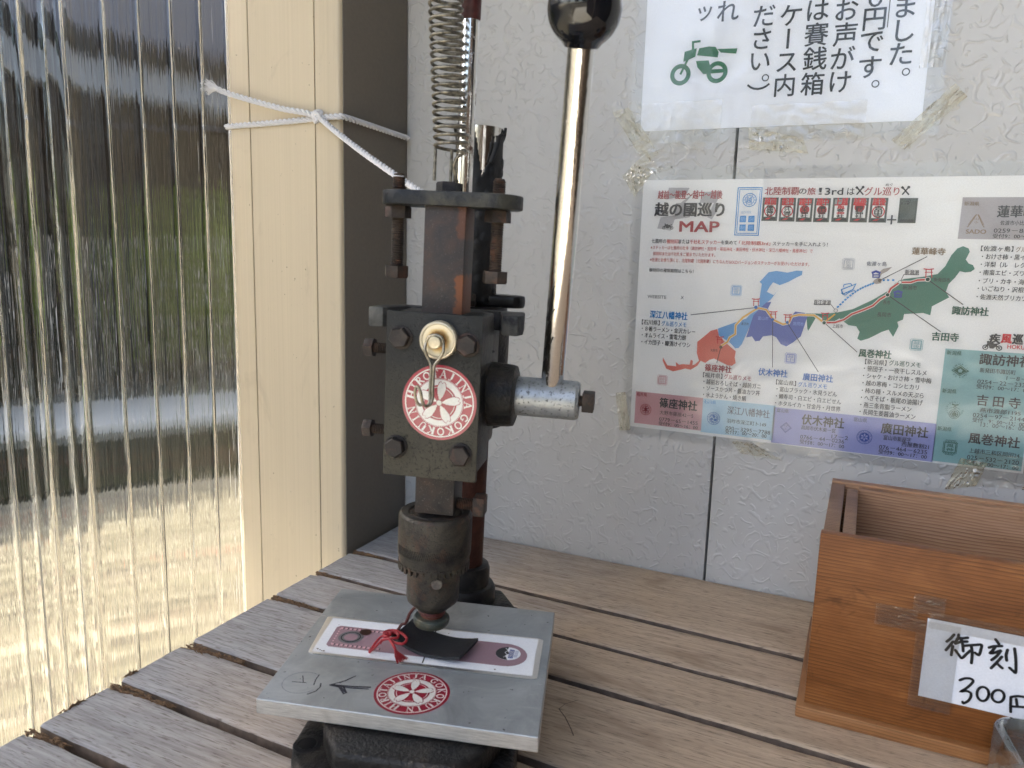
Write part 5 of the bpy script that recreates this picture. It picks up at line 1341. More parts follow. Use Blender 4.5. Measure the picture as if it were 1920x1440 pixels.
def emblem(kind, x, z, r, c):
    d = D0+LY*4
    if kind == 'flower':
        disc(gmb, x, z, r*.98, c, t3, d, 30)
        for k in range(6):
            a = R(60*k+30); px, pz = math.cos(a), math.sin(a)
            fill(gmb, [(x+px*r*.12, z+pz*r*.12), (x+px*r*.5-pz*r*.2, z+pz*r*.5+px*r*.2), (x+px*r*.85, z+pz*r*.85), (x+px*r*.5+pz*r*.2, z+pz*r*.5-px*r*.2)], 'clv', t3, d+LY)
    elif kind == 'cross':
        for k in range(6): a = R(60*k+30); ribbon(gmb, [(x, z), (x+r*.9*math.cos(a), z+r*.9*math.sin(a))], .7, c, t3, d)
        disc(gmb, x, z+.6, 1.3, c, t3, d); ribbon(gmb, [(x-1.7, z-1.2), (x+1.7, z-1.2)], .8, c, t3, d+LY)
    elif kind == 'tomoe':
        for k in range(3): a = R(120*k+80); disc(gmb, x+1.7*math.cos(a), z+1.7*math.sin(a), 1.25, c, t3, d); ring(gmb, x, z, 3.2, 2.5, c, t3, d+LY, 12, 120*k+80, 120*k+160)
    elif kind == 'grid':
        ribbon(gmb, [(x-r, z), (x+r, z)], .5, c, t3, d); ribbon(gmb, [(x, z-r), (x, z+r)], .5, c, t3, d); 
        for k in range(4): a = R(90*k+45); disc(gmb, x+r*.45*math.cos(a), z+r*.45*math.sin(a), .55, c, t3, d)
    elif kind == 'kichi':
        ribbon(gmb, [(x-2.2, z+3.6), (x, z+3.0), (x+2.2, z+3.6)], .9, c, t3, d); ring(gmb, x, z+1.4, 1.0, .5, c, t3, d)
        for k in range(-3, 4):
            if k: ribbon(gmb, [(x+k*.7, z+1.3), (x+k*1.2, z+.9-abs(k)*.35)], .18, c, t3, d)
    elif kind == 'diamond':
        for s, q in ((5.8, c), (4.9, 'cgn'), (4.4, c)): fill(gmb, [(x-s, z), (x-s*.5, z+s*.33), (x, z+s*.72), (x+s*.5, z+s*.33), (x+s, z), (x+s*.5, z-s*.33), (x, z-s*.72), (x-s*.5, z-s*.33)], q, t3, d+LY*(6-s))
        for k in range(5): a = R(72*k+90); disc(gmb, x+.95*math.cos(a), z+.95*math.sin(a), .6, 'cgn', t3, d+LY*3, 12)
        disc(gmb, x, z, .4, 'cgn', t3, d+LY*3.5, 10)
    elif kind == 'fushiki':
        for s, w in ((r, .7), (r*.78, .35)): ribbon(gmb, [(x-s, z), (x, z+s), (x+s, z), (x, z-s), (x-s, z)], w, c, t3, d)
        put_text(gmb, '伏', x-1.5, z+1.1, 3, 2.4, c, 1, t3, d); put_text(gmb, '木', x-1.4, z-1.3, 2.8, 2.2, c, 1, t3, d)
    elif kind == 'kaze':
        ribbon(gmb, [(x-r*.8, z+r*.8), (x+r*.8, z+r*.8), (x+r*.8, z-r*.8), (x-r*.8, z-r*.8), (x-r*.8, z+r*.8)], .5, c, t3, d)
        for i in range(8):
            o = (i-3.5)*1.05
            for qx, qz in ((o, r*.98), (o, -r*.98), (r*.98, o), (-r*.98, o)): ribbon(gmb, [(x+qx-.3, z+qz), (x+qx+.3, z+qz)], .7, c, t3, d)
        put_text(gmb, '風', x-2.3, z+1.5, 4.6, 3.0, c, 1, t3, d); put_text(gmb, '神', x-2.3, z-1.6, 4.6, 3.0, c, 1, t3, d)
        put_text(gmb, 'KAZAMAKI', x-3.3, z+r+.9, 6.6, 1.0, c, 2, t3, d); put_text(gmb, 'SHRINE', x-2.8, z-r-.9, 5.6, 1.0, c, 2, t3, d)
    elif kind == 'sado':
        for s in (-1, 1):
            ribbon(gmb, [(x+s*.4, z+4.4), (x+s*4.4, z-3.4)], .7, c, t3, d); ribbon(gmb, [(x+s*1.2, z+3.8), (x+s*5.0, z-3.0)], .3, c, t3, d)
            for k in (-1, 0, 1): ribbon(gmb, [(x+s*4.4, z-3.4), (x+s*(5.2+k*.5), z-4.9+abs(k)*.3)], .25, c, t3, d)
        put_text(gmb, '山', x-1.2, z+1.2, 2.4, 2.0, c, 1, t3, d); put_text(gmb, '小', x-1.2, z-1.2, 2.4, 2.2, c, 1, t3, d)
    elif kind == 'moto':
        s = r/9.5
        for k in (-1, 1): ring(gmb, x+k*3.3*s, z-1.4*s, 1.45*s, .95*s, c, t3, d, 22); disc(gmb, x+k*3.3*s, z-1.4*s, .5*s, c, t3, d, 10)
        fill(gmb, [(x-3.4*s, z-1.2*s), (x-2.6*s, z+.9*s), (x-2.9*s, z+1.9*s), (x-2.1*s, z+2.3*s), (x-1.6*s, z+1.3*s), (x-.4*s, z+1.7*s), (x+.8*s, z+.9*s), (x+2.2*s, z+1.1*s), (x+3.7*s, z+1.8*s), (x+3.3*s, z+.9*s), (x+2.0*s, z+.2*s), (x+3.4*s, z-1.2*s), (x+1.4*s, z-.9*s), (x+.6*s, z-1.9*s), (x-1.2*s, z-1.8*s), (x-1.8*s, z-.3*s), (x-2.9*s, z-1.4*s)], c, t3, d+LY)
for e in EMBLEMS: emblem(*e)
for t_ in TEXTS:
    s_, x, z, w, h, c, bd = t_
    if c == 'gn' and bd == 3: put_text(tmb, s_, x-.15, z, w+.3, h*1.03, 'paper', 6, t3, D0+LY*5)
    put_text(tmb, s_, x, z, w, h, c, bd, t3, D0+LY*8)
def ring_text(mb, txt, x, z, r, h, c, a0, to3, d, bold=2, span=360):
    n_ = len(txt)
    for i, ch in enumerate(txt):
        if ch == ' ': continue
        a = R(a0-(i+.0)*span/n_); vs, fs, x0, x1, y0, y1 = glyphs(ch, bold); s = h/max(.6, y1-y0)
        ox, oz = x+r*math.cos(a), z+r*math.sin(a); th = a-math.pi/2
        sx_ = min(s, (2*math.pi*r/n_*(span/360))*.85/max(.1, x1-x0)) if ch != 'I' else s
        pts = []
        for vx, vy in vs:
            lx = (vx-(x0+x1)/2)*sx_; lz = (vy-(y0+y1)/2)*s
            pts.append(to3(ox+lx*math.cos(th)-lz*math.sin(th), oz+lx*math.sin(th)+lz*math.cos(th), d))
        mb.add(pts, fs, c)
for txt, x, z, r, h, c, a0 in RING_TEXTS: ring_text(tmb, txt, x, z, r, h, c, a0, t3, D0+LY*8) if txt else None
gmb.build('printed_map', None, poster, Mq, smooth=False)
tmb.build('printed_text', None, poster, Mq, smooth=False)
film_sheet(-190, 125, 822.5, 1052, .0016, seed=1).build('laminate_film', 'film', poster, Mq)
for i, (pts, mt_) in enumerate([([(-92.4, 827.5), (-76.2, 828.5), (-50.0, 815.9), (-84.6, 817.8)], 'tape'), ([(75.1, 836.1), (92.8, 834.8), (87.4, 816.0), (66.7, 809.8)], 'tape'), ([(-195.7, 858.4), (-186.6, 860.0), (-180.3, 826.1), (-190.5, 824.6)], 'tape'), ([(-199.6, 1046.0), (-184.4, 1060.9), (-174.1, 1047.6), (-188.2, 1028.2)], 'tape'), ([(-197, 1050.), (-161.5, 1063.5), (-156.1, 1051.0), (-194.7, 1040.8)], 'tape_clear'), ([(84, 842), (122, 842), (122, 818), (84, 816)], 'tape_clear')]):
    crumple_tape(pts, i+2, m=mt_, depth=.0021).build('tape_strip', mt_, poster, Mq)
# upper notice -----------------------------------------------------
notice = empty('paper_notice', (-.08, YW, 1.08), label='white laminated notice with large vertical Japanese lettering and a small green motorbike', category='notice')
Mn = T(-notice.location)
b = MB(); b.box(-.1866, .0234, YW-.0006, YW-.0001, 1.082, 1.379); b.build('paper', 'white', notice, Mn, smooth=False)
nt = MB()
for ch, x, z, s, rot in NOTICE_CHARS:
    vs, fs, x0, x1, y0, y1 = glyphs(ch, 2.6); k = s*.98
    if ch == 'ッ': k = s*.9
    cx, cy_ = (x0+x1)/2, (y0+y1)/2; a = R(rot)
    for bx_, bz_, bq_ in ((-.010, 0, 0), (.010, 0, 1), (0, .010, 2), (0, -.010, 3)): nt.add([t3(x+bx_*k+((vx-cx)*math.cos(a)-(vy-cy_)*math.sin(a))*k, z+((vx-cx)*math.sin(a)+(vy-cy_)*math.cos(a))*k+bz_*k, D0+LY*3+bq_*.00001) for vx, vy in vs], fs, 'nk')
for c, l, x, z, ro, ri in notice_rings: ring(nt, x, z, ro, ri, 'nk', t3, D0+LY*3)
ribbon(nt, NOTICE_LINE, .6, 'nk', t3, D0+LY*3)
nt.build('printed_text', None, notice, Mn, smooth=False)
mk = MB(); d = D0+LY*4; cg = 'nkg'
ring(mk, -155.6, 1125.2, 8.3, 4.9, cg, t3, d); ring(mk, -126.3, 1125.2, 8.3, 5.0, cg, t3, d)
ribbon(mk, [(-155.6, 1125.4), (-146.6, 1144.5), (-147.0, 1149.5), (-141.0, 1149.8)], 1.7, cg, t3, d+LY)
fill(mk, [(-153.8, 1135.0), (-144.5, 1138.2), (-143.6, 1144.6), (-153.2, 1142.6)], cg, t3, d+LY*2)
fill(mk, [(-143.0, 1139.2), (-126.6, 1136.4), (-126.0, 1140.4), (-128.6, 1144.4), (-134, 1145.2), (-141.6, 1144.4)], cg, t3, d+LY)
fill(mk, [(-127.4, 1142.8), (-111.6, 1142.0), (-112.4, 1138.2), (-124.2, 1139.8)], cg, t3, d+LY*2)
fill(mk, [(-143.6, 1134.8), (-133.4, 1134.6), (-131.2, 1127.6), (-121.0, 1127.4), (-121.2, 1124.6), (-137.0, 1124.4), (-142.0, 1129.8)], cg, t3, d+LY*3)
mk.build('motorbike_picture', None, notice, Mn, smooth=False)
film_sheet(-195.5, 35, 1071.5, 1389, .0016, seed=5, wav=.0009).build('laminate_film', 'film', notice, Mn)
for i, (pts, mt_) in enumerate([([(-211.3, 1098.3), (-197.1, 1101.4), (-168.9, 1063.3), (-179.7, 1054.6)], 'tape'), ([(-98.4, 1081.6), (-57.0, 1072.4), (-52.0, 1060.5), (-96.6, 1064.6)], 'tape'), ([(42.0, 1106.2), (50.6, 1096.6), (14.3, 1061.4), (4.7, 1068.3)], 'tape'), ([(-97, 1098.), (-14, 1098), (-14, 1069), (-97, 1070)], 'tape_clear'), ([(-190, 1104), (-120, 1104), (-120, 1066), (-190, 1064)], 'tape_clear'), ([(18, 1172), (34, 1172), (34, 1118), (18, 1118)], 'tape_clear')]):
    crumple_tape(pts, i+20, depth=.0025, m=mt_).build('tape_strip', mt_, notice, Mn)

# ------------------------------------------------------------------ offering box
BX, BYF = -.0164, .4716
box = empty('money_box', (.09, .53, TABLE_Z), label='varnished wooden money box with a raised back and a handwritten 300 yen label', category='box')
ob = Vector((BX, BYF, TABLE_Z)); Mx = T(-box.location)@T(ob)
def bp(name, mt_, x0, x1, y0, y1, z0, z1, bev=.0008):
    b = MB(); b.box(x0*mm, x1*mm, y0*mm, y1*mm, z0*mm, z1*mm, bev); return b.build(name, mt_, box, Mx)
bp('base_board', 'cedar_base', 0, 205, 0, 134, 0.3, 8.6, .0016)
bp('front_board', 'cedar', 4.4, 200, 4.2, 12.6, 8.9, 119.2, .0010)
bp('side_board', 'cedar_end', 5.6, 14.6, 12.8, 124, 8.9, 119.0)
bp('side_board', 'cedar_end', 190, 199, 12.8, 124, 8.9, 119.0)
bp('inner_strip', 'cedar_end', 16.2, 23.6, 12.9, 116, 50, 118.4)
bp('back_board', 'cedar_pale', 5.6, 199, 124.2, 132, 8.9, 120.5)
b = MB(); b.box(23.9*mm, 189.6*mm, 116.3*mm, 124*mm, 20*mm, 118.8*mm, .0008); b.build('inner_back', 'cedar_pale', box, Mx)
# sloping board inside that leads coins down
b = MB(); b.prism([(13*mm, 22*mm), (116*mm, 40*mm), (116*mm, 34*mm), (13*mm, 16*mm)], 24*mm, 189*mm)
b.build('sloping_board', 'cedar_pale', box, Mx@Matrix(((0, 0, 1, 0), (1, 0, 0, 0), (0, 1, 0, 0), (0, 0, 0, 1))))
def box3(x, z, d): return (BX+x*mm, BYF+.0042-d, TABLE_Z+z*mm)
label = empty('price_label', (BX+.10, BYF+.004, TABLE_Z+.055), label='white paper label handwritten with 300 yen, taped to the wooden box', category='label')
Ml = T(-label.location)
b = MB(); lx0, lx1, lz0, lz1 = 65.2, 152, 31.2, 79.4; nx, nz = 30, 16; vs = []; fs = []
for j in range(nz+1):
    for i in range(nx+1):
        x = lx0+(lx1-lx0)*i/nx; z = lz0+(lz1-lz0)*j/nz; vs.append(box3(x, z, .0005+.00025*mnoise.noise(Vector((x*.06, z*.16, 4)))))
for j in range(nz):
    for i in range(nx): a = j*(nx+1)+i; fs.append((a, a+1, a+nx+2, a+nx+1))
b.add(vs, fs); b.build('paper', 'white', label, Ml)
b = MB()
for i, st_ in enumerate(HAND):
    pts = [(p.x, p.y) for p in catmull([(q[0], q[1], 0) for q in st_], 5)] if len(st_) > 2 else st_
    ribbon(b, pts, 1.55 if i < 18 else 1.45, 'nk', box3, .00105+.00003*(i % 5), cap=True)
b.build('handwriting', None, label, Ml, smooth=False)
def box_tape(x0, x1, z0, z1, seed, wx=20, wz=14):
    b = MB(); vs = []; fs = []
    for j in range(wz+1):
        for i in range(wx+1):
            x = x0+(x1-x0)*i/wx; z = z0+(z1-z0)*j/wz
            vs.append(box3(x, z, .0013+.0004*abs(mnoise.noise(Vector((x*.35, z*.35, seed))))))
    for j in range(wz):
        for i in range(wx): a = j*(wx+1)+i; fs.append((a, a+1, a+wx+2, a+wx+1))
    b.add(vs, fs); return b.build('tape_strip', 'tape_clear', label, Ml)
box_tape(57, 73, 82, 93, 1); box_tape(38, 60, 70, 83, 2); box_tape(60, 82, 24, 78, 3, 16, 30); box_tape(66, 120, 74, 84, 4, 30, 10)

# glass jar in the corner, rounded square
jar = empty('glass_jar', (.1190, .4350, TABLE_Z), label='clear glass jar with rounded square rim at the bottom right corner', category='jar')
def rsq(r, c, n=8):
    out = []
    for q in range(4):
        a0 = q*90; cx = (r-c)*(1 if q in (0, 3) else -1); cy_ = (r-c)*(1 if q in (0, 1) else -1)
        for k in range(n+1): a = R(a0+90*k/n); out.append((cx+c*math.cos(a), cy_+c*math.sin(a)))
    return out
b = MB(); rings_ = []
for r, c, z in [(.030, .009, .0005), (.0325, .010, .003), (.0325, .010, .044), (.0315, .011, .047), (.0295, .011, .0478), (.0280, .010, .046), (.0280, .009, .008), (.0265, .008, .006)]: rings_.append([(x, y, z) for x, y in rsq(r, c)])
n_ = len(rings_[0]); vs = [v for q in rings_ for v in q]; fs = []
for i in range(len(rings_)-1):
    for k in range(n_): fs.append((i*n_+k, i*n_+(k+1) % n_, (i+1)*n_+(k+1) % n_, (i+1)*n_+k))
fs.append(tuple(reversed(range(n_)))); fs.append(tuple((len(rings_)-1)*n_+k for k in range(n_)))
b.add(vs, fs); b.build('glass_body', 'glass', jar, rotm(R(8), 'Z')@Matrix.Diagonal((1, 1, .80, 1)), sharp=60)
# ------------------------------------------------------------------ the press
TH = R(15.5); PO = Vector((-.218, .368, TABLE_Z))
press = empty('stamping_press', PO, TH, label='rusty black hand lever stamping press with drill chuck and black ball handle', category='press')
PW = T(PO)@rotm(TH, 'Z')                                         # press frame -> world
TILT = T((0, 0, .05))@rotm(R(1.5), 'Y')@T((0, 0, -.05))          # the upper works lean slightly to the right
def pp(mb, name, mt_=None, par=None, M=None, **k): return mb.build(name, mt_, par or press, TILT@(M or Matrix()) if (par is None) else M, **k)
def child(mb, name, mt_, par, M=None, **k): return mb.build(name, mt_, par, M, **k)
# base casting
b = MB()
out = [(-52, -56), (-51, -74), (-46, -88), (-38, -97), (-26, -102), (44, -103), (56, -99), (63, -90), (65, -76), (62, -50), (56, 20), (40, 104), (-24, 104), (-46, 20)]
b.prism([(x*mm, y*mm) for x, y in out], 0, .027, .004, seg=3)
base = b.build('base', 'cast', press, sharp=50)
b = MB(); b.prism([(x*mm, y*mm) for x, y in [(-36, -64), (-34, -76), (-28, -85), (-20, -97), (40, -97), (50, -84), (56, -64), (50, 60), (28, 100), (-16, 100), (-40, 60)]], .026, .0405, .004, seg=3)
b.build('raised_bed', 'cast', base, sharp=50)
for x, y in ((-42.4, -75.5), (54.0, -77)):
    b = MB(); b.lathe([(.0075, .0), (.0072, .0010), (.0050, .0013), (.0044, .0008), (.0042, -.004)], 30, T((x*mm, y*mm, .0262)), cap=False); b.build('bolt_hole', 'cast_smooth', base)
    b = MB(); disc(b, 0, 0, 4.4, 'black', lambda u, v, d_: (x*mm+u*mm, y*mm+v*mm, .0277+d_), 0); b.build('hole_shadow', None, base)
# aluminium work plate
cor = [(-69.2, -77.0), (76.8, -79.6), (70.3, 52.4), (-76.1, 56.0)]
b = MB(); b.prism([(x*mm, y*mm) for x, y in cor], .0418, .0500, .0004, seg=1)
for i in range(len(b.f)): pass
wp = b.build('work_plate', 'alu', press, sharp=25)
wp.data.materials.append(MAT['alu_edge'])
for p in wp.data.polygons:
    if abs(p.normal.z) < .3: p.material_index = 1
def plate3(x, y, d): return (x*mm, y*mm, .0500+d)
def plain(n, c, **k): MAT[n] = simple('vinyl_'+n, c, .28, nscale=900, namp=.06, bump=.04, **k)
plain('crimson', (.30, .012, .035), **{'Coat Weight': .5}); plain('stw', (.68, .67, .63), **{'Coat Weight': .5})
plain('lv2', (.13, .135, .145)); plain('dirt', (.10, .06, .035)); plain('dirt2', (.05, .018, .012))
# guide strip
def rrect(cx0, cy0, cx1, cy1, r, n=6):
    out = []
    for (cx, cy_, a0) in ((cx1-r, cy1-r, 0), (cx0+r, cy1-r, 90), (cx0+r, cy0+r, 180), (cx1-r, cy0+r, 270)):
        for k in range(n+1): a = R(a0+90*k/n); out.append((cx+r*math.cos(a), cy_+r*math.sin(a)))
    return out
# strip is slightly skewed on the plate: map unit rectangle to the four measured corners
def quadmap(c):
    A_, B_, C_, D_ = [Vector(p) for p in c]   # TL TR BR BL
    return lambda u, v: (A_*(1-u)+B_*u)*(1-v)+(D_*(1-u)+C_*u)*v
lam = quadmap([(-68.5, 14.8), (67.6, 14.6), (69.6, -30.6), (-62.3, -29.6)])
wht = quadmap([(-64.2, 12.9), (64.6, 13.1), (66.3, -28.0), (-60.5, -27.9)])
def s3(q, z): return lambda u, v, d: (*(q(u, v)*mm), .0500+z+d)
b = MB(); vs = [(*(lam(u, v)*mm), .0502) for u, v in rrect(0, 0, 1, 1, .04)]; b.add(vs+[(x, y, z+.0005) for x, y, z in vs], [tuple(range(len(vs), 2*len(vs)))]+[(i, (i+1) % len(vs), len(vs)+(i+1) % len(vs), len(vs)+i) for i in range(len(vs))])
strip = b.build('guide_strip', 'strip_film', wp, smooth=False)
b = MB(); q3 = s3(wht, .00085); qm = lambda u, v, d: q3(u, v, d)
fill(b, [(0, 0), (0, 1), (1, 1), (1, 0)], 'white', qm, 0)
# pink band: rounded square left end, round right end
u0, u1, v0, v1 = .045, .965, .22, .83
band = [(u0+.015, v0), (u0, v0+.05), (u0, v1-.05), (u0+.015, v1)]
for k in range(13): a = R(-90+180*k/12); band.append((u1-.10+.10*math.cos(a), (v0+v1)/2-math.sin(a)*(v1-v0)/2*-1 if False else (v0+v1)/2+math.sin(-a)*(v1-v0)/2))
band = band[:4]+[(x, y) for x, y in band[4:]]
fill(b, band, 'pink', qm, .0001)
for k in range(11):
    u = u0+.03+k*.0215
    for vv in (v0+.07, v1-.07): fill(b, [(u-.007, vv-.02), (u+.004, vv-.02), (u+.004, vv+.02), (u-.007, vv+.02)], 'pinkl', qm, .0002); fill(b, [(u+.005, vv-.03), (u+.0085, vv-.03), (u+.0085, vv+.03), (u+.005, vv+.03)], 'nk', qm, .0002)
for k in range(7):
    vv = v0+.1+k*.07
    fill(b, [(u0+.018, vv-.016), (u0+.025, vv-.016), (u0+.025, vv+.016), (u0+.018, vv+.016)], 'pinkl', qm, .0002)
qe = lambda x, y, d: (x*mm, y*mm, .05095+d)
ring(b, -44.6, -8.3, 7.4, 4.1, 'lv2', qe, .0001); ring(b, -44.6, -8.3, 5.9, 5.2, 'dk', qe, .0002)
disc(b, 49.8, -7.2, 7.2, 'white', qe, .0001)
fill(b, [(49.8+7.2*math.cos(R(a)), -7.2+7.2*math.sin(R(a))) for a in range(95, 276, 12)]+[(48.5, -10), (50.5, -7), (48.8, -4)], 'dk2', qe, .0002)
ribbon(b, [(47.5, -1.5), (49.2, -4), (47.8, -6.5), (49.4, -9), (47.9, -12)], .35, 'white', qe, .0003)
fill(b, [(50.2, -2.5), (53, -2.8), (53.2, -12.2), (50.4, -12.4)], 'bl4', qe, .00025)
for k in range(4): ribbon(b, [(50.8+k*.6, -3.5), (50.8+k*.6, -11.5)], .22, 'wh', qe, .00032)
for k in range(3): ribbon(b, [(53.8+k*.7, -3.5), (53.8+k*.7, -11)], .22, 'bl4', qe, .00032)
ribbon(b, [(2.2, 13.1), (2.9, 3.5)], .7, 'nk', qe, .0002); ribbon(b, [(4.0, -20.0), (4.6, -27.8)], .7, 'nk', qe, .0002)
b.build('printed_card', None, strip, smooth=False)
for x, y, r in ((-58, -25.5, .9), (-56.3, -26.3, .7), (-55, -27, .6), (-53.7, -27, .9), (45.5, -26, .8), (-57, 4, .5), (11, 8, .5), (51.6, -21, .6)):
    b = MB(); disc(b, x, y, r*.7, 'dirt', qe, .0004, 9); b.build('dirt_speck', None, strip, smooth=False)
b = MB(); disc(b, -38.2, -1.0, 3.6, 'dirt2', qe, .0004, 20); b.build('rust_stain', None, strip, smooth=False)
def sticker(to3, rot, rad):
    b = MB(); st = lambda x, z, d: to3(x*math.cos(R(rot))-z*math.sin(R(rot)), x*math.sin(R(rot))+z*math.cos(R(rot)), d)
    k = rad; L = .00007
    disc(b, 0, 0, k, 'crimson', st, 0, 60); ring(b, 0, 0, k*.925, k*.895, 'stw', st, L, 60)
    disc(b, 0, 0, k*.645, 'stw', st, L, 50); ring(b, 0, 0, k*.635, k*.622, 'crimson', st, 2*L, 50)
    ring(b, 0, 0, k*.47, k*.425, 'crimson', st, 2*L, 50); disc(b, 0, 0, k*.405, 'crimson', st, 2*L, 50)
    for q in range(5):
        a = R(72*q+10); ca, sa = math.cos(a), math.sin(a)
        for wd, ln, mt_, dd in ((.133, .565, 'crimson', 3), (.116, .55, 'stw', 4)):
            pts = [(.06, 0), (.15, .055), (.28, wd*.8), (.40, wd), (ln-.03, wd*.72), (ln+.015, wd*.28+.01), (ln-.045, .0), (ln+.015, -wd*.28-.01), (ln-.03, -wd*.72), (.40, -wd), (.28, -wd*.8), (.15, -.055)]
            fill(b, [((u*ca-v*sa)*k, (u*sa+v*ca)*k) for u, v in pts], mt_, st, dd*L)
        for o in (-.06, .06): ribbon(b, [((.09*ca-o*.4*sa)*k, (.09*sa+o*.4*ca)*k), ((.17*ca-o*sa)*k, (.17*sa+o*ca)*k)], k*.012, 'crimson', st, 5*L)
    disc(b, 0, 0, k*.085, 'crimson', st, 5*L, 20); disc(b, 0, 0, k*.07, 'stw', st, 6*L, 20)
    for txt, aa, step in (('HIROTAJINJA', 168, 17.1), ('GOKOKUIN', -27, 19.3)):
        aa_ = aa
        for i, ch in enumerate(txt):
            a = R(aa_); aa_ -= step*(1.0 if ch != 'I' else .92)
            r0, hh, ww = k*.668, k*.208, k*.215
            if ch in 'IJ': ww *= .85
            for poly, w_ in serif(ch):
                ribbon(b, [((r0+(p[1])*hh)*math.cos(a)-(p[0]-.5)*ww*-math.sin(a)*-1 if False else (r0+p[1]*hh)*math.cos(a)+(p[0]-.5)*ww*math.sin(a), (r0+p[1]*hh)*math.sin(a)-(p[0]-.5)*ww*math.cos(a)) for p in poly], w_*ww, 'stw', st, 2*L)
    return b
sticker(lambda x, y, d: (.0069+x*mm, -.0553+y*mm, .05012+d), 83, 19.8).build('round_sticker', None, wp, smooth=False, label='crimson and white round sticker on the aluminium plate')
# felt pen arrow and pencilled sign
b = MB()
for pts, w in (([(-37.4, -57.4), (-31, -52), (-27.4, -46.5)], .7), ([(-37.4, -57.6), (-32, -58.4), (-27.4, -63.8), (-26.3, -62.6), (-30, -57.5), (-36, -56.6)], .9), ([(-36.5, -57), (-26, -56.6), (-16, -55.2)], 1.1), ([(-34, -57.6), (-26, -58.0), (-16.4, -57)], .8), ([(-33, -54.6), (-28.6, -48)], .5), ([(-31, -58.6), (-27.6, -61.8)], 1.1)):
    ribbon(b, pts, w, 'graphite', plate3, .00015, cap=True)
ribbon(b, [(-58.3, -58.6), (-50.2, -58.1)], .5, 'graphite', plate3, .00015); ribbon(b, [(-55.2, -51.9), (-53.6, -55), (-52.0, -58.4)], .45, 'graphite', plate3, .00016)
ribbon(b, [(-46.9, -49.2), (-46.8, -54), (-45.7, -59.4)], .55, 'graphite', plate3, .00017); ribbon(b, [(-42.7, -57), (-41.6, -60.5), (-42.3, -64.6), (-45.5, -68.2)], .7, 'graphite', plate3, .00018)
ring(b, -52.8, -58.2, 10.4, 10.0, 'pencil', plate3, .00012, 40, 60, 330)
b.build('pen_marks', None, wp, smooth=False)

# column with sleeve and torn rubber grip
b = MB(); b.lathe([(.0120, .050), (.0125, .052), (.0125, .236)], 40, T((.0035, .080, 0)))
col = pp(b, 'column', 'rust_pipe')
b = MB(); b.lathe([(.0205, .0385), (.0212, .041), (.0212, .050), (.0196, .0525), (.0168, .053), (.0168, .064), (.0158, .0665), (.0128, .0672)], 44, T((.0045, .080, 0)))
child(b, 'sleeve', 'cast_smooth', col)
b = MB(); b.lathe([(.0134, .2515), (.0136, .345), (.0142, .3510), (.0143, .3550), (.0132, .3555), (.0126, .3535), (.0124, .34)], 44, T((.0010, .080, 0)), cap=False)
child(b, 'tube_end', 'chrome', col)
# rubber: cylinder wrap with V tear, embossed by large pebbles
def grip():
    b = MB(); n, mrow = 120, 110; cx, cy_ = .0010, .080; vs = []; idx = {}; rr2 = random.Random(9)
    peb = [(rr2.uniform(0, 2*math.pi), rr2.uniform(.247, .358), rr2.uniform(.0020, .0034)) for _ in range(260)]
    acc = []
    for p in peb:
        if all(min(abs(p[0]-q[0]), 2*math.pi-abs(p[0]-q[0]))*.0155 > (p[2]+q[2])*.62 or abs(p[1]-q[1]) > (p[2]+q[2])*.72 for q in acc): acc.append(p)
    for j in range(mrow+1):
        z = .247+(.3555-.247)*j/mrow
        for i in range(n):
            a = 2*math.pi*i/n; z = .247+(.3555-.0045*max(0, math.cos(a+.5))-.247)*j/mrow; r = .0148+.0004*mnoise.noise(Vector((a*2, z*60, 1)))
            for pa, pz, pr in acc:
                da = abs(a-pa); da = min(da, 2*math.pi-da)*.0155; dd = math.hypot(da, (z-pz)*.8)
                if dd < pr: r += .00085*min(1, (1-dd/pr)*3.0)
            if z > .348: r += (z-.348)*.12*(1+math.sin(a*5+1))
            vs.append((cx+r*math.cos(a), cy_+r*math.sin(a), z+(.003*math.sin(a*3+.6)+.0015*math.sin(a*11) if j == mrow else 0)))
    fs = []
    for j in range(mrow):
        z = .247+(.3555-.247)*(j+.5)/mrow
        for i in range(n):
            a = 2*math.pi*(i+.5)/n; da = (a-R(289)+math.pi) % (2*math.pi)-math.pi     # facing the viewer
            t_ = (z-.3265)/.029
            if t_ > 0 and -.26*t_-.16*t_*t_ < da < .95*t_+.08*math.sin(z*900)*t_: continue
            fs.append((j*n+i, j*n+(i+1) % n, (j+1)*n+(i+1) % n, (j+1)*n+i))
    b.add(vs, fs); return b
go = child(grip(), 'rubber_grip', 'rubber', col, sharp=70)
sm = go.modifiers.new('thickness', 'SOLIDIFY'); sm.thickness = .0014; sm.offset = -1
b = MB()
b.tube(catmull([(.0140, .0715, .3420), (.0144, .0705, .3455), (.0147, .0700, .3480), (.0148, .0700, .3492)]), lambda t: .0014+.0014*max(0, t-.4), 10)
b.tube(catmull([(.0110, .0675, .3330), (.0130, .0690, .340), (.0140, .0700, .3450)]), lambda t: .0012+.0009*t, 10)
child(b, 'rubber_flap', 'rubber', col)
b = MB()
for x0, z0, x1, z1 in ((-.006, .350, -.0040, .3585), (-.0035, .351, -.0010, .3590), (-.0085, .346, .0010, .3500), (-.0060, .354, -.0005, .3575)):
    b.tube([(x0, .0655, z0), ((x0+x1)/2, .0648, (z0+z1)/2), (x1, .0650, z1)], lambda t: .0016*(1-t)+.0003, 8)
child(b, 'rubber_shred', 'rubber', col)
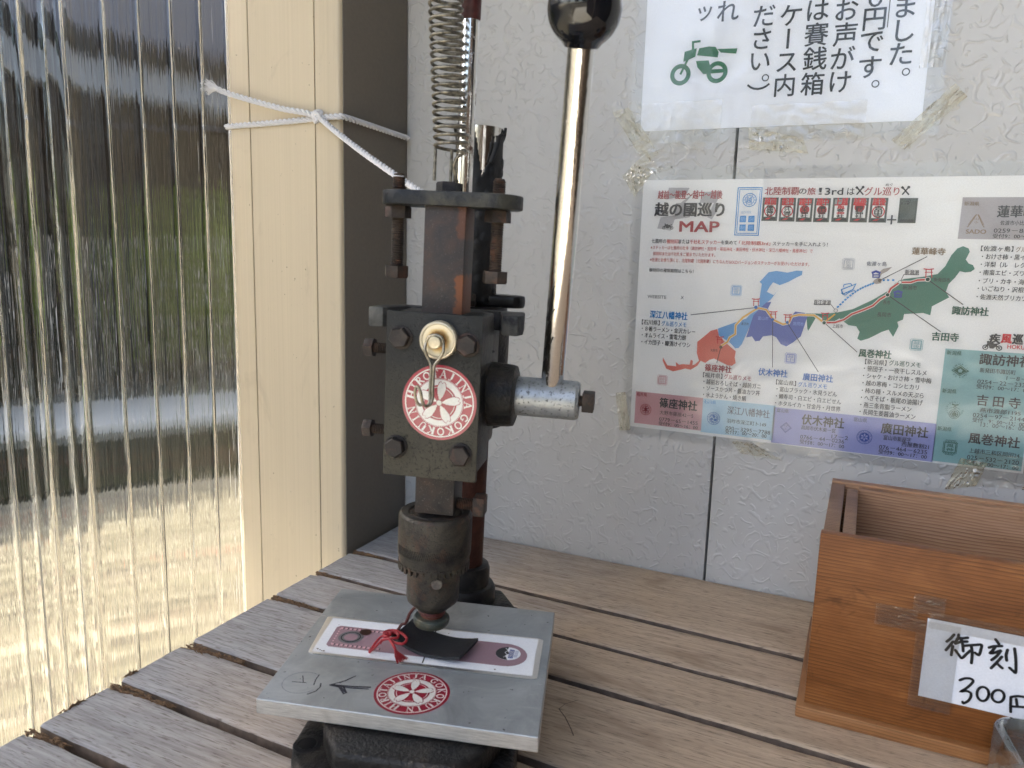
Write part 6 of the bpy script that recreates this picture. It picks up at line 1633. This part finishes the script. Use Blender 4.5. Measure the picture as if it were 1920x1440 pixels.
# clamp head on the column
b = MB(); b.lathe([(.0215, .166), (.0225, .168), (.0225, .238), (.0215, .240)], 44, T((.0035, .080, 0)))
b.box(-.012, .020, .020, .080, .170, .236, .002); b.box(.0150, .0235, .014, .060, .185, .233, .002)
clamp = pp(b, 'column_clamp', 'cast', sharp=40)
b = MB(); b.prism([(-.0485, .020), (-.0395, .020), (-.030, .040), (.026, .046), (.031, .022), (.0405, .021), (.0425, .030), (.040, .052), (-.036, .052), (-.047, .036)], .2322, .2440, .0012)
child(b, 'clamp_ear', 'ear', clamp, sharp=40)
# flat black clamp lever behind the ram
b = MB(); pts = []
for k in range(13): a = R(-90+180*k/12); pts.append((.0270+.0085*math.cos(a), .080+.0085*math.sin(a)))
pts += [(.004, .0885), (.004, .0715)]
b.prism(pts, .2440, .2522, .0024, seg=3); b.lathe([(.0205, .2395), (.0205, .2445)], 40, T((.0035, .080, 0))); cl = pp(b, 'clamp_lever', 'plastic', sharp=60)
b = MB(); hexprof(b, .0050, .006, axis_m((.000, .066, .2480), (1, 0, 0))); child(b, 'lever_nut', 'bolt', cl)

# body block behind the cover
b = MB(); b.box(-.0212, .0280, -.0215, .014, .1600, .2455, .0016)
b.box(.012, .0286, -.019, .006, .150+.012, .20, .0016)
b.box(-.0205, .0255, .014, .030, .178, .240, .003)
body = pp(b, 'body_block', 'cast', sharp=40)
# cover plate, bolts
MC = T((.0035, -.0230, .2020))
b = MB(); b.box(-.0258, .0258, -.0022, .0012, -.0445, .0445, .0006, seg=2)
cover = pp(b, 'cover_plate', 'cover', M=MC, sharp=40)
for k, (x, z, ro) in enumerate(((-.0142, .2327, 10), (.0219, .2312, 25), (-.0151, .1736, 40), (.0206, .1724, 5))):
    b = MB(); M_ = axis_m((x-.0035, -.0023, z-.2020), (0, -1, 0))@rotm(R(ro), 'Z')
    b.lathe([(.0064, 0), (.0064, .0005), (.006, .0007)], 26, M_); hexprof(b, .0056, .0044, M_@T((0, 0, .0006)))
    child(b, 'cover_bolt', 'bolt', cover, sharp=25)
sticker(lambda x, z, d: (.00785-.0035+x*mm+0, -.00235-d, .1995-.2020+z*mm), 0, 20.2).build('round_sticker', None, cover, smooth=False, label='faded red and white round sticker on the black cover')
# side bolts on the left
for z, r, lab in ((.2232, .0056, 'bolt'), (.1770, .0054, 'bolt')):
    b = MB(); Mx_ = axis_m((-.0215, -.004, z), (-1, 0, 0))
    hexprof(b, .0060, .0045, Mx_); thread(b, .0030, .004, .0150, .001, Mx_); 
    so = pp(b, 'adjusting_screw', 'thread')
    b = MB(); hexprof(b, r, .0052, axis_m((-.0358, -.004, z), (-1, 0, 0))@rotm(R(12), 'Z')); child(b, 'screw_head', 'bolt', so)
b = MB(); b.lathe([(.0068, 0), (.0068, .0035), (.0058, .0048)], 30, axis_m((-.0213, -.004, .2022), (-1, 0, 0))); pp(b, 'side_plug', 'galv')

# ram with screw
b = MB(); b.box(-.0072, .0150, -.0125, .0092, .1330, .3020, .0005); ram = pp(b, 'ram', 'ram')
b = MB(); Ms = axis_m((.0150, -.003, .1378), (1, 0, 0)); thread(b, .0034, 0, .0100, .0010, Ms); b.box(.0248, .0315, -.0082, .0022, .1325, .1435, .0008); child(b, 'clamp_screw', 'thread', ram)
# top plate with depth-stop bolts
pts = []
for cx, a0 in ((.0290, -90), (-.0200, 90)):
    for k in range(13): a = R(a0+180*k/12); pts.append((cx+.0135*math.cos(a)*1.02, (.0165)*math.sin(a)))
b = MB(); b.prism(pts, .3015, .3090, .0010, seg=2); top = pp(b, 'top_plate', 'plate_edge', sharp=40)
for x, zt in ((-.0256, .3182), (.0296, .3175)):
    b = MB(); thread(b, .0036, .2690, zt-.0006, .00125, T((x, 0, 0)), depth=.0006); b.lathe([(.0030, zt-.0008), (.0026, zt)], 16, T((x, 0, 0)))
    sbolt = b.build('stop_bolt', 'thread', top, sharp=60)
    b = MB(); hexprof(b, .0070, .0066, T((x, 0, .2690))@rotm(R(180), 'X')@rotm(R(8), 'Z')); child(b, 'bolt_head', 'bolt', sbolt)
    b = MB(); hexprof(b, .0071, .0064, T((x, 0, .2948))@rotm(R(18), 'Z')); child(b, 'lock_nut', 'bolt', sbolt)
b = MB(); hexprof(b, .0068, .0062, T((.0005, .006, .3090))@rotm(R(14), 'Z')); child(b, 'top_nut', 'bolt', top)
# guide rod and spring
b = MB(); b.lathe([(.0046, .3090), (.0047, .311), (.0049, .404)], 32, T((.0066, .016, 0))); rod = pp(b, 'guide_rod', 'chrome_rusty')
b = MB(); b.lathe([(.0049, .4005), (.0053, .4015), (.0054, .4355), (.0052, .50)], 32, T((.0066, .016, 0))); child(b, 'painted_sleeve', 'redpaint', rod)
pts = []; turns = 25; z0, z1 = .3305, .4335
for i in range(turns*22+1):
    t_ = i/(turns*22); a = 2*math.pi*turns*t_-.6; cx = .0030-.0082*t_; pts.append((cx+.0084*math.cos(a), -.002+.0084*math.sin(a), z0+(z1-z0)*t_))
b = MB(); b.tube(pts, .00092, 8)
x, y, z = pts[0]
b.tube(catmull([pts[3], pts[0], (x+.0005, y+.001, z-.0012), (.0068, -.004, .3270), (.0052, -.003, .3225), (.0060, -.001, .3170), (.0068, .0, .3150)], 8), .0009, 8)
b.tube([(-.0052, -.003, .3320), (-.0053, -.003, .3150)], .0009, 8); b.tube([(.0020, .004, .3320), (.0019, .004, .3150)], .0009, 8)
pp(b, 'return_spring', 'spring', sharp=80)
# drill chuck
cx = .0020
b = MB(); Mch = T((cx, 0, 0))
b.lathe([(.0002, .1304), (.0142, .1304), (.0146, .1296), (.0152, .1296), (.0157, .1307), (.0196, .1309), (.0207, .1300), (.0212, .1284), (.0212, .1080), (.0209, .1055), (.0203, .1025), (.0205, .1015), (.0205, .1005), (.0170, .0990)], 64, Mch)
chuck = pp(b, 'drill_chuck', 'chuck', sharp=40)
b = MB(); b.lathe([(.0152, .1005), (.0154, .0790), (.0148, .0768), (.0090, .0712), (.0075, .0705)], 56, Mch); child(b, 'chuck_nose', 'chuck', chuck, sharp=40)
b = MB()
for k in range(34):
    a = 2*math.pi*k/34; M_ = Mch@rotm(a, 'Z')@T((.0192, 0, .0980)); b.prism([(-.0026, 0), (.0016, -.0011), (.0016, .0011)], -.0005, .0038, 0, M=M_)
child(b, 'gear_ring', 'chuck', chuck, smooth=False)
b = MB()
for k in range(40):
    a = R(-150+k*3.2); p = Vector((cx+.0213*math.cos(a), .0213*math.sin(a), .1130)); q = p+Vector((.0018*-math.sin(a), .0018*math.cos(a), -.0052)); b.tube([p, q], .00022, 5)
child(b, 'knurling', 'chuck', chuck)['kind'] = 'stuff'
b = MB(); Mk = axis_m((cx+.0058, -.0142, .0925), (.38, -.93, 0)); b.lathe([(.0031, -.001), (.0031, .0006), (.0027, .0010), (.0, .0010)], 24, Mk, cap=False); child(b, 'key_hole_plug', 'plug', chuck)
b = MB(); b.lathe([(.0064, .0735), (.0062, .0690), (.0057, .0682), (.0066, .0672), (.0066, .0664), (.0058, .0658)], 32, Mch); col2 = child(b, 'collet', 'collet', chuck)
b = MB(); b.box(cx+.0002, cx+.0016, -.0068, -.0050, .0685, .0722); b.build('collet_slot', 'black', chuck)
b = MB(); b.lathe([(.0050, .0662), (.0096, .0662), (.0105, .0654), (.0107, .0640), (.0104, .0624), (.0094, .0608), (.0070, .0598)], 44, T((cx-.0002, 0, 0))); child(b, 'punch_foot', 'punch', chuck)
# boss, hub, lever
AY = .018; AZ = .1985
b = MB(); b.lathe([(.0190, .0), (.0185, .004), (.0178, .015), (.0172, .0172), (.0150, .0180)], 44, axis_m((.0250, AY-.004, AZ+.0005), (1, 0, 0))); b.box(.0180, .0275, .000, AY+.014, AZ-.030, AZ+.024, .003)
boss = pp(b, 'pinion_boss', 'cast', sharp=40)
b = MB(); b.lathe([(.0104, .0), (.0112, .0010), (.0113, .0350), (.0102, .0368), (.0040, .0369)], 48, axis_m((.0418, AY, AZ), (1, 0, 0)))
hub = pp(b, 'lever_hub', 'galv', sharp=30)
b = MB(); b.lathe([(.0030, 0), (.0030, .003)], 16, axis_m((.0787, AY, AZ), (1, 0, 0))); b.box(.0805, .0872, AY-.0055, AY+.0055, AZ-.0055, AZ+.0055, .0007); child(b, 'square_bolt', 'thread', hub)
# lever leans towards the viewer; ends measured in the press frame
LA = Vector((.0625, AY, AZ+.004)); LB = Vector((.0716, -.0370, .3752))
d_ = (LB-LA).normalized(); Lh = (LB-LA).length
b = MB(); b.lathe([(.0062, 0), (.0064, .004), (.0064, Lh+.004)], 44, axis_m(LA, d_)); rodl = child(b, 'lever_rod', 'chrome', hub, sharp=40)
b = MB(); pr = [(.0078, -.0162), (.0082, -.0158)]
for k in range(1, 25): a = R(-62+152*k/24); pr.append((.0170*math.cos(a), .0170*math.sin(a)))
b.lathe([(r, z+.0155) for r, z in pr], 48, axis_m(LB, d_)); child(b, 'ball_knob', 'ball', hub, sharp=70)
b = MB(); rr3 = random.Random(5)
for k in range(9):
    s_ = rr3.uniform(.020, .062); a = R(rr3.uniform(-170, -120))
    o_ = axis_m(LA, d_); p1 = o_@Vector((.0064*math.cos(a), .0064*math.sin(a), s_)); p2 = o_@Vector((.00655*math.cos(a+.2), .00655*math.sin(a+.2), s_+rr3.uniform(.002, .007)))
    b.tube([p1, p2], rr3.uniform(.0002, .0005), 6)
child(b, 'paint_remnant', 'black', hub)

# ------------------------------------------------------------------ magnet hook on the cover
MWT = PW@TILT
def world_thing(name, p, **k):
    o = empty(name, MWT@Vector(p), **k); return o
hk = world_thing('magnet_hook', (.0070, -.026, .2325), label='small cream magnet cup with a bent wire hook stuck on the black cover', category='hook')
Mh = T(-hk.location)@MWT
b = MB(); Mc = axis_m((.0070, -.0252, .2330), (0, -1, 0)); b.lathe([(.0098, 0), (.0100, .0006), (.0100, .0042), (.0094, .0050), (.0088, .0051), (.0082, .0044), (.0040, .0042)], 48, axis_m((0, 0, 0), (0, -1, 0)))
b.build('magnet_cup', 'cup', hk, T(-hk.location)@MWT@T((.0070, -.0252, .2330)), sharp=40)
b = MB(); b.lathe([(.0035, 0), (.0035, .0058), (.0030, .0066), (.0022, .0067)], 24, axis_m((.0066, -.0290, .2325), (0, -1, 0))); b.build('stud', 'cup2', hk, Mh, sharp=40)
wy = -.0335; wr = .00075
b = MB()
wr = .00080
b.tube(catmull([(.0018, wy, .2320), (.0016, wy-.001, .2280), (.0036, wy-.001, .2238), (.0052, wy-.0015, .2205), (.0054, wy-.002, .2150), (.0056, wy-.003, .2080), (.0058, wy-.0035, .2030), (.0052, wy-.0050, .2003), (.0038, wy-.0060, .2004), (.0026, wy-.0068, .2030), (.0020, wy-.0074, .2068), (.0006, wy-.0074, .2098), (-.0008, wy-.0070, .2094), (-.0014, wy-.0064, .2060), (-.0006, wy-.0056, .2022), (.0008, wy-.0050, .2002), (.0022, wy-.0046, .2006)], 8), wr, 10)
b.tube(catmull([(.0110, wy, .2320), (.0112, wy-.001, .2280), (.0092, wy-.001, .2240), (.0070, wy-.0015, .2205), (.0069, wy-.002, .2150), (.0070, wy-.003, .2080), (.0072, wy-.0032, .2050), (.0064, wy-.0040, .2010), (.0052, wy-.0046, .2002)], 8), wr, 10)
b.tube(catmull([(.0018, wy, .2320), (.0032, wy, .2350), (.0066, wy, .2362), (.0098, wy, .2350), (.0110, wy, .2320)], 6), wr, 10)
b.build('wire_hook', 'wire', hk, Mh, sharp=80)

# ------------------------------------------------------------------ leather tag and cord
lt = empty('leather_tag', PW@Vector((.008, -.011, .052)), label='curved black leather tag lying on the guide strip under the chuck', category='leather tag')
b = MB(); nx, ny = 24, 8; cx0, cy0 = 7.8, -10.6; a = R(-14.5)
top_ = []
for j in range(ny+1):
    for i in range(nx+1):
        u = -1+2*i/nx; v = -1+2*j/ny
        hx = 22.6 if u < 0 else 21.5; x = u*hx; y = v*(12.0-.4*abs(u))
        k = .0; z = 53.2+(5.6*u*u if u < 0 else 3.6*u*u)+.5*v*v
        top_.append(((cx0+x*math.cos(a)-y*math.sin(a))*mm, (cy0+x*math.sin(a)+y*math.cos(a))*mm, z*mm))
N_ = len(top_); vs = top_+[(x, y, z-.0019) for x, y, z in top_]; fs = []
for j in range(ny):
    for i in range(nx): q = j*(nx+1)+i; fs += [(q, q+1, q+nx+2, q+nx+1), (N_+q+1, N_+q, N_+q+nx+1, N_+q+nx+2)]
bd_ = [i for i in range(nx+1)]+[j*(nx+1)+nx for j in range(1, ny+1)]+[ny*(nx+1)+i for i in range(nx-1, -1, -1)]+[j*(nx+1) for j in range(ny-1, 0, -1)]
for k in range(len(bd_)): p, q = bd_[k], bd_[(k+1) % len(bd_)]; fs.append((q, p, N_+p, N_+q))
b.add(vs, fs); lo = b.build('leather', 'leather', lt, T(-lt.location)@PW, sharp=60)
cord = empty('red_cord', PW@Vector((-.017, -.020, .058)), label='knotted red cord with a tassel hanging from the chuck onto the leather tag', category='cord')
Mr = T(-cord.location)@PW
Z6 = 59.5
def c3d(l, z): return [(x*mm, y*mm, (z[i] if isinstance(z, list) else z)*mm) for i, (x, y) in enumerate(l)]
b = MB()
b.tube(catmull(c3d([(-18.5, -19.0), (-21.5, -16.5), (-19.1, -13.8), (-15.0, -13.5), (-9.9, -16.1), (-6.7, -20.6), (-7.2, -24.9), (-11.2, -25.3), (-15.4, -23.6), (-18.3, -21.1)], [60, 60.5, 61, 61, 60.5, 60.5, 60, 60, 60.5, 61])), .00078, 10)
b.tube(catmull(c3d([(-17.8, -21.0), (-16.0, -16.3), (-12.6, -18.2), (-11.8, -21.8), (-15.6, -23.7), (-19.8, -23.6), (-20.6, -25.8)], [60.5, 61.5, 61.5, 61.5, 61.5, 60, 59])), .00075, 10)
b.build('loop', 'cord_red', cord, Mr)
b = MB()
b.tube(catmull(c3d([(-19.1, -20.2), (-21.9, -19.8), (-24.4, -22.5), (-26.2, -26.0), (-28.4, -21.5)], [60.5, 60, 57.5, 54.5, 51.9])), .00068, 10)
b.tube(catmull(c3d([(-18.6, -21.2), (-21.1, -22.8), (-23.8, -25), (-27.6, -24.1)], [60, 59, 56, 52])), .00075, 10)
b.tube(catmull(c3d([(-18.3, -21.1), (-14.3, -25.4), (-11.6, -28.4), (-10.6, -29.2)], [61.2, 60.8, 59.5, 58.5])), .0008, 10)
b.build('tail', 'cord_red', cord, Mr)
b = MB(); b.tube(catmull(c3d([(-20.0, -19.6), (-18.2, -18.2), (-16.6, -20.2), (-18, -22.4), (-20.1, -21.4), (-18.6, -19.6)], [61.5, 62, 62, 61.8, 61.5, 62.4])), .0009, 10); b.build('knot', 'cord_red', cord, Mr)
b = MB(); rr4 = random.Random(2)
for k in range(46):
    u = k/45; ex = -8.2+4.2*u+rr4.uniform(-.4, .4); ey = -33.4+7.5*u+rr4.uniform(-.4, .4)
    b.tube(catmull(c3d([(-10.7+rr4.uniform(-.4, .4), -29.2+rr4.uniform(-.3, .3)), ((ex-10.7)/2-.5, (ey-29.2)/2-1.0), (ex, ey)], [58.5, 56, 51.8+rr4.random()*.8]), 4), lambda t: .00022*(1-.5*t), 5)
b.build('tassel', 'cord_red', cord, Mr)
b = MB(); b.tube(catmull([(-.0168, -.0195, .0612), (-.0155, -.010, .0595), (-.0142, -.006, .0612), (-.0119, -.006, .0623), (-.0106, -.006, .0652), (-.0093, -.006, .0687), (-.0068, -.006, .0722), (-.0040, -.0058, .0733), (-.0006, -.0062, .0725)], 8), .0009, 10)
b.tube([(cx+.0073*math.cos(R(k*14)), .0073*math.sin(R(k*14)), .0705-k*.000035) for k in range(52)], .0008, 8, M=TILT)
b.build('dark_strand', 'cord_dark', cord, Mr)

# ------------------------------------------------------------------ white rope tied round the post
rope = empty('white_rope', (-.434, .541, 1.086), label='white twisted rope knotted round the beige post and leading to the press', category='rope')
Mo = T(-rope.location)
def rope_run(name, pts, rad=.0023, turn=.015, n=14):
    P = catmull(pts, n); Ls = [0]
    for i in range(1, len(P)): Ls.append(Ls[-1]+(P[i]-P[i-1]).length)
    ups = []; up = None; b = MB()
    fr_ = []
    for i, p in enumerate(P):
        t = (P[min(i+1, len(P)-1)]-P[max(i-1, 0)]).normalized()
        up = t.orthogonal().normalized() if up is None else (up-t*up.dot(t)).normalized(); fr_.append((up.copy(), t.cross(up)))
    for s in range(3):
        b.tube([p+(u*math.cos(2*math.pi*(L_/turn+s/3))+v*math.sin(2*math.pi*(L_/turn+s/3)))*rad*.64 for p, (u, v), L_ in zip(P, fr_, Ls)], rad*.52, 9)
    return b.build(name, 'rope', rope, Mo, sharp=80)
K = Vector((-.4350, .5475, 1.0865)); zr = 1.0855
tie = MWT@Vector((-.0105, .078, .300))
rope_run('post_loop', [K+Vector((.001, 0, 0)), (-.452, .5485, 1.0858), (-.480, .5490, 1.0850), (-.512, .5490, 1.0843), (-.536, .5490, 1.0838), (-.5425, .5515, 1.0838), (-.5430, .570, 1.084), (-.5435, .610, 1.084), (-.5440, .648, 1.084)], n=24)
rope_run('post_loop', [K+Vector((-.001, 0, .0005)), (-.424, .5475, 1.0868), (-.4152, .5475, 1.0868), (-.4125, .552, 1.0866), (-.4128, .585, 1.0858), (-.4128, .620, 1.0845), (-.4128, .650, 1.0835)], n=24)
rope_run('tail_end', [K+Vector((.004, -.003, -.002)), (-.445, .5435, 1.0900), (-.470, .542, 1.0945), (-.500, .540, 1.1020), (-.528, .539, 1.1098), (-.540, .538, 1.1140)], n=24)
dv = (tie-K)
rope_run('press_line', [K+Vector((-.006, -.002, .0030)), K+Vector((.002, -.002, -.001)), K+dv*.15+Vector((0, 0, -.002)), K+dv*.4+Vector((0, 0, -.003)), K+dv*.7+Vector((0, 0, -.002)), K+dv*.93, tie, MWT@Vector((-.0125, .088, .2985))], n=24)
b = MB(); b.tube(catmull([K+Vector(v) for v in ((-.002, .001, -.003), (-.004, -.004, .0), (-.001, -.005, .004), (.002, -.001, .0045), (.0015, -.004, -.001), (-.001, -.005, -.004), (-.003, -.001, -.003))], 10), .0017, 10)
b.tube(catmull([K+Vector(v) for v in ((.003, .001, -.002), (.004, -.004, -.001), (.002, -.006, .002), (-.002, -.004, .002), (-.003, .001, .001))], 10), .0016, 10); b.build('knot', 'rope', rope, Mo)
b = MB(); rr5 = random.Random(8); e0 = Vector((-.540, .538, 1.1140))
for k in range(60):
    e = e0+Vector((-.0125+rr5.uniform(-.003, .003), rr5.uniform(-.004, .003), rr5.uniform(-.0045, .0085)))
    mdp = (e0+e)/2+Vector((rr5.uniform(-.001, .001), rr5.uniform(-.001, .001), rr5.uniform(-.001, .002)))
    b.tube(catmull([e0+Vector((.003, rr5.uniform(-.001, .001), rr5.uniform(-.001, .001))), mdp, e], 4), lambda t: .0005*(1-.5*t), 5)
b.build('frayed_end', 'rope', rope, Mo)

# ------------------------------------------------------------------ yard beyond the clear sheet
fwd = Vector((-.791, .612, 0)); rgt = Vector((.612, .791, 0))
def yp_(d, s): return fwd*d+rgt*s
HB = 24
hall = empty('shrine_hall', yp_(6.4, 0), math.atan2(rgt.y, rgt.x)+R(HB), label='dark timber hall with a low eave across the gravel yard', category='building')
b = MB(); b.box(-7, 7, 0, .2, .35, 2.4); b.build('timber_wall', 'darkwood', hall)
b = MB(); b.box(-7.2, 7.2, -.5, .5, 0, .32, .02); b.build('stone_footing', 'moss', hall)
for i in range(8):
    b = MB(); b.box(-6.3+i*1.8, -6.15+i*1.8, -.30, -.16, .3, 2.3, .01); b.build('pillar', 'shedwood', hall)
b = MB(); b.box(-8, 8, -1.58, -1.46, 1.74, 1.90, .01); b.build('eave_board', 'fascia', hall)
b = MB(); b.prism([(-1.6, 1.905), (3.5, 4.9), (3.5, 5.05), (-1.75, 1.99)], -8.2, 8.2); b.build('roof', 'roofmat', hall, Matrix(((0, 0, 1, 0), (1, 0, 0, 0), (0, 1, 0, 0), (0, 0, 0, 1))))
b = MB(); b.box(-7.5, 7.5, -.36, .36, 0, .05, .01)
b.build('paved_strip', 'concrete', None, T(yp_(4.75, 0))@rotm(math.atan2(rgt.y, rgt.x)+R(6), 'Z'), kind='structure')
b = MB(); b.box(-7.5, 7.5, -.40, .40, 0, .02)  # dark strip on the gravel, yard shade put into a mossy colour
b.build('shaded_moss_bed', 'moss', None, T(yp_(3.75, 0))@rotm(math.atan2(rgt.y, rgt.x)+R(6), 'Z'), kind='structure')
def leaves(b, c, rad, n, seed, mt_, size=.035):
    r = random.Random(seed); vs = []; fs = []
    for k in range(n):
        v = Vector((r.gauss(0, 1), r.gauss(0, 1), r.gauss(0, 1))).normalized()*(r.random()**.4)
        p = Vector((c[0]+v.x*rad[0], c[1]+v.y*rad[1], c[2]+v.z*rad[2]))
        if p.z < .02: p.z = .02+r.random()*.1
        a = Vector((r.gauss(0, 1), r.gauss(0, 1), r.gauss(0, 1))).normalized(); e = a.orthogonal().normalized(); s = size*r.uniform(.6, 1.4); o = len(vs)
        vs += [p-a*s, p+e*s*.45, p+a*s, p-e*s*.45]; fs.append((o, o+1, o+2, o+3))
    b.add(vs, fs, mt_)
for i, (d, s, h, w, mt_) in enumerate([(5.0, -1.9, 1.6, .75, 'leaf_c'), (5.6, -.5, 1.25, .7, 'leaf_b'), (5.5, .5, 1.35, .6, 'leaf_a'), (5.7, 1.5, 1.45, .7, 'leaf_c'), (5.6, 2.6, 1.6, .8, 'leaf_a')]):
    c = yp_(d, s); t_ = empty('garden_shrub', c, label=['bright green shrub at the far left behind the clear sheet', 'low dark shrub second from the left behind the clear sheet', 'green shrub in the middle behind the clear sheet', 'dark shrub near the post behind the clear sheet', 'tall green shrub hidden towards the beige post'][i], category='shrub', group='shrubs in front of the hall')
    b = MB(); leaves(b, (0, 0, h*.55), (w, w*.6, h*.46), 2600, i, mt_); b.build('foliage', None, t_, smooth=False)
    b = MB(); b.tube([(0, 0, 0), (.02, 0, h*.3), (-.02, .02, h*.7)], lambda t: .03*(1-.6*t), 8); b.build('stem', 'bark', t_)
for i, (d, s, h) in enumerate([(3.5, -1.5, .45), (3.4, -.8, .4), (3.8, 1.2, .4)]):
    b = MB(); leaves(b, (0, 0, h*.4), (.45, .3, h*.5), 900, 30+i, ('leaf_b', 'leaf_b', 'leaf_a')[i], .03)
    o = b.build('low_plant', None, None, T(yp_(d, s)), smooth=False, label=['low dark plant clump at the left of the yard', 'small dark plant clump beside the mossy bed', 'low green plant clump on the mossy bed near the post'][i], category='plant', group='low plants on the mossy bed')

# low stone fence between the shrubs and the paving
sf = empty('stone_fence', yp_(5.15, .6), math.atan2(rgt.y, rgt.x)+R(8), label='low pale stone post fence in front of the shrubs across the yard', category='fence')
for i in range(6):
    b = MB(); x = -1.9+i*.95; b.box(x, x+.07, -.035, .035, .02, 1.05+.05*math.sin(i*5), .008); b.build('stone_post', 'concrete', sf)
# unseen trees added on the open side for chrome and ball reflections
for i, (x, y, h, w) in enumerate([(-6.2, -10.5, 5.0, 1.6), (-1.2, -12.5, 5.5, 1.5), (3.4, -11.0, 4.5, 1.6)]):
    t_ = empty('reflection_tree', (x, y, 0), label=['unseen broad tree added at the far left for reflections', 'unseen tallest tree added straight across for reflections', 'unseen small tree added at the right for reflections'][i], category='tree', group='unseen trees added for reflections')
    b = MB(); b.tube(catmull([(0, 0, 0), (.05, .02, h*.3), (-.05, 0, h*.6), (0, .05, h*.85)]), lambda t: .16*(1-.75*t), 10); b.build('trunk', 'bark', t_)
    b = MB()
    rr6 = random.Random(i)
    for k in range(9): leaves(b, (rr6.uniform(-w, w)*.7, rr6.uniform(-w, w)*.7, h*rr6.uniform(.45, .92)), (w*.5, w*.5, w*.42), 420, i*20+k, 'leaf_a' if k % 2 else 'leaf_b', .10)
    b.build('crown', None, t_, smooth=False)

b = MB(); ribbon(b, [(-149.4, 412.1), (-143, 406), (-136, 397), (-132, 391)], .7, 'graphite2', lambda x, y, d: (x*mm, y*mm, TABLE_Z+.0003+d), 0); ribbon(b, [(-149.4, 412.1), (-148, 419), (-142, 427)], .4, 'graphite2', lambda x, y, d: (x*mm, y*mm, TABLE_Z+.0003+d), 0)
b.build('scratch', None, bench, Mb, smooth=False)
